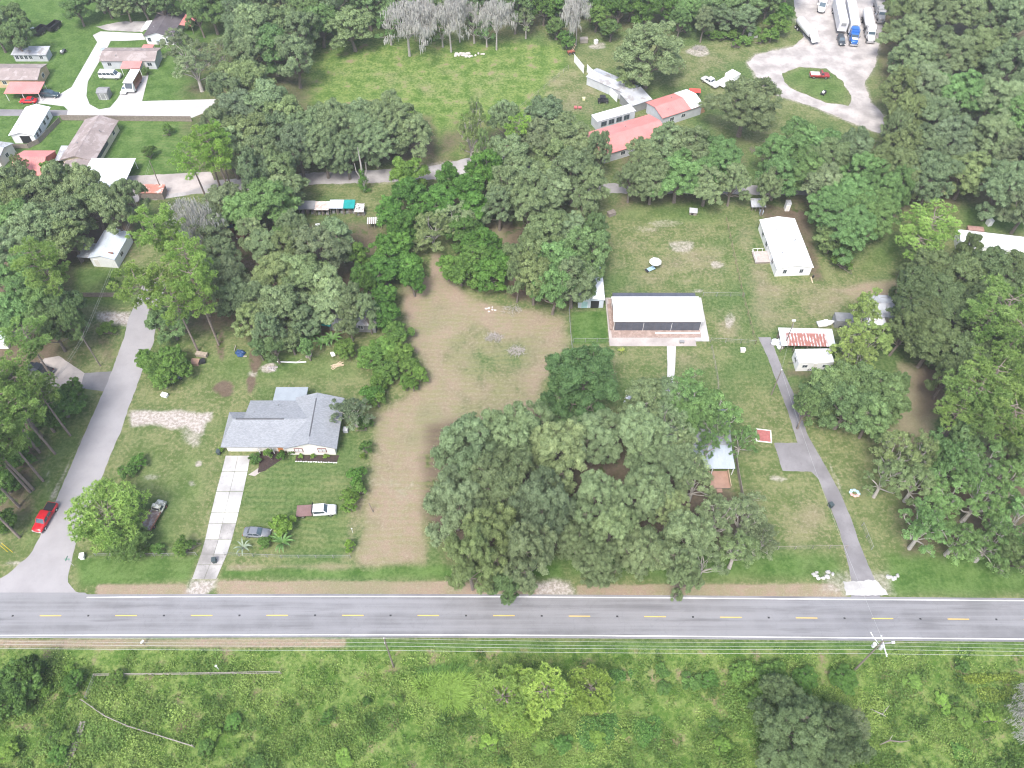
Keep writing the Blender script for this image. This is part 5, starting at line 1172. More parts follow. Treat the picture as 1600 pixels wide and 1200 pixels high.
def cabin(root, lo, hi, z0, z1, m, split=0, rear=True):
    """Tapered cab with glazed faces."""
    c = MB().frustum(lo, hi, z0, z1).build('cab', m, root, bevel=0.05)
    A = [Vector((lo[0],lo[1],z0)),Vector((lo[2],lo[1],z0)),Vector((lo[2],lo[3],z0)),Vector((lo[0],lo[3],z0))]
    B = [Vector((hi[0],hi[1],z1)),Vector((hi[2],hi[1],z1)),Vector((hi[2],hi[3],z1)),Vector((hi[0],hi[3],z1))]
    MB().add(panel([A[1],A[2],B[2],B[1]], .07, .08), [(0,1,2,3)]).build('windscreen', M_WGLASS, c)
    if rear: MB().add(panel([A[3],A[0],B[0],B[3]], .1, .15), [(0,1,2,3)]).build('rear_window', M_GLASS, c)
    for a0, a1, b1, b0 in ((A[0],A[1],B[1],B[0]), (A[2],A[3],B[3],B[2])):
        n = split+1
        for k in range(n):
            u0, u1 = k/n, (k+1)/n
            MB().add(panel([a0.lerp(a1,u0),a0.lerp(a1,u1),b0.lerp(b1,u1),b0.lerp(b1,u0)], .06, .14), [(0,1,2,3)]).build('side_window', M_GLASS, c)
    return c
def lamps(root, L, hw, z, xr=None):
    for s in (-1, 1):
        MB().box(L/2-.06, s*hw*.66-.16, z-.08, L/2+.012, s*hw*.66+.16, z+.08).build('headlight', M_LAMP, root)
        MB().box(-L/2-.012, s*hw*.78-.1, z-.05, -L/2+.05, s*hw*.78+.1, z+.15).build('tail_light', M_TAIL, root)
def sedan(label, front, rear, m, L=4.7, W=1.8, suv=False, group=None, cat='car', name='parked_car'):
    loc, rz, _ = two(front, rear); t = thing(name, label, cat, loc, rz, group); h = W/2; zt = 1.05 if suv else 0.88; zr = 1.72 if suv else 1.42
    MB().loft([(-L/2,h*.84,.42,zt-.12),(-L/2+.25,h*.97,.28,zt),(-L/4,h,.24,zt+.02),(L/8,h,.24,zt),(L/2-.5,h*.96,.26,zt-.12),(L/2,h*.8,.36,zt-.3)], .14).build('body', m, t, True)
    if suv: cabin(t, (-L/2+.15,-h*.93,L*.22,h*.93), (-L/2+.45,-h*.76,L*.06,h*.76), zt-.02, zr, m, 2)
    else: cabin(t, (-L*.36,-h*.92,L*.20,h*.92), (-L*.22,-h*.72,L*.03,h*.72), zt-.02, zr, m, 1)
    wheels(t, (-L*.31, L*.31), h, .33); lamps(t, L, h, zt-.28)
    return t
def pickup(label, front, rear, m, L=5.7, W=1.95, bed='cover', bedm=None, group=None, name='pickup_truck', crew=True):
    loc, rz, _ = two(front, rear); t = thing(name, label, 'pickup', loc, rz, group); h = W/2; xb = -L/2+(1.75 if crew else 2.6)
    if bed != 'flat':
        MB().loft([(-L/2,h*.96,.5,1.06),(-L/2+.12,h,.46,1.1),(xb,h,.44,1.1)], .1).build('bed', m, t)
        MB().box(-L/2+.12, -h*.86, 1.095, xb-.06, h*.86, 1.13).build('bed_cover' if bed == 'cover' else 'bed_floor', bedm or M_DARK, t)
    else:
        MB().box(-L/2, -h*1.12, .92, xb+.15, h*1.12, 1.04).build('flatbed', bedm or M_RUSTM, t)
        MB().box(xb+.16, -h*1.05, 1.0, xb+.24, h*1.05, 2.05).build('headache_rack', M_BLACK, t)
        MB().box(-L/2+.2, -.45, .5, xb, .45, .9).build('chassis', M_BLACK, t)
    MB().loft([(xb+.02 if bed != 'flat' else xb+.28,h,.42,1.1),(L/2-1.5,h,.42,1.1),(L/2-.35,h*.97,.44,1.04),(L/2,h*.88,.5,.9)], .13).build('body', m, t, True)
    x1 = L/2-1.35
    cabin(t, (xb+(.05 if bed != 'flat' else .3),-h*.95,x1,h*.95), (xb+.28,-h*.78,x1-.62,h*.78), 1.07, 1.78, m, 1 if crew else 0)
    MB().box(L/2-.06, -h*.9, .42, L/2+.1, h*.9, .62).build('front_bumper', M_CHROME, t, bevel=.03)
    MB().box(-L/2-.1, -h*.85, .46, -L/2+.02, h*.85, .6).build('rear_bumper', M_CHROME, t)
    wheels(t, (-L/2+1.0, L/2-.95), h, .39, .26); lamps(t, L, h, .8)
    return t
def van(label, front, rear, m, L=5.7, W=2.0, Hh=2.1):
    loc, rz, _ = two(front, rear); t = thing('passenger_van', label, 'van', loc, rz); h = W/2
    MB().loft([(-L/2,h*.95,.35,1.2),(-L/2+.1,h,.3,1.25),(L/2-1.0,h,.3,1.25),(L/2-.15,h*.94,.34,1.1),(L/2,h*.86,.4,.95)], .12).build('body', m, t, True)
    cabin(t, (-L/2+.05,-h*.97,L/2-.75,h*.97), (-L/2+.2,-h*.85,L/2-1.5,h*.85), 1.2, Hh, m, 3)
    wheels(t, (-L*.3, L*.32), h, .36); lamps(t, L, h, .8); return t
def box_trailer(label, front, rear, L=14.6, group=None):
    loc, rz, _ = two(front, rear); a = P(*front); d = Vector((math.cos(rz), math.sin(rz), 0)); c = a-d*(L/2)
    t = thing('box_trailer', label, 'trailer', (c.x, c.y, 0), rz, group)
    MB().box(-L/2, -1.28, 1.15, L/2, 1.28, 3.95).build('box', mat('dull_white_trailer', (0.56,0.57,0.59), .5, .08, .4), t, bevel=.06)
    MB().box(-L/2+.05, -1.24, 3.951, L/2-.05, 1.24, 3.98).build('roof_skin', mat('trailer_roof', (0.62,0.63,0.65), .6, .12, .4), t)
    MB().box(-L/2, -.5, .9, L/2-.6, .5, 1.15).build('chassis', M_BLACK, t)
    wheels(t, (-L/2+1.4, -L/2+2.7), 1.25, .5, .5, M_WHITE)
    for s in (-1, 1): MB().box(L/2-3.0, s*.8-.06, .05, L/2-2.88, s*.8+.06, 1.0).build('landing_leg', M_GREYM, t)
    MB().box(L/2+.001, -.65, 3.0, L/2+.25, .65, 3.7).build('cooling_unit', M_GREYM, t, bevel=.05)
    return t
def tractor(t, x0, m, roofm=None):
    """Conventional truck cab with sleeper; x0 = back of the cab."""
    MB().box(x0, -1.15, 1.0, x0+1.9, 1.15, 3.3).build('sleeper', m, t, bevel=.15)
    MB().box(x0-3.0, -.45, .75, x0+4.6, .45, 1.0).build('chassis', M_BLACK, t)
    MB().loft([(x0+3.0,1.0,.8,1.95),(x0+4.4,.9,.8,1.75),(x0+4.75,.75,.85,1.6)], .15).build('hood', m, t, True)
    cabin(t, (x0+1.9,-1.12,x0+3.1,1.12), (x0+1.9,-1.0,x0+2.75,1.0), 1.3, 2.75, m, 0, False)
    MB().box(x0+1.9, -1.1, .75, x0+3.05, 1.1, 1.3).build('cab_base', m, t)
    MB().box(x0+4.7, -1.15, .45, x0+4.95, 1.15, .85).build('front_bumper', M_CHROME, t, bevel=.05)
    for s in (-1, 1):
        MB().tube([(x0+1.75,s*1.22,1.0),(x0+1.75,s*1.22,3.7)], .09, 8).build('exhaust_stack', M_CHROME, t)
        MB().tube([(x0+.3,s*1.0,.75),(x0+1.7,s*1.0,.75)], .3, 10).build('fuel_tank', M_CHROME, t)
        MB().box(x0+4.62, s*.8-.14, 1.1, x0+4.74, s*.8+.14, 1.3).build('headlight', M_LAMP, t)
        MB().box(x0+3.0, s*1.32-.08, 1.9, x0+3.08, s*1.32+.08, 2.5).build('mirror', M_BLACK, t)
    wheels(t, (x0-2.2, x0-.9, x0+4.0), 1.2, .5, .4)
# truck yard
box_trailer('white box trailer parked without a tractor in the truck yard', (1313,55), (1304,10), group='box trailers in the truck yard')
loc, rz, _ = two((1333,74), (1324,20)); a = P(1333,74); d = Vector((math.cos(rz), math.sin(rz), 0)); c = a-d*4.9
ts = thing('semi_tractor', 'blue semi tractor with white front coupled to a box trailer', 'truck', (c.x, c.y, 0), rz); tractor(ts, 0.0, V_BLUE)
MB().box(.05, -1.0, 3.301, 1.6, 1.0, 3.7).build('roof_fairing', V_BLUE, ts, bevel=.1); MB().box(3.2, -.8, 1.98, 4.3, .8, 2.01).build('hood_panel', V_WHITE, ts)
p0 = c-d*0.55; r0_ = p0-d*14; tt = box_trailer('white box trailer hitched behind the blue semi tractor', (1333,60), (1324,20), group='box trailers in the truck yard'); tt.location = (p0.x-d.x*7.3, p0.y-d.y*7.3, 0); tt.rotation_euler[2] = rz
def tank(t, x0, x1, z, r, m):
    n = 9; pts = []; rad = []
    for x, k in ((x0,.3),(x0+.25,.75),(x0+.7,.98),((x0+x1)/2,1.0),(x1-.7,.98),(x1-.25,.75),(x1,.3)): pts.append((x,0,z)); rad.append(r*k)
    return MB().tube(pts, rad, 16).build('tank', m, t, True)
loc, rz, _ = two((1361,77), (1349,20)); tk = thing('tank_truck', 'white truck with bulging white drum and forward chute', 'truck', loc, rz)
tractor(tk, 2.6, V_WHITE); tank(tk, -7.2, 1.2, 2.3, 1.35, M_WHITE)
MB().box(-7.4, -.5, .8, 2.5, .5, 1.1).build('chassis', M_BLACK, tk); wheels(tk, (-5.5, -4.2), 1.25, .5, .4)
MB().add([(1.0,-.5,3.4),(1.0,.5,3.4),(4.6,.5,3.35),(4.6,-.5,3.35),(1.0,-.5,3.1),(1.0,.5,3.1),(4.6,.5,3.3),(4.6,-.5,3.3)], [(0,3,2,1),(4,5,6,7),(0,1,5,4),(1,2,6,5),(2,3,7,6),(3,0,4,7)]).build('chute', M_WHITE, tk)
MB().box(2.6, -1.1, 3.301, 4.4, 1.1, 3.6).build('roof_fairing', V_WHITE, tk, bevel=.1)
loc, rz, _ = two((1275,74), (1244,40)); tk = thing('tank_trailer', 'white drum trailer with sloping end plate parked at an angle', 'trailer', loc, rz)
tank(tk, -5.6, 2.8, 2.2, 1.3, mat('dull_white_tank', (0.58,0.60,0.62), .45, .1)); MB().box(-5.8, -.5, .75, 4.6, .5, 1.05).build('chassis', M_BLACK, tk); wheels(tk, (-4.6, -3.3), 1.2, .5, .4, M_WHITE)
MB().add([(2.4,-1.2,3.1),(2.4,1.2,3.1),(5.2,1.2,1.3),(5.2,-1.2,1.3),(2.4,-1.2,2.9),(2.4,1.2,2.9),(5.2,1.2,1.05),(5.2,-1.2,1.05)], [(0,3,2,1),(4,5,6,7),(0,1,5,4),(1,2,6,5),(2,3,7,6),(3,0,4,7)]).build('end_plate', M_WHITE, tk)
MB().box(4.6, -.06, .05, 4.75, .06, .8).build('landing_leg', M_GREYM, tk)
loc, rz, _ = two((1376,40), (1369,6)); tk = thing('dump_truck', 'grey dump truck beside the eastern woods', 'truck', loc, rz)
tractor(tk, 0.8, paint('dull_grey_paint', (0.35,0.36,0.37), .5)); MB().frustum((-5.6,-1.2,.6,1.2), (-5.9,-1.28,.7,1.28), 1.1, 2.6).build('dump_body', M_GREYM, tk, bevel=.05); MB().box(-5.4,-1.05,2.601,.4,1.05,2.66).build('load', M_GRAV, tk); wheels(tk, (-4.4,), 1.2, .5, .4)
loc, rz, _ = two((1281,27), (1286,-6)); tk = thing('delivery_truck', 'white delivery truck with rounded hood and wide mirrors', 'truck', loc, rz)
MB().box(-4.8,-1.15,.9,1.2,1.15,3.3).build('box', M_WHITE, tk, bevel=.1); cabin(tk, (1.25,-1.08,2.9,1.08), (1.3,-.95,2.35,.95), 1.2, 2.6, V_WHITE, 0, False); MB().loft([(1.25,1.08,.6,1.25),(2.9,1.08,.6,1.4),(4.3,.95,.6,1.3),(4.7,.8,.65,1.1)], .2).build('hood', V_WHITE, tk, True)
wheels(tk, (-2.8, 3.4), 1.1, .45, .3); lamps(tk, 9.3, 1.0, .9)
for s in (-1,1): MB().box(2.6,s*1.4-.16,1.7,2.7,s*1.4+.16,2.2).build('mirror', M_WHITE, tk)
sedan('dark small car in front of the parked box trailer', (1315.5,73), (1311,60), V_DKG, L=4.5, suv=True)
pickup('dull red old pickup on the grass island with pale load', (1294,121), (1265,120), V_DKRED, L=5.2, bed='open', bedm=mat('pale_load', (0.5,0.48,0.46), .8, .3, 2.0), crew=False)
# compound
pickup('white pickup towing beside the pale flatbed roof', (1100,126), (1118,137), V_WHITE, L=5.4, bed='cover', bedm=M_WHITE)
loc, rz, _ = two((1118,140), (1152,120)); tk = thing('flat_trailer', 'broad white topped trailer half under the round dark oak', 'trailer', loc, rz)
MB().box(-3.6,-1.5,.7,3.2,1.5,.95).build('deck', M_WHITE, tk); MB().box(-3.6,-1.45,.951,-.6,1.45,2.1).build('cap', M_WHITE, tk, bevel=.06); wheels(tk, (-1.2,-.3), 1.4, .35, .2)
loc, rz, _ = two((949,160), (935,160)); tk = thing('utility_buggy', 'black utility buggy on the yard behind the red roofed house', 'buggy', loc, rz)
MB().box(-1.4,-.7,.4,1.4,.7,.85).build('body', M_BLACK, tk, bevel=.08); MB().box(-.9,-.72,1.75,.6,.72,1.82).build('roof', M_DARK, tk)
for x in (-.85,.55):
    for s in (-1,1): MB().tube([(x,s*.66,.8),(x,s*.66,1.76)], .04, 5).build('roll_bar', M_BLACK, tk)
MB().box(-.5,-.6,.851,.1,.6,1.2).build('seat', M_DARK, tk); wheels(tk, (-.95,.95), .78, .33, .25)
# far homes
van('white passenger van beside the brown roofed trailer home', (191,122), (157,121), V_WHITE)
sedan('dark teal car nosing out of the red carport', (90,151), (70,150), paint('dark_teal_paint', (0.03,0.06,0.075)), suv=True, L=4.8)
sedan('red car parked under the red carport', (32,160), (60,160), V_RED, L=4.5)
sedan('pale blue car at the edge of the white concrete lane', (164,78), (161,90), paint('pale_blue_paint', (0.40,0.48,0.55)), L=4.3)
loc, rz, _ = two((203,150), (218,124)); tk = thing('motorhome', 'white roofed motorhome with dark red sides and windscreen', 'motorhome', loc, rz)
MB().box(-3.6,-1.2,.6,2.0,1.2,1.9).build('body', paint('dark_red_coach', (0.16,0.03,0.035)), tk, bevel=.06); MB().box(-3.62,-1.22,1.901,2.02,1.22,3.0).build('upper_body', paint('dark_red_coach', (0.16,0.03,0.035)), tk, bevel=.06)
MB().box(-3.7,-1.28,3.001,2.7,1.28,3.14).build('roof', M_WHITE, tk, bevel=.05); MB().add([(2.0,-1.2,.6),(3.0,-1.1,.6),(3.0,-1.1,1.4),(2.3,-1.2,2.9),(2.0,-1.2,2.9),(2.0,1.2,.6),(3.0,1.1,.6),(3.0,1.1,1.4),(2.3,1.2,2.9),(2.0,1.2,2.9)], [(0,1,2,3,4),(9,8,7,6,5),(1,6,7,2),(2,7,8,3),(3,8,9,4),(0,5,6,1),(0,4,9,5)]).build('cab', M_WHITE, tk)
MB().add(panel([(3.0,-1.1,1.4),(3.0,1.1,1.4),(2.3,1.2,2.9),(2.3,-1.2,2.9)], .08, .08), [(0,1,2,3)]).build('windscreen', M_GLASS, tk); wheels(tk, (-2.2, 1.9), 1.15, .42, .3)
sedan('white car tucked beside the motorhome', (194,147), (202,137), V_WHITE, L=4.2)
for lab, f, r in (('black dump trailer beside the white cart, lower of two', (72,46), (56,58)), ('black dump trailer with raised tongue on the lush lawn', (95,38), (77,52))):
    loc, rz, _ = two(f, r); tk = thing('dump_trailer', lab, 'trailer', loc, rz, 'black dump trailers')
    MB().box(-2.3,-1.05,.6,2.1,1.05,.75).build('floor', M_BLACK, tk)
    for s in (-1,1): MB().box(-2.3,s*1.0-.05,.751,2.1,s*1.0+.05,1.6).build('side', M_BLACK, tk)
    MB().box(-2.34,-.94,.752,-2.26,.94,1.58).build('tailgate', M_BLACK, tk); MB().box(2.02,-.94,.752,2.1,.94,1.6).build('front_board', M_BLACK, tk); MB().tube([(2.1,0,.6),(3.6,0,.6)], .08, 6).build('tongue', M_GREYM, tk); wheels(tk, (-.6,.35), 1.25, .36, .2)
sedan('white car beside the black dump trailers', (50,47), (54,56), V_WHITE, L=4.2)
loc, rz, _ = two((28,58), (17,66)); tk = thing('golf_cart', 'black and white golf cart under the dark tree', 'cart', loc, rz); MB().box(-1.2,-.6,.35,1.2,.6,.7).build('body', M_BLACK, tk, bevel=.06); MB().box(-1.0,-.62,1.75,.7,.62,1.82).build('roof', M_WHITE, tk); wheels(tk, (-.8,.8), .62, .25, .18)
for x in (-.9,.6):
    for s in (-1,1): MB().tube([(x,s*.55,.7),(x,s*.55,1.76)], .03, 5).build('roof_strut', M_GREYM, tk)
loc, rz, _ = two((104,80), (95,86)); tk = thing('lawn_tractor', 'dark lawn tractor beside the hedge line on the lush lawn', 'mower', loc, rz); MB().loft([(-.9,.4,.3,.6),(0,.4,.3,.6),(.2,.35,.3,.95),(1.0,.3,.35,.85)], .08).build('body', V_DKG, tk, True); MB().box(-.7,-.25,.6,-.2,.25,1.0).build('seat', M_WHITE, tk, bevel=.05); wheels(tk, (-.6,.75), .5, .26, .2)
# near cars
pickup('bright red crew cab pickup with black bed cover parked on the side road', (59,835), (87,788), V_RED, L=5.6)
pickup('white truck with rusty brown flatbed on the front lawn', (526,799), (465,803), V_WHITE, L=6.7, W=1.95, bed='flat', bedm=mat('rusty_brown_deck', (0.185,0.115,0.11), .8, .15, 1.0), crew=False, name='flatbed_truck')
sedan('dark silver car behind the leafy plants on the front lawn', (425,836), (381,833), V_GREY, L=4.6)
pickup('black pickup on the stained concrete parking pad', (44,574), (84,586), V_BLACK, L=5.5, bed='cover', bedm=M_BLACK)
loc, rz, _ = two((255,788), (231,829)); tk = thing('derelict_truck', 'derelict rusty flatbed truck overgrown at the nose beside the young pine', 'truck', loc, rz)
MB().box(-2.9,-1.05,.85,.7,1.05,.97).build('flatbed', mat('rotten_deck', (0.23,0.165,0.15), .9, .3, 1.2, stain=(.30,.28,.29), stain_amt=.5), tk)
for s in (-1,1): MB().box(-2.9,s*1.03-.05,.971,.7,s*1.03+.05,1.2).build('side_rail', M_RUSTM, tk)
MB().box(-2.7,-.45,.5,2.6,.45,.84).build('chassis', M_BLACK, tk); cabin(tk, (.85,-.95,1.95,.95), (.95,-.8,1.7,.8), 1.0, 1.75, mat('mossy_paint', (0.30,0.31,0.24), .8, .3, 1.5, stain=(.6,.6,.55), stain_amt=.6), 0, True); MB().loft([(.8,.97,.5,1.05),(1.9,.97,.5,1.1),(2.9,.85,.55,1.0)], .12).build('hood', MATS['mossy_paint'], tk, True); wheels(tk, (-1.9, 2.2), .98, .38, .24, M_RUSTM)
for i, (f, r, lab) in enumerate((((361,364),(364,349),'rust brown junk truck body among the grove weeds'), ((378,371),(383,357),'rusting truck with dark nose beside another junk truck'))):
    t_ = pickup(lab, f, r, mat('rusty_paint', (0.17,0.10,0.075), .9, .35, 1.5), L=5.2, bed='open', bedm=M_RUSTM, crew=False, name='junk_truck')
# ================================================================== POLES, FENCES, CLUTTER
R6 = random.Random(66)
M_POLE = mat('pole_wood', (0.19, 0.165, 0.145), 0.9, 0.2, 1.5); M_WIRE = mat('aluminium_wire', (0.42, 0.43, 0.42), 0.5, 0.05); M_CER = mat('grey_transformer', (0.55, 0.57, 0.58), 0.4, 0.06)
def pole(label, base, h, r=0.15, group=None, name='utility_pole'):
    b = P(*base) if not isinstance(base, Vector) else base
    t = thing(name, label, 'pole', (b.x, b.y, 0), 0, group); MB().tube([(0,0,-.1),(0,0,h)], [r, r*.65], 8).build('shaft', M_POLE, t); return t, b
def wire(label, a, b, sag=0.8, r=0.02, group='overhead wires'):
    a = Vector(a); b = Vector(b); pts = [a.lerp(b, i/14)-Vector((0,0,sag*4*(i/14)*(1-i/14))) for i in range(15)]
    return tag(MB().tube(pts, r, 4, False).build('power_line', M_WIRE), label, 'wire', group)
pw, bw = pole('utility pole in the weeds beside the road opposite the dry lot', (615,1042), 12.0)
pe, be = pole('utility pole with transformers and long arm opposite the asphalt driveway', (1335,1047), 12.6)
dv = (be-bw); ends = [bw-dv, bw, be, be+dv]
for e in (ends[0], ends[3]): pole('utility pole further along the road line', e, 12.0, group='poles further along the road')
MB().box(-.06,-.5,11.05,.06,.5,11.19).build('cross_arm', M_POLE, pw)
for y, z in ((0,12.0),(-.4,11.19)): MB().tube([(0,y,z),(0,y,z+.25)], .05, 6).build('insulator', M_WHITE, pw)
MB().box(.16,-2.0,11.6,.30,1.1,11.76).build('cross_arm', M_CER, pe)
for x, y, z in ((.55,-.1,9.6),(-.6,.1,10.0)): MB().tube([(x,y,z),(x,y,z+.95)], .27, 12).build('transformer', M_CER, pe)
MB().tube([(.3,.35,10.2),(2.1,.5,10.35)], .12, 8).build('arrester', M_GREYM, pe); MB().tube([(2.1,.5,10.35),(2.5,.53,10.38)], .2, 10).build('arrester_cap', M_WHITE, pe)
MB().tube([(0,.1,10.8),(-.7,1.0,11.2),(-.95,1.7,11.3)], [.05,.05,.09], 6).build('lamp_arm', M_CER, pe)
for k in range(3): MB().tube([(.23,-1.8+k*1.35,11.76),(.23,-1.8+k*1.35,12.0)], .05, 6).build('insulator', M_WHITE, pe)
WL = [('upper roadside conductor strung over the verge', 0.0, 12.0, .7), ('second roadside conductor just under the upper one', -.25, 11.2, .8), ('roadside telephone cable strung over the weeds', 0.15, 8.6, .5), ('lowest roadside cable strung over the weeds', 0.12, 6.9, .4)]
for lab, yo, z, sag in WL:
    for a, b in zip(ends, ends[1:]): wire(lab, (a.x, a.y+yo, z), (b.x, b.y+yo, z), sag, .016 if z > 9 else .022)
lp1, l1 = pole('dark yard light pole beside the white camper', (1223.6,545), 8.5, .12, name='light_pole'); MB().box(-.5,-.18,8.4,.25,.18,8.6).build('lamp', M_WHITE, lp1, bevel=.05)
lp2, l2 = pole('bare dark pole beside the asphalt driveway', (1205,617), 7.7, .12); MB().tube([(0,0,7.7),(0,0,7.9)], .1, 8).build('cap', M_WHITE, lp2)
wire('service wire crossing the road to the pole by the driveway', (be.x+.2,be.y+1.0,11.7), (l2.x,l2.y,7.6), 1.2, .012, None)
wire('service wire between the two poles by the driveway', (l2.x,l2.y,7.6), (l1.x,l1.y,8.4), .4, .012, None)
s1, q1 = pole('utility pole behind the shrubs by the parking pad', (157,572), 9.0, .13); s2, q2 = pole('utility pole beside the rust roofed shed', (254,300), 9.0, .13); s0 = P(-60,900)
pole('utility pole further down the side road', s0, 9.0, .13)
for z in (8.8, 8.2):
    wire('wire strung along the side road', (q1.x,q1.y,z), (q2.x,q2.y,z), .8, .014, 'wires along the side road'); wire('wire strung along the side road', (q1.x,q1.y,z), (s0.x,s0.y,z), .8, .014, 'wires along the side road')

def fence(label, pts, h=1.2, style='wire', sp=2.6, name='wire_fence', group=None, m=None, lean=0.0):
    q = [P(*p) for p in pts]; t = thing(name, label, 'fence', q[0], 0, group); o = q[0]
    for a, b in zip(q, q[1:]):
        n = max(1, round((b-a).length/sp)); d = (b-a)/n; an = math.atan2(d.y, d.x)
        for i in range(n+(1 if b is q[-1] else 0)):
            p = a+d*i-o
            MB().tube([(p.x,p.y,-.05),(p.x+R6.uniform(-lean,lean),p.y+R6.uniform(-lean,lean),h*1.03)], .045 if style == 'wire' else .07, 6).build('post', m or (M_GREYM if style == 'wire' else M_WOOD), t)
        a_, b_ = a-o, b-o
        if style == 'wire':
            for k, r in ((1.0,.028),(.62,.010),(.3,.010)): MB().tube([(a_.x,a_.y,h*k),(b_.x,b_.y,h*k)], r, 4).build('rail', m or M_GREYM, t)
        elif style == 'rail':
            for k in (.95, .5): MB().tube([(a_.x,a_.y,h*k),(b_.x,b_.y,h*k+R6.uniform(-lean,lean))], .05, 5).build('rail', m or M_WOOD, t)
        else:
            for i in range(n):
                pn = MB().box(.02,-.025,.04,d.length-.02,.025,h).build('panel', m or M_WOOD, t); pn.location = a+d*i-o; pn.rotation_euler = (0,0,an)
    return t
M_FW = mat('pale_fence_wood', (0.27,0.245,0.22), .9, .2)
fence('wire fence between the dry lot and the pavilion grass', [(889,486),(891,520),(895,558)], 1.3)
fence('wire fence across the bright grass beside the pavilion', [(896,535),(951,535)], 1.2)
fence('wire fence running from the pavilion patio to the lane', [(1110,534),(1180,538)], 1.2)
fence('wire fence behind the pavilion', [(1098,463),(1162,464)], 1.2)
fence('long fence with rusty base between the pavilion lawn and mobile home', [(1134,345),(1146,400),(1160,464),(1180,538)], 1.2, m=mat('rusty_fence', (0.23,0.165,0.125), .9, .25))
fence('wire fence along the striped lawn below the patio', [(1111,545),(1120,592),(1124,640)], 1.2, m=M_FW)
fence('pale wire fence along the road in front of the big oaks', [(905,858),(1000,859),(1100,860),(1215,859),(1322,857)], 1.2, m=M_FW)
fence('open metal gate leaning beside the asphalt driveway', [(1346,822),(1361,859)], 1.3, name='metal_gate')
fence('pale board fence beside the timber deck', [(1147,705),(1152,740),(1159,778)], 1.5, 'panel', 2.2, 'board_fence', m=M_FW)
fence('wire fence across the front of the rough lawn', [(150,869),(220,870),(308,868)], 1.1)
fence('wire fence across the front of the mown lawn', [(352,868),(440,872),(548,872)], 1.1)
fence('long dark board fence behind the brown roofed house', [(97,188),(200,189),(300,190)], 1.6, 'panel', 2.4, 'board_fence')
fence('low board fence between the white-roofed home and red barn', [(10,232),(45,232),(62,224),(95,190)], 1.3, 'panel', 2.4, 'board_fence')
fence('low brown fence below the metal building', [(132,464),(205,464)], 1.3, 'panel', 2.4, 'board_fence')
fence('wire fence slanting from the pasture to the oaks', [(812,172),(850,140),(888,108)], 1.2, m=M_FW)
fence('old rail fence along the edge of the overgrown field', [(150,1057),(240,1056),(330,1055),(440,1053)], 1.2, 'rail', 4, 'rail_fence', lean=.08, m=M_FW)
fence('broken sloping rail fence crossing the overgrown field', [(131,1096),(165,1120),(200,1136),(240,1148),(304,1168)], 1.0, 'rail', 3, 'rail_fence', lean=.15, m=M_FW)
fence('short thin fence between the rail fences', [(150,1057),(136,1092)], 1.0, 'wire', 3, 'wire_fence')
wk = thing('plank_walk', 'narrow weathered plank walk in the overgrown field', 'boardwalk', P(118,1165))
pa, pb = P(131,1128), P(104,1205); d = (pb-pa); an = math.atan2(d.y, d.x); n = 12
for i in range(n):
    for s in (-1, 1):
        k = MB().box(.02,s*.23-.2,.30,d.length/n-.02,s*.23+.2,.36).build('plank', M_FW, wk); k.location = pa+d*(i/n)-wk.location; k.rotation_euler = (0,0,an)
    if i % 3 == 2:
        k = MB().box(-.08,-.5,0,.08,.5,.40).build('support', M_WOOD, wk); k.location = pa+d*(i/n)-wk.location; k.rotation_euler = (0,0,an)

def sticks(name, label, px, py, rad, n, L, m, cat='brush pile', h=0.6, green=False):
    c = P(px, py); t = thing(name, label, cat, c); mb = MB()
    for i in range(n):
        a = R6.uniform(0,6.28); q = rad*math.sqrt(R6.random()); p = Vector((q*math.cos(a), q*.7*math.sin(a), 0)); b = R6.uniform(0,6.28); l = L*R6.uniform(.4,1)
        z = h*(1-q/rad)*R6.random(); e = p+Vector((math.cos(b)*l, math.sin(b)*l, z+R6.uniform(.05,.4)))
        mb.tube([(p.x,p.y,z), tuple((p+e)/2+Vector((R6.uniform(-.1,.1),R6.uniform(-.1,.1),.1))), tuple(e)], [.035,.025,.01], 4, False)
    o = mb.build('branches', m, t); o['kind'] = 'stuff'; return t
sticks('brush_pile', 'grey brush pile with green sprig on the dry mown lot', 772, 528, 1.7, 130, 1.3, M_DEAD)
sticks('brush_pile', 'bare grey brush pile on the dry mown lot', 807, 549, 1.6, 150, 1.3, M_DEAD)
sticks('brush_pile', 'brown brush heap on the grove floor', 400, 414, 2.4, 120, 1.5, M_BARK)
sticks('brush_pile', 'tangled dark brush beside the sandy loop', 1188, 236, 2.6, 120, 1.6, M_BARK)
sticks('scrap_heap', 'pale scrap heap on bare ground beside the woods', 1092, 76, 1.8, 120, 1.2, M_DEAD, 'scrap heap', .9)
sticks('dead_brush', 'dead twiggy brush in the shade by the mobile home', 800, 485, 2.0, 60, 1.2, M_DEAD)
def rocks(name, label, px, py, n, rx, ry, s, m, cat='rubble'):
    c = P(px, py); t = thing(name, label, cat, c)
    for i in range(n):
        a = R6.uniform(0,6.28); q = math.sqrt(R6.random())
        MB().ball((q*rx*math.cos(a), q*ry*math.sin(a), s*.25), s*R6.uniform(.5,1.2), s*R6.uniform(.5,1), s*R6.uniform(.3,.7), 7, 5, .22, R6).build('stone', m, t)
rocks('rubble_pile', 'long pale rubble pile in the far pasture', 733, 86, 22, 4.6, 1.0, .6, mat('pale_rubble', (0.50,0.47,0.44), .9, .2))
rocks('headwall', 'white culvert headwall stones left of the driveway mouth'.replace('left of', 'in the grass beside'), 1286, 899, 9, 1.8, .7, .45, M_SLAB, 'headwall')
rocks('headwall', 'small white culvert headwall on the lush verge', 1396, 902, 5, 1.0, .5, .42, M_SLAB, 'headwall')
rocks('rubble_pile', 'pale slab rubble at the edge of the oaks on the dry lot', 768, 484, 8, 1.3, .8, .32, MATS['pale_rubble'])
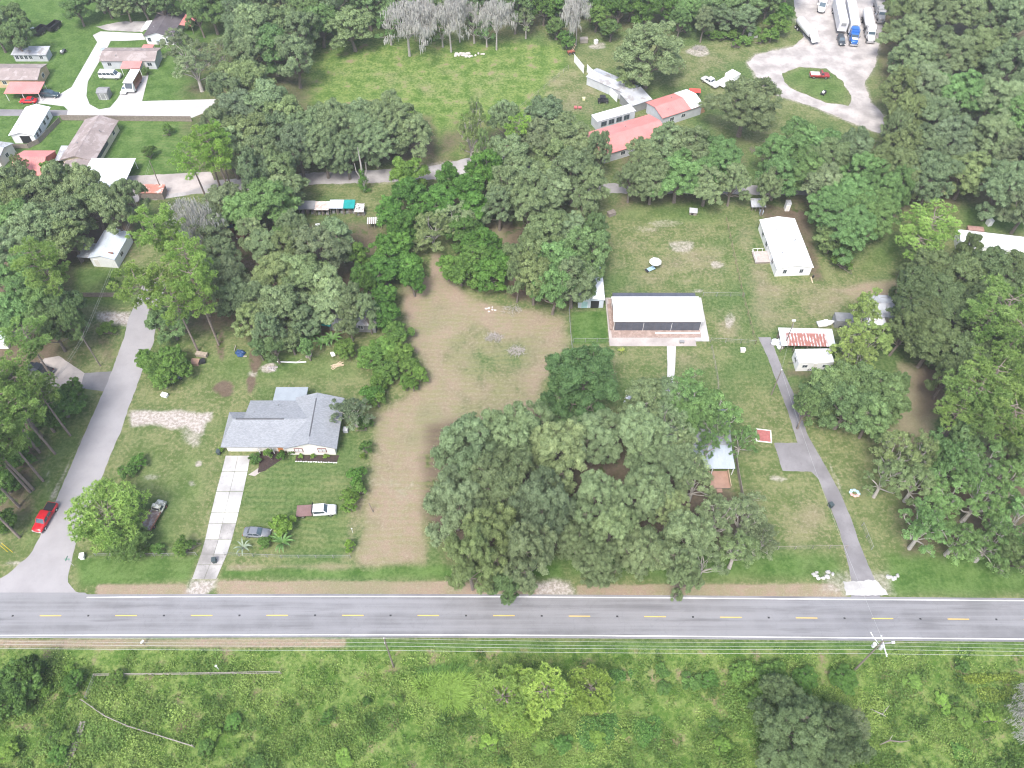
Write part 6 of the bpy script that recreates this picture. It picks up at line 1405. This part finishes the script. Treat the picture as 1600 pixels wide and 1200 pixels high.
rocks('rubble_pile', 'grey ash and rubble beside the dirt track', 425, 576, 9, 1.2, .6, .3, mat('ash_grey', (0.33,0.31,0.31), .95, .2))

# patio umbrella and lounger
c = P(1022,420); t = thing('patio_umbrella', 'white octagonal patio umbrella on the lawn behind the pavilion', 'umbrella', c)
for k in range(8):
    a0, a1 = k*math.pi/4+.2, (k+1)*math.pi/4+.2
    MB().add([(0,0,2.55),(1.35*math.cos(a0),1.35*math.sin(a0),2.15),(1.35*math.cos(a1),1.35*math.sin(a1),2.15)], [(0,1,2)]).build('canopy_panel', M_WHITE, t)
MB().tube([(0,0,0),(0,0,2.6)], .03, 6).build('pole', M_GREYM, t); MB().tube([(0,0,0),(0,0,.12)], .35, 12).build('base', M_DARK, t)
for k in range(8): MB().tube([(0,0,2.5),(1.3*math.cos(k*math.pi/4+.2),1.3*math.sin(k*math.pi/4+.2),2.13)], .012, 4).build('rib', M_GREYM, t)
c = P(1016,422); t = thing('lounger', 'pale blue lounger with dark head end beside the white umbrella', 'lounger', c, math.radians(32))
for k in range(6): MB().box(-.75+k*.3,-.5,.34,-.48+k*.3,.5,.39).build('slat', mat('pale_blue_mesh', (0.35,0.50,0.62), .5), t)
MB().box(-1.25,-.5,.34,-.78,.5,.5).build('headrest', M_DARK, t, bevel=.04)
for x in (-1.1,.9):
    for s in (-1,1): MB().tube([(x,s*.45,0),(x,s*.45,.36)], .03, 5).build('leg', M_DARK, t)
# brick pad
c = P(1193,681); t = thing('brick_pad', 'red brick pad with white border beside the driveway', 'paving', c, math.radians(-8))
MB().box(-1.25,-1.25,0,1.25,1.25,.05).build('brick_field', mat('red_pad', (0.33,0.12,0.11), .9, .2, 2.0), t)
for a in ((-1.45,-1.45,1.45,-1.251),(-1.45,1.251,1.45,1.45),(-1.45,-1.25,-1.251,1.25),(1.251,-1.25,1.45,1.25)): MB().box(a[0],a[1],0,a[2],a[3],.09).build('border', M_PALEW, t)
def bin_(label, px, py, m, rz=0):
    t = thing('trash_bin', label, 'bin', P(px,py), rz); MB().frustum((-.28,-.32,.28,.32), (-.33,-.38,.33,.38), .06, 1.0).build('body', m, t, bevel=.03)
    MB().box(-.36,-.42,1.002,.36,.40,1.08).build('lid', m, t, bevel=.03); MB().tube([(-.3,.43,1.0),(.3,.43,1.0)], .025, 5).build('handle', m, t)
    for s in (-1,1): MB().tube([(s*.26-.03,.33,.12),(s*.26+.03,.33,.12)], .12, 10).build('wheel', M_TYRE, t)
M_BIN = mat('dark_grey_bin', (0.05,0.07,0.075), .5, .1)
bin_('dark wheeled bin at the edge of the asphalt driveway', 1297, 792, M_BIN, .4); bin_('dark wheeled bin on the concrete driveway near the road', 336, 878, M_BIN, .2); bin_('dark bin against the cream garage wall', 343, 709, M_BIN)
def box_thing(name, label, cat, px, py, sx, sy, sz, m, rz=0, lid=None, legs=False):
    t = thing(name, label, cat, P(px,py), rz); z0 = .25 if legs else 0
    MB().box(-sx/2,-sy/2,z0,sx/2,sy/2,z0+sz).build('body', m, t, bevel=min(sx,sy,sz)*.1)
    MB().box(-sx/2-.03,-sy/2-.03,z0+sz+.002,sx/2+.03,sy/2+.03,z0+sz+.06).build('top', lid or m, t)
    if legs:
        for a in (-1,1):
            for b in (-1,1): MB().box(a*sx*.42-.04,b*sy*.42-.04,0,a*sx*.42+.04,b*sy*.42+.04,z0).build('leg', M_WOOD, t)
    return t
box_thing('well_box', 'small white well box on the lawn beside the wire fence', 'well box', 1160, 549, .9, .8, .7, M_PALEW)
box_thing('utility_box', 'white utility box beside the street corner', 'utility box', 130, 871, .7, .9, .8, M_WHITE, .2)
box_thing('discarded_sofa', 'pinkish brown discarded sofa among the junk by the shrubs', 'sofa', 306, 568, 1.6, 1.3, .7, mat('faded_brown_cloth', (0.32,0.21,0.16), .95, .2), -.1)
box_thing('junk_crate', 'mottled tan crate heap under the lime pine', 'crate', 316, 556, 2.3, .9, .7, mat('mottled_tan', (0.33,0.28,0.22), .95, .3, 2), -.2)
box_thing('black_crate', 'black crate beside the discarded sofa', 'crate', 317, 566, 1.0, 1.0, .6, M_BLACK, .3)
box_thing('appliance', 'white discarded appliance beside the side road', 'appliance', 258, 619, 1.2, .8, .6, M_WHITE, -.3)
box_thing('storage_tote', 'white storage tote on the grove floor', 'tote', 497, 355, .9, .8, .7, M_WHITE, .2); box_thing('storage_tote', 'white storage tote beside another on the grove floor', 'tote', 497, 360, .9, .7, .6, M_WHITE, -.1)
box_thing('garden_bench', 'grey garden seat near the pavilion path end', 'bench', 1065, 536, .9, .5, .3, M_GREYM, 0, legs=True)
box_thing('bucket_box', 'yellowish box on the yard near the black buggy', 'box', 912, 156, .7, .7, .6, mat('pale_yellow', (0.6,0.58,0.35)), 0)
box_thing('white_tank', 'white tank standing behind the long mobile home', 'tank', 1544, 351, 1.0, 1.3, 1.5, M_WHITE, .2); box_thing('scrap_boat', 'faded pink stacked scrap behind the long mobile home', 'scrap', 1522, 362, 3.4, 1.4, .7, mat('faded_pink', (0.36,0.22,0.19), .8, .3), -.15, legs=True)
box_thing('fallen_hut', 'collapsed brown hut beside the tall oak trunk', 'hut', 955, 336, 1.8, 1.2, .9, M_WOOD, .5); box_thing('pallet_stack', 'pale pallet stack beside the woods', 'pallets', 912, 66, 2.2, 1.4, 1.2, M_FW, .1); box_thing('white_drum', 'white drum and cart by the bare patch', 'drum', 931, 68, 1.0, .9, 1.0, M_WHITE, .6)
box_thing('roof_sheet', 'white roofed coop in the weedy bushes', 'coop', 1176, 58, 2.4, 1.6, 1.0, M_WHITE, .3); box_thing('log_trough', 'brown wooden trough at the weedy edge', 'trough', 1149, 73, 2.4, .6, .4, M_WOOD, -.4)
box_thing('compost_bin', 'white cistern behind the scrap sheds', 'cistern', 1189, 334, .8, .8, .9, M_BLUEG)
# white tarps and tanks by the rusty shed
c = P(1215,539); t = thing('tarp_heap', 'heap of white tarps beside the rusty roofed shed', 'tarps', c)
for i in range(6): MB().ball((R6.uniform(-.9,1.0), R6.uniform(-1,1.3), .35), .7, .6, .5, 9, 6, .2, R6).build('tarp', M_WHITE, t, True)
c = P(1288,508); t = thing('white_boat', 'small white boat behind the rusty roofed shed', 'boat', c, .15)
MB().loft([(-1.6,.7,.25,.8),(0,.75,.2,.85),(1.2,.5,.25,.95),(1.9,.08,.6,1.0)], .1).build('hull', M_WHITE, t, True); MB().box(-.4,-.45,.86,.5,.45,1.3).build('console', M_WHITE, t, bevel=.08)
# tractor junk and blue tarp
c = P(275,594); t = thing('junk_mower', 'blue-grey junk mower on the grass by the shrubs', 'mower', c, .8); MB().loft([(-1.1,.6,.3,.75),(0,.65,.3,.8),(1.1,.5,.3,.95)], .12).build('body', V_GREY, t, True); MB().box(-.9,-.35,.76,-.1,.35,1.2).build('seat', mat('faded_brown_cloth',(0.32,0.21,0.16)), t, bevel=.08); wheels(t, (-.7,.8), .68, .33, .25)
c = P(377,553); t = thing('blue_tarp', 'crumpled blue tarp over junk beside the dirt track', 'tarp', c)
for i in range(5): MB().ball((R6.uniform(-1.1,1.1), R6.uniform(-.6,.6), .2), .75, .5, .42, 9, 6, .25, R6).build('fold', mat('blue_tarp', (0.02,0.06,0.16), .5, .3), t)
MB().box(-1.5,.5,.3,-1.35,1.9,.4).build('loose_board', M_FW, t); MB().box(.6,-.9,.1,1.3,-.6,.2).build('loose_board', M_FW, t)
# lumber and logs behind the house
c = P(455,567); t = thing('log', 'long bleached log lying behind the grey shingled house', 'log', c); MB().tube([(-3.2,.2,.18),(-1,.05,.2),(1,-.05,.2),(3.0,.1,.18)], [.12,.15,.16,.13], 7).build('trunk', M_WHITE, t); MB().tube([(1,-.05,.2),(2.2,.7,.4)], [.08,.03], 5).build('stub', M_DEAD, t)
c = P(526,571); t = thing('lumber_pile', 'loose pile of pale boards on the back lawn', 'lumber', c)
for i in range(8):
    b = MB().box(-1.1,-.07,0,1.1,.07,.05).build('board', M_LUMB, t); b.location = (R6.uniform(-.5,.5),R6.uniform(-.5,.5),.03+i*.05); b.rotation_euler = (0,R6.uniform(-.05,.05),R6.uniform(.1,.8))
c = P(486,557); t = thing('scrap_pile', 'pinkish scrap boards on the back lawn', 'scrap', c)
for i in range(6):
    b = MB().box(-.6,-.2,0,.6,.2,.08).build('board', M_FW, t); b.location = (R6.uniform(-.7,.7),R6.uniform(-.4,.4),.05+i*.06); b.rotation_euler = (0,R6.uniform(-.1,.1),R6.uniform(0,3))
c = P(521,557); t = thing('push_mower', 'white and grey wheeled barrow on the back lawn', 'barrow', c, 2.0); MB().frustum((-.3,-.25,.4,.25), (-.55,-.4,.6,.4), .3, .75).build('tray', M_WHITE, t); MB().tube([(.7,-.04,.2),(.7,.04,.2)], .2, 10).build('wheel', M_TYRE, t)
for s in (-1,1): MB().tube([(.6,s*.2,.3),(-1.2,s*.3,.65)], .025, 5).build('handle', M_WOOD, t)
c = P(1335,771); t = thing('pool_float', 'pale blue and pink inflatable on the grass by the driveway', 'inflatable', c, -.2)
for a in range(8): MB().ball((.7*math.cos(a*.785),.6*math.sin(a*.785),.16), .33, .3, .16, 8, 5).build('chamber', mat('pale_blue_vinyl',(0.42,0.60,0.72),.3) if a < 5 else mat('pink_vinyl',(0.70,0.35,0.32),.3), t, True)
c = P(583,800); t = thing('fence_post', 'dark split post leaning on the edge of the dry lot', 'post', c); MB().tube([(0,0,0),(-.45,.3,2.6)], [.09,.06], 6).build('shaft', M_WOOD, t); MB().tube([(-.2,.12,1.2),(.2,-.1,1.9)], [.04,.02], 5).build('stub', M_WOOD, t)
c = P(551,832); t = thing('white_stake', 'thin white stake on the lawn boundary', 'stake', c); MB().tube([(0,0,0),(.05,0,1.4)], .035, 6).build('shaft', M_WHITE, t); MB().box(-.06,-.03,1.3,.16,.03,1.5).build('cap', M_WHITE, t)
c = P(115,884); t = thing('street_sign', 'green street name sign on a thin post at the side road corner', 'sign', c); MB().tube([(0,0,0),(0,0,2.7)], .035, 6).build('post', M_CER, t); MB().box(-.45,-.012,2.4,.45,.012,2.62).build('blade', mat('sign_green',(0.0,0.22,0.12),.4), t); MB().box(-.012,-.45,2.65,.012,.45,2.87).build('blade', MATS['sign_green'], t)
for lab, px, py in (('yellow guy marker by the side road, beside its twin', 12, 862), ('yellow guy marker by the side road, beside its twin', 20, 863)):
    c = P(px, py); t = thing('guy_marker', lab, 'marker', c, 0, 'yellow guy markers'); MB().tube([(0,0,0),(-.9,.5,2.4)], .05, 6).build('sleeve', mat('guy_yellow',(0.65,0.48,0.04),.5), t); MB().tube([(-.9,.5,2.4),(-2.2,1.2,6.0)], .012, 4).build('guy_wire', M_WIRE, t)
c = P(226,1007); t = thing('mailbox', 'white mailbox on a post beside the road', 'mailbox', c, 1.0); MB().box(-.05,-.05,0,.05,.05,1.05).build('post', M_WOOD, t); MB().profile_x([(-.14,1.05),(.14,1.05),(.14,1.22),(.08,1.32),(-.08,1.32),(-.14,1.22)], -.3, .3).build('box', M_WHITE, t)
c = P(342,1046); t = thing('marker_post', 'white capped marker post in the weeds beside the rail fence', 'post', c); MB().tube([(0,0,0),(0,0,1.5)], .06, 6).build('shaft', M_WHITE, t); MB().ball((0,0,1.6), .2, .2, .16, 8, 5).build('cap', M_WHITE, t, True)
c = P(902,170); t = thing('play_cart', 'small pink and white cart half under the oak by the yard', 'cart', c); MB().box(-.9,-.4,.25,-.05,.4,.7).build('body', mat('faded_red_plastic',(0.45,0.14,0.14),.5), t, bevel=.06); MB().box(.15,-.35,.25,1.1,.35,.6).build('trailer', mat('faded_red_plastic',(0.45,0.14,0.14),.5), t, bevel=.06); wheels(t, (-.6,.7), .42, .18, .12)
c = P(1286,147); t = thing('ride_mower', 'black and white ride-on mower on the grass island', 'mower', c, .9); MB().loft([(-.8,.5,.2,.55),(.2,.5,.2,.6),(.9,.4,.25,.75)], .1).build('body', M_BLACK, t, True); MB().box(-.5,-.3,.56,.1,.3,.95).build('seat', M_WHITE, t, bevel=.05); wheels(t, (-.5,.65), .55, .25, .2)
c = P(892,84); t = thing('rusty_implement', 'rust red farm implement at the end of the panel fence', 'implement', c, .4); MB().box(-1.0,-.5,.5,.9,.5,.9).build('frame', mat('rust_red',(0.30,0.10,0.07),.8,.3), t); wheels(t, (-.6,.5), .7, .4, .2)
for s in (-1,1): MB().tube([(.4,s*.3,.9),(1.2,s*.3,2.6)], .06, 5).build('boom', M_LUMB, t)
c = P(1375,1115); t = thing('fallen_branch', 'pale forked dead branch lying in the weeds', 'branch', c); MB().tube([(-1.6,.4,.9),(0,-.3,.7),(1.3,.9,1.0)], [.04,.09,.03], 5).build('limb', M_DEAD, t); MB().tube([(0,-.3,.7),(.5,-.6,.6)], [.07,.03], 5).build('stub', M_DEAD, t)
c = P(1395,1162); t = thing('fallen_branch', 'long brown dead branch beside the twiggy grey oak', 'branch', c); MB().tube([(-2.2,-.3,.6),(-.8,.2,1.0),(.8,0,1.0),(2.2,.2,.9)], [.05,.11,.1,.04], 6).build('limb', M_BARK, t); MB().tube([(-.8,.2,1.0),(-.2,.9,1.2)], [.06,.02], 5).build('stub', M_DEAD, t)
c = P(1268,438); t = thing('leaning_board', 'pale board and can at the corner of the white mobile home', 'board', c); MB().box(-.1,-.9,.1,.12,.9,.18).build('board', M_LUMB, t); MB().tube([(.5,.9,0),(.5,.9,.5)], .2, 9).build('can', M_BLACK, t)

# tall vine-wrapped snag by the gravel lane
c = P(570,300); t = thing('dead_snag', 'tall pale dead snag with climbing vines beside the gravel lane', 'tree', c)
MB().tube([(0,0,-.1),(.1,0,3),(.2,.1,8),(.1,.2,12.5)], [.34,.28,.2,.06], 7).build('trunk', M_DEAD, t); MB().tube([(.1,0,3),(-1.2,.2,6),(-1.3,.3,8)], [.16,.12,.04], 6).build('limb', M_DEAD, t); MB().tube([(.1,0,3.4),(1.2,-.1,6),(1.4,.2,8.5)], [.16,.12,.05], 6).build('limb', M_DEAD, t)
rv = np.random.RandomState(5); cc = np.array([[rv.normal()*.45, rv.normal()*.45, z] for z in np.linspace(.4,6.2,22)])
V, F, T = clump_leaves(rv, cc, np.full(22,.55), 420, .14); o = link('vine', npmesh('vine', V, F, M_BROAD, {'tint': ('FACE', T)}), t); o.color = (.8,1.05,.7,1)
# banana plants and pale agave
def blade_plant(name, label, px, py, n, L, wd, m, tint, cat, droop=.5, group=None):
    c = P(px, py); t = thing(name, label, cat, c, 0, group)
    for i in range(n):
        a = i*2.4+R6.uniform(-.2,.2); l = L*R6.uniform(.75,1.1); d = Vector((math.cos(a), math.sin(a), 0)); s = Vector((-d.y, d.x, 0)); V = []; F = []
        for k in range(7):
            u = k/6; p = d*(l*u)+Vector((0,0,.5+l*.75*math.sin(u*1.9)-l*droop*u*u*.6)); w_ = wd*math.sin(math.pi*min(.97,u*.85+.1)); V += [tuple(p-s*w_+Vector((0,0,-.0))), tuple(p+Vector((0,0,-w_*.3))), tuple(p+s*w_)]
            if k: F += [(3*k-3,3*k-2,3*k+1,3*k),(3*k-2,3*k-1,3*k+2,3*k+1)]
        o = MB().add(V, F).build('leaf', m, t); o.color = (*tint, 1)
    MB().tube([(0,0,0),(0,0,.7)], [.1,.07], 6).build('stem', M_BARK, t)
M_BAN = mat('banana_leaf', (0.085,0.17,0.045), .5, .25, 1.5); M_AGA = mat('pale_agave', (0.19,0.24,0.17), .6, .2)
for px, py in ((485,532),(520,534),(505,540)): blade_plant('banana_plant', 'banana plant with arching leaves in front of the hidden cottage', px, py, 9, 2.4, .28, M_BAN, (1,1,1), 'plant', group='banana plants by the hidden cottage')
blade_plant('banana_plant', 'dark green arching plant between the cars on the front lawn', 443, 851, 12, 2.2, .2, M_BAN, (1,1,1), 'plant')
blade_plant('agave_plant', 'pale silvery agave beside the concrete driveway', 382, 858, 9, 1.7, .14, M_AGA, (1,1,1), 'plant')
blade_plant('pampas_clump', 'yellowish young plant in front of the screened pavilion', 970, 552, 10, 1.0, .09, mat('lime_leaf',(0.22,0.27,0.05),.6), (1,1,1), 'plant')

# ---------------------------------------------------------------- weeds and rank grass of the field (nobody could count them)
def vnoise(x, y, s, seed):
    r = np.random.RandomState(seed); G = r.rand(64, 64); u = x/s+1000; v = y/s+1000; i = np.floor(u).astype(int); j = np.floor(v).astype(int); a = u-i; b = v-j
    a = a*a*(3-2*a); b = b*b*(3-2*b); g = lambda p, q: G[p % 64, q % 64]
    return g(i,j)*(1-a)*(1-b)+g(i+1,j)*a*(1-b)+g(i,j+1)*(1-a)*b+g(i+1,j+1)*a*b
rw_ = np.random.RandomState(77)
def field_xy(n, y0, y1, x0=-84, x1=84): return rw_.uniform(x0, x1, n), rw_.uniform(y0, y1, n)
ytop = P(0,1018).y
# clumps of leafy weeds
x, y = field_xy(42000, 22, ytop); den = .55*vnoise(x,y,5,1)+.45*vnoise(x,y,1.7,2)
edge = np.clip((ytop-y)/4, .25, 1)
keep = rw_.rand(len(x)) < np.clip((den-.36)*4.2, 0.12, 1)*.60*edge; x = x[keep]; y = y[keep]; k = len(x)
hgt = (.15+1.35*vnoise(x,y,2.6,3)**1.7)*(0.7+.6*rw_.rand(k)); n = 15
C = np.repeat(np.stack([x,y,hgt*.5],1), n, 0); hh = np.repeat(hgt,n); off = rw_.normal(size=C.shape)*np.stack([.20+hh*.16,.20+hh*.16,hh*.28],1); C = C+off; C[:,2] = np.maximum(C[:,2], .03)
N = unit(rw_.normal(size=C.shape)*.75+np.array([0,0,.8])+off*.9); S = .14*(.6+.8*rw_.rand(len(C)))
V, F = leaf_quads(C, N, S, .6, rw_)
base_t = .5*vnoise(x,y,4.5,5)+.5*vnoise(x,y,1.2,6); T = np.clip(np.repeat(base_t,n)*1.3-.18+rw_.uniform(-.12,.12,len(C)), 0, 1)
green = np.repeat(vnoise(x,y,6.5,8),n) > .52
for nm, sel, m, lab in (('weeds', ~green, M_WEED, 'yellowish green weeds covering the overgrown field'), ('ground_cover', green, M_BROAD, 'deep green leafy ground cover in the overgrown field')):
    ix = np.where(sel)[0]; vv = V.reshape(-1,4,3)[ix].reshape(-1,3)
    o = link(nm, npmesh(nm, vv, np.arange(len(vv)).reshape(-1,4), m, {'tint': ('FACE', T[ix])})); o.color = (1,1,1,1) if nm == 'weeds' else (1.1,1.15,.9,1); tag(o, lab, 'weeds', kind='stuff')
# grass blades
x, y = field_xy(90000, 22, P(0,1002).y); dn = vnoise(x,y,4,11)
keep = rw_.rand(len(x)) < np.clip(1.25-dn, .2, 1)*np.where(y > ytop, .6, .8); x = x[keep]; y = y[keep]; k = len(x)
h_ = (.18+.42*vnoise(x,y,5,12)*rw_.rand(k))*np.where(y > ytop, .45, 1); D = unit(np.stack([rw_.normal(size=k)*.6, rw_.normal(size=k)*.6, np.ones(k)],1)); s = unit(np.cross(D, rw_.normal(size=(k,3))))*.035
C = np.stack([x,y,np.zeros(k)],1); E_ = C+D*h_[:,None]
V = np.stack([C-s, C+s, E_+s*.25, E_-s*.25],1).reshape(-1,3); T = np.clip(vnoise(x,y,3,13)*.8+rw_.uniform(-.2,.3,k),0,1)
o = link('grass', npmesh('grass', V, np.arange(len(V)).reshape(-1,4), M_WEED, {'tint': ('FACE', T)})); o.color = (1,1,1,1); tag(o, 'rank grass along the road and through the overgrown field', 'grass', kind='stuff')
# a fountain of pale cane grass, and the glossy creeper patches
def patch(name, label, px, py, rx, ry, n, kind, col, cat, hmax):
    c = P(px, py); sc = scale_at(px, py); rx *= sc; ry *= sc*1.1; a = rw_.rand(n)*6.283; q = np.sqrt(rw_.rand(n)); x = rx*q*np.cos(a)*(1+.15*np.sin(3*a)); y = ry*q*np.sin(a)*(1+.15*np.sin(2*a+1))
    if kind != 'cane':
        ok = vnoise(x, y, .9, 41)+.6*vnoise(x, y, 2.2, 42)+.25*rw_.rand(n) > .35+.85*q**1.5; x = x[ok]; y = y[ok]; q = q[ok]; n = len(x)
    if kind == 'cane':
        nc = 7; cx = rw_.uniform(-.6,.6,nc)*rx; cy = rw_.uniform(-.55,.55,nc)*ry; ci = rw_.randint(0,nc,n); x = x*.45+cx[ci]; y = y*.45+cy[ci]
        D = unit(np.stack([(x-cx[ci])/rx*2.2+rw_.normal(size=n)*.3+.25, (y-cy[ci])/ry*2.2+rw_.normal(size=n)*.3-.1, np.full(n,.9)],1)); L = hmax*(.6+.5*rw_.rand(n)); s = unit(np.cross(D, rw_.normal(size=(n,3))))*.045
        C = np.stack([x,y,np.zeros(n)],1); M_ = C+D*(L*.6)[:,None]; E_ = M_+(D*np.array([1.3,1.3,.1]))*(L*.5)[:,None]
        V = np.stack([C-s,C+s,M_+s,M_-s, M_-s,M_+s,E_+s*.2,E_-s*.2],1).reshape(-1,3); T = np.repeat(.7+.3*rw_.rand(n),2)
    else:
        z = hmax*(1-q*q)*(.4+.6*rw_.rand(n))*(.7+.6*vnoise(x,y,.9,31)); N = unit(rw_.normal(size=(n,3))*.45+np.array([0,0,1.])); V, _ = leaf_quads(np.stack([x,y,z],1), N, .13*(.6+.7*rw_.rand(n)), .8, rw_); T = rw_.rand(n)
    t = thing(name, label, cat, (c.x,c.y,0)); o = link('leaves', npmesh(name, V, np.arange(len(V)).reshape(-1,4), M_BROAD if kind != 'cane' else M_WEED, {'tint': ('FACE', T)}), t); o.color = (*col,1); o['kind'] = 'stuff'
patch('cane_grass', 'fountain of pale lime cane grass beside the field pines', 690, 1080, 42, 24, 3800, 'cane', (1.0,1.1,.9), 'grass clump', 1.8)
patch('cane_grass', 'low ridge of bluish cane grass above the lime fountain', 690, 1052, 46, 7, 1500, 'cane', (.5,.7,.6), 'grass clump', 1.3)
patch('creeper_patch', 'glossy blue-green creeper mound beside the small field pine', 933, 1142, 36, 34, 7500, 'leaf', (.72,.95,.72), 'creeper', 1.1)
patch('creeper_patch', 'small glossy creeper patch near the upper field edge', 970, 1056, 18, 15, 2600, 'leaf', (.72,.95,.72), 'creeper', .9)
patch('creeper_patch', 'low creeper patch trailing from the blue-green mound', 1012, 1142, 24, 28, 4500, 'leaf', (.75,1.0,.70), 'creeper', .8)
patch('yellow_flower_bank', 'yellow flowering weed bank in the overgrown field', 1550, 1060, 60, 9, 3000, 'leaf', (1.5,1.25,.7), 'weeds', .9)
patch('yellow_flower_bank', 'yellowish weed patch below the flowering bank', 1560, 1085, 40, 14, 2200, 'leaf', (1.4,1.2,.75), 'weeds', .7)

# ---------------------------------------------------------------- humid air over the whole place
hz = MB().box(-700, -150, -1.0, 700, 900, HC+1.2).build('haze', None)
hm = bpy.data.materials.new('humid_air'); hm.use_nodes = True; ht = hm.node_tree
ht.nodes.remove(ht.nodes['Principled BSDF']); pv = ht.nodes.new('ShaderNodeVolumePrincipled')
pv.inputs['Color'].default_value = (0.93, 0.96, 1.0, 1); pv.inputs['Density'].default_value = 0.00028; pv.inputs['Anisotropy'].default_value = 0.2
ht.links.new(pv.outputs[0], ht.nodes['Material Output'].inputs['Volume']); hz.data.materials.append(hm)
tag(hz, 'thin humid haze lying over the whole neighbourhood', kind='stuff')
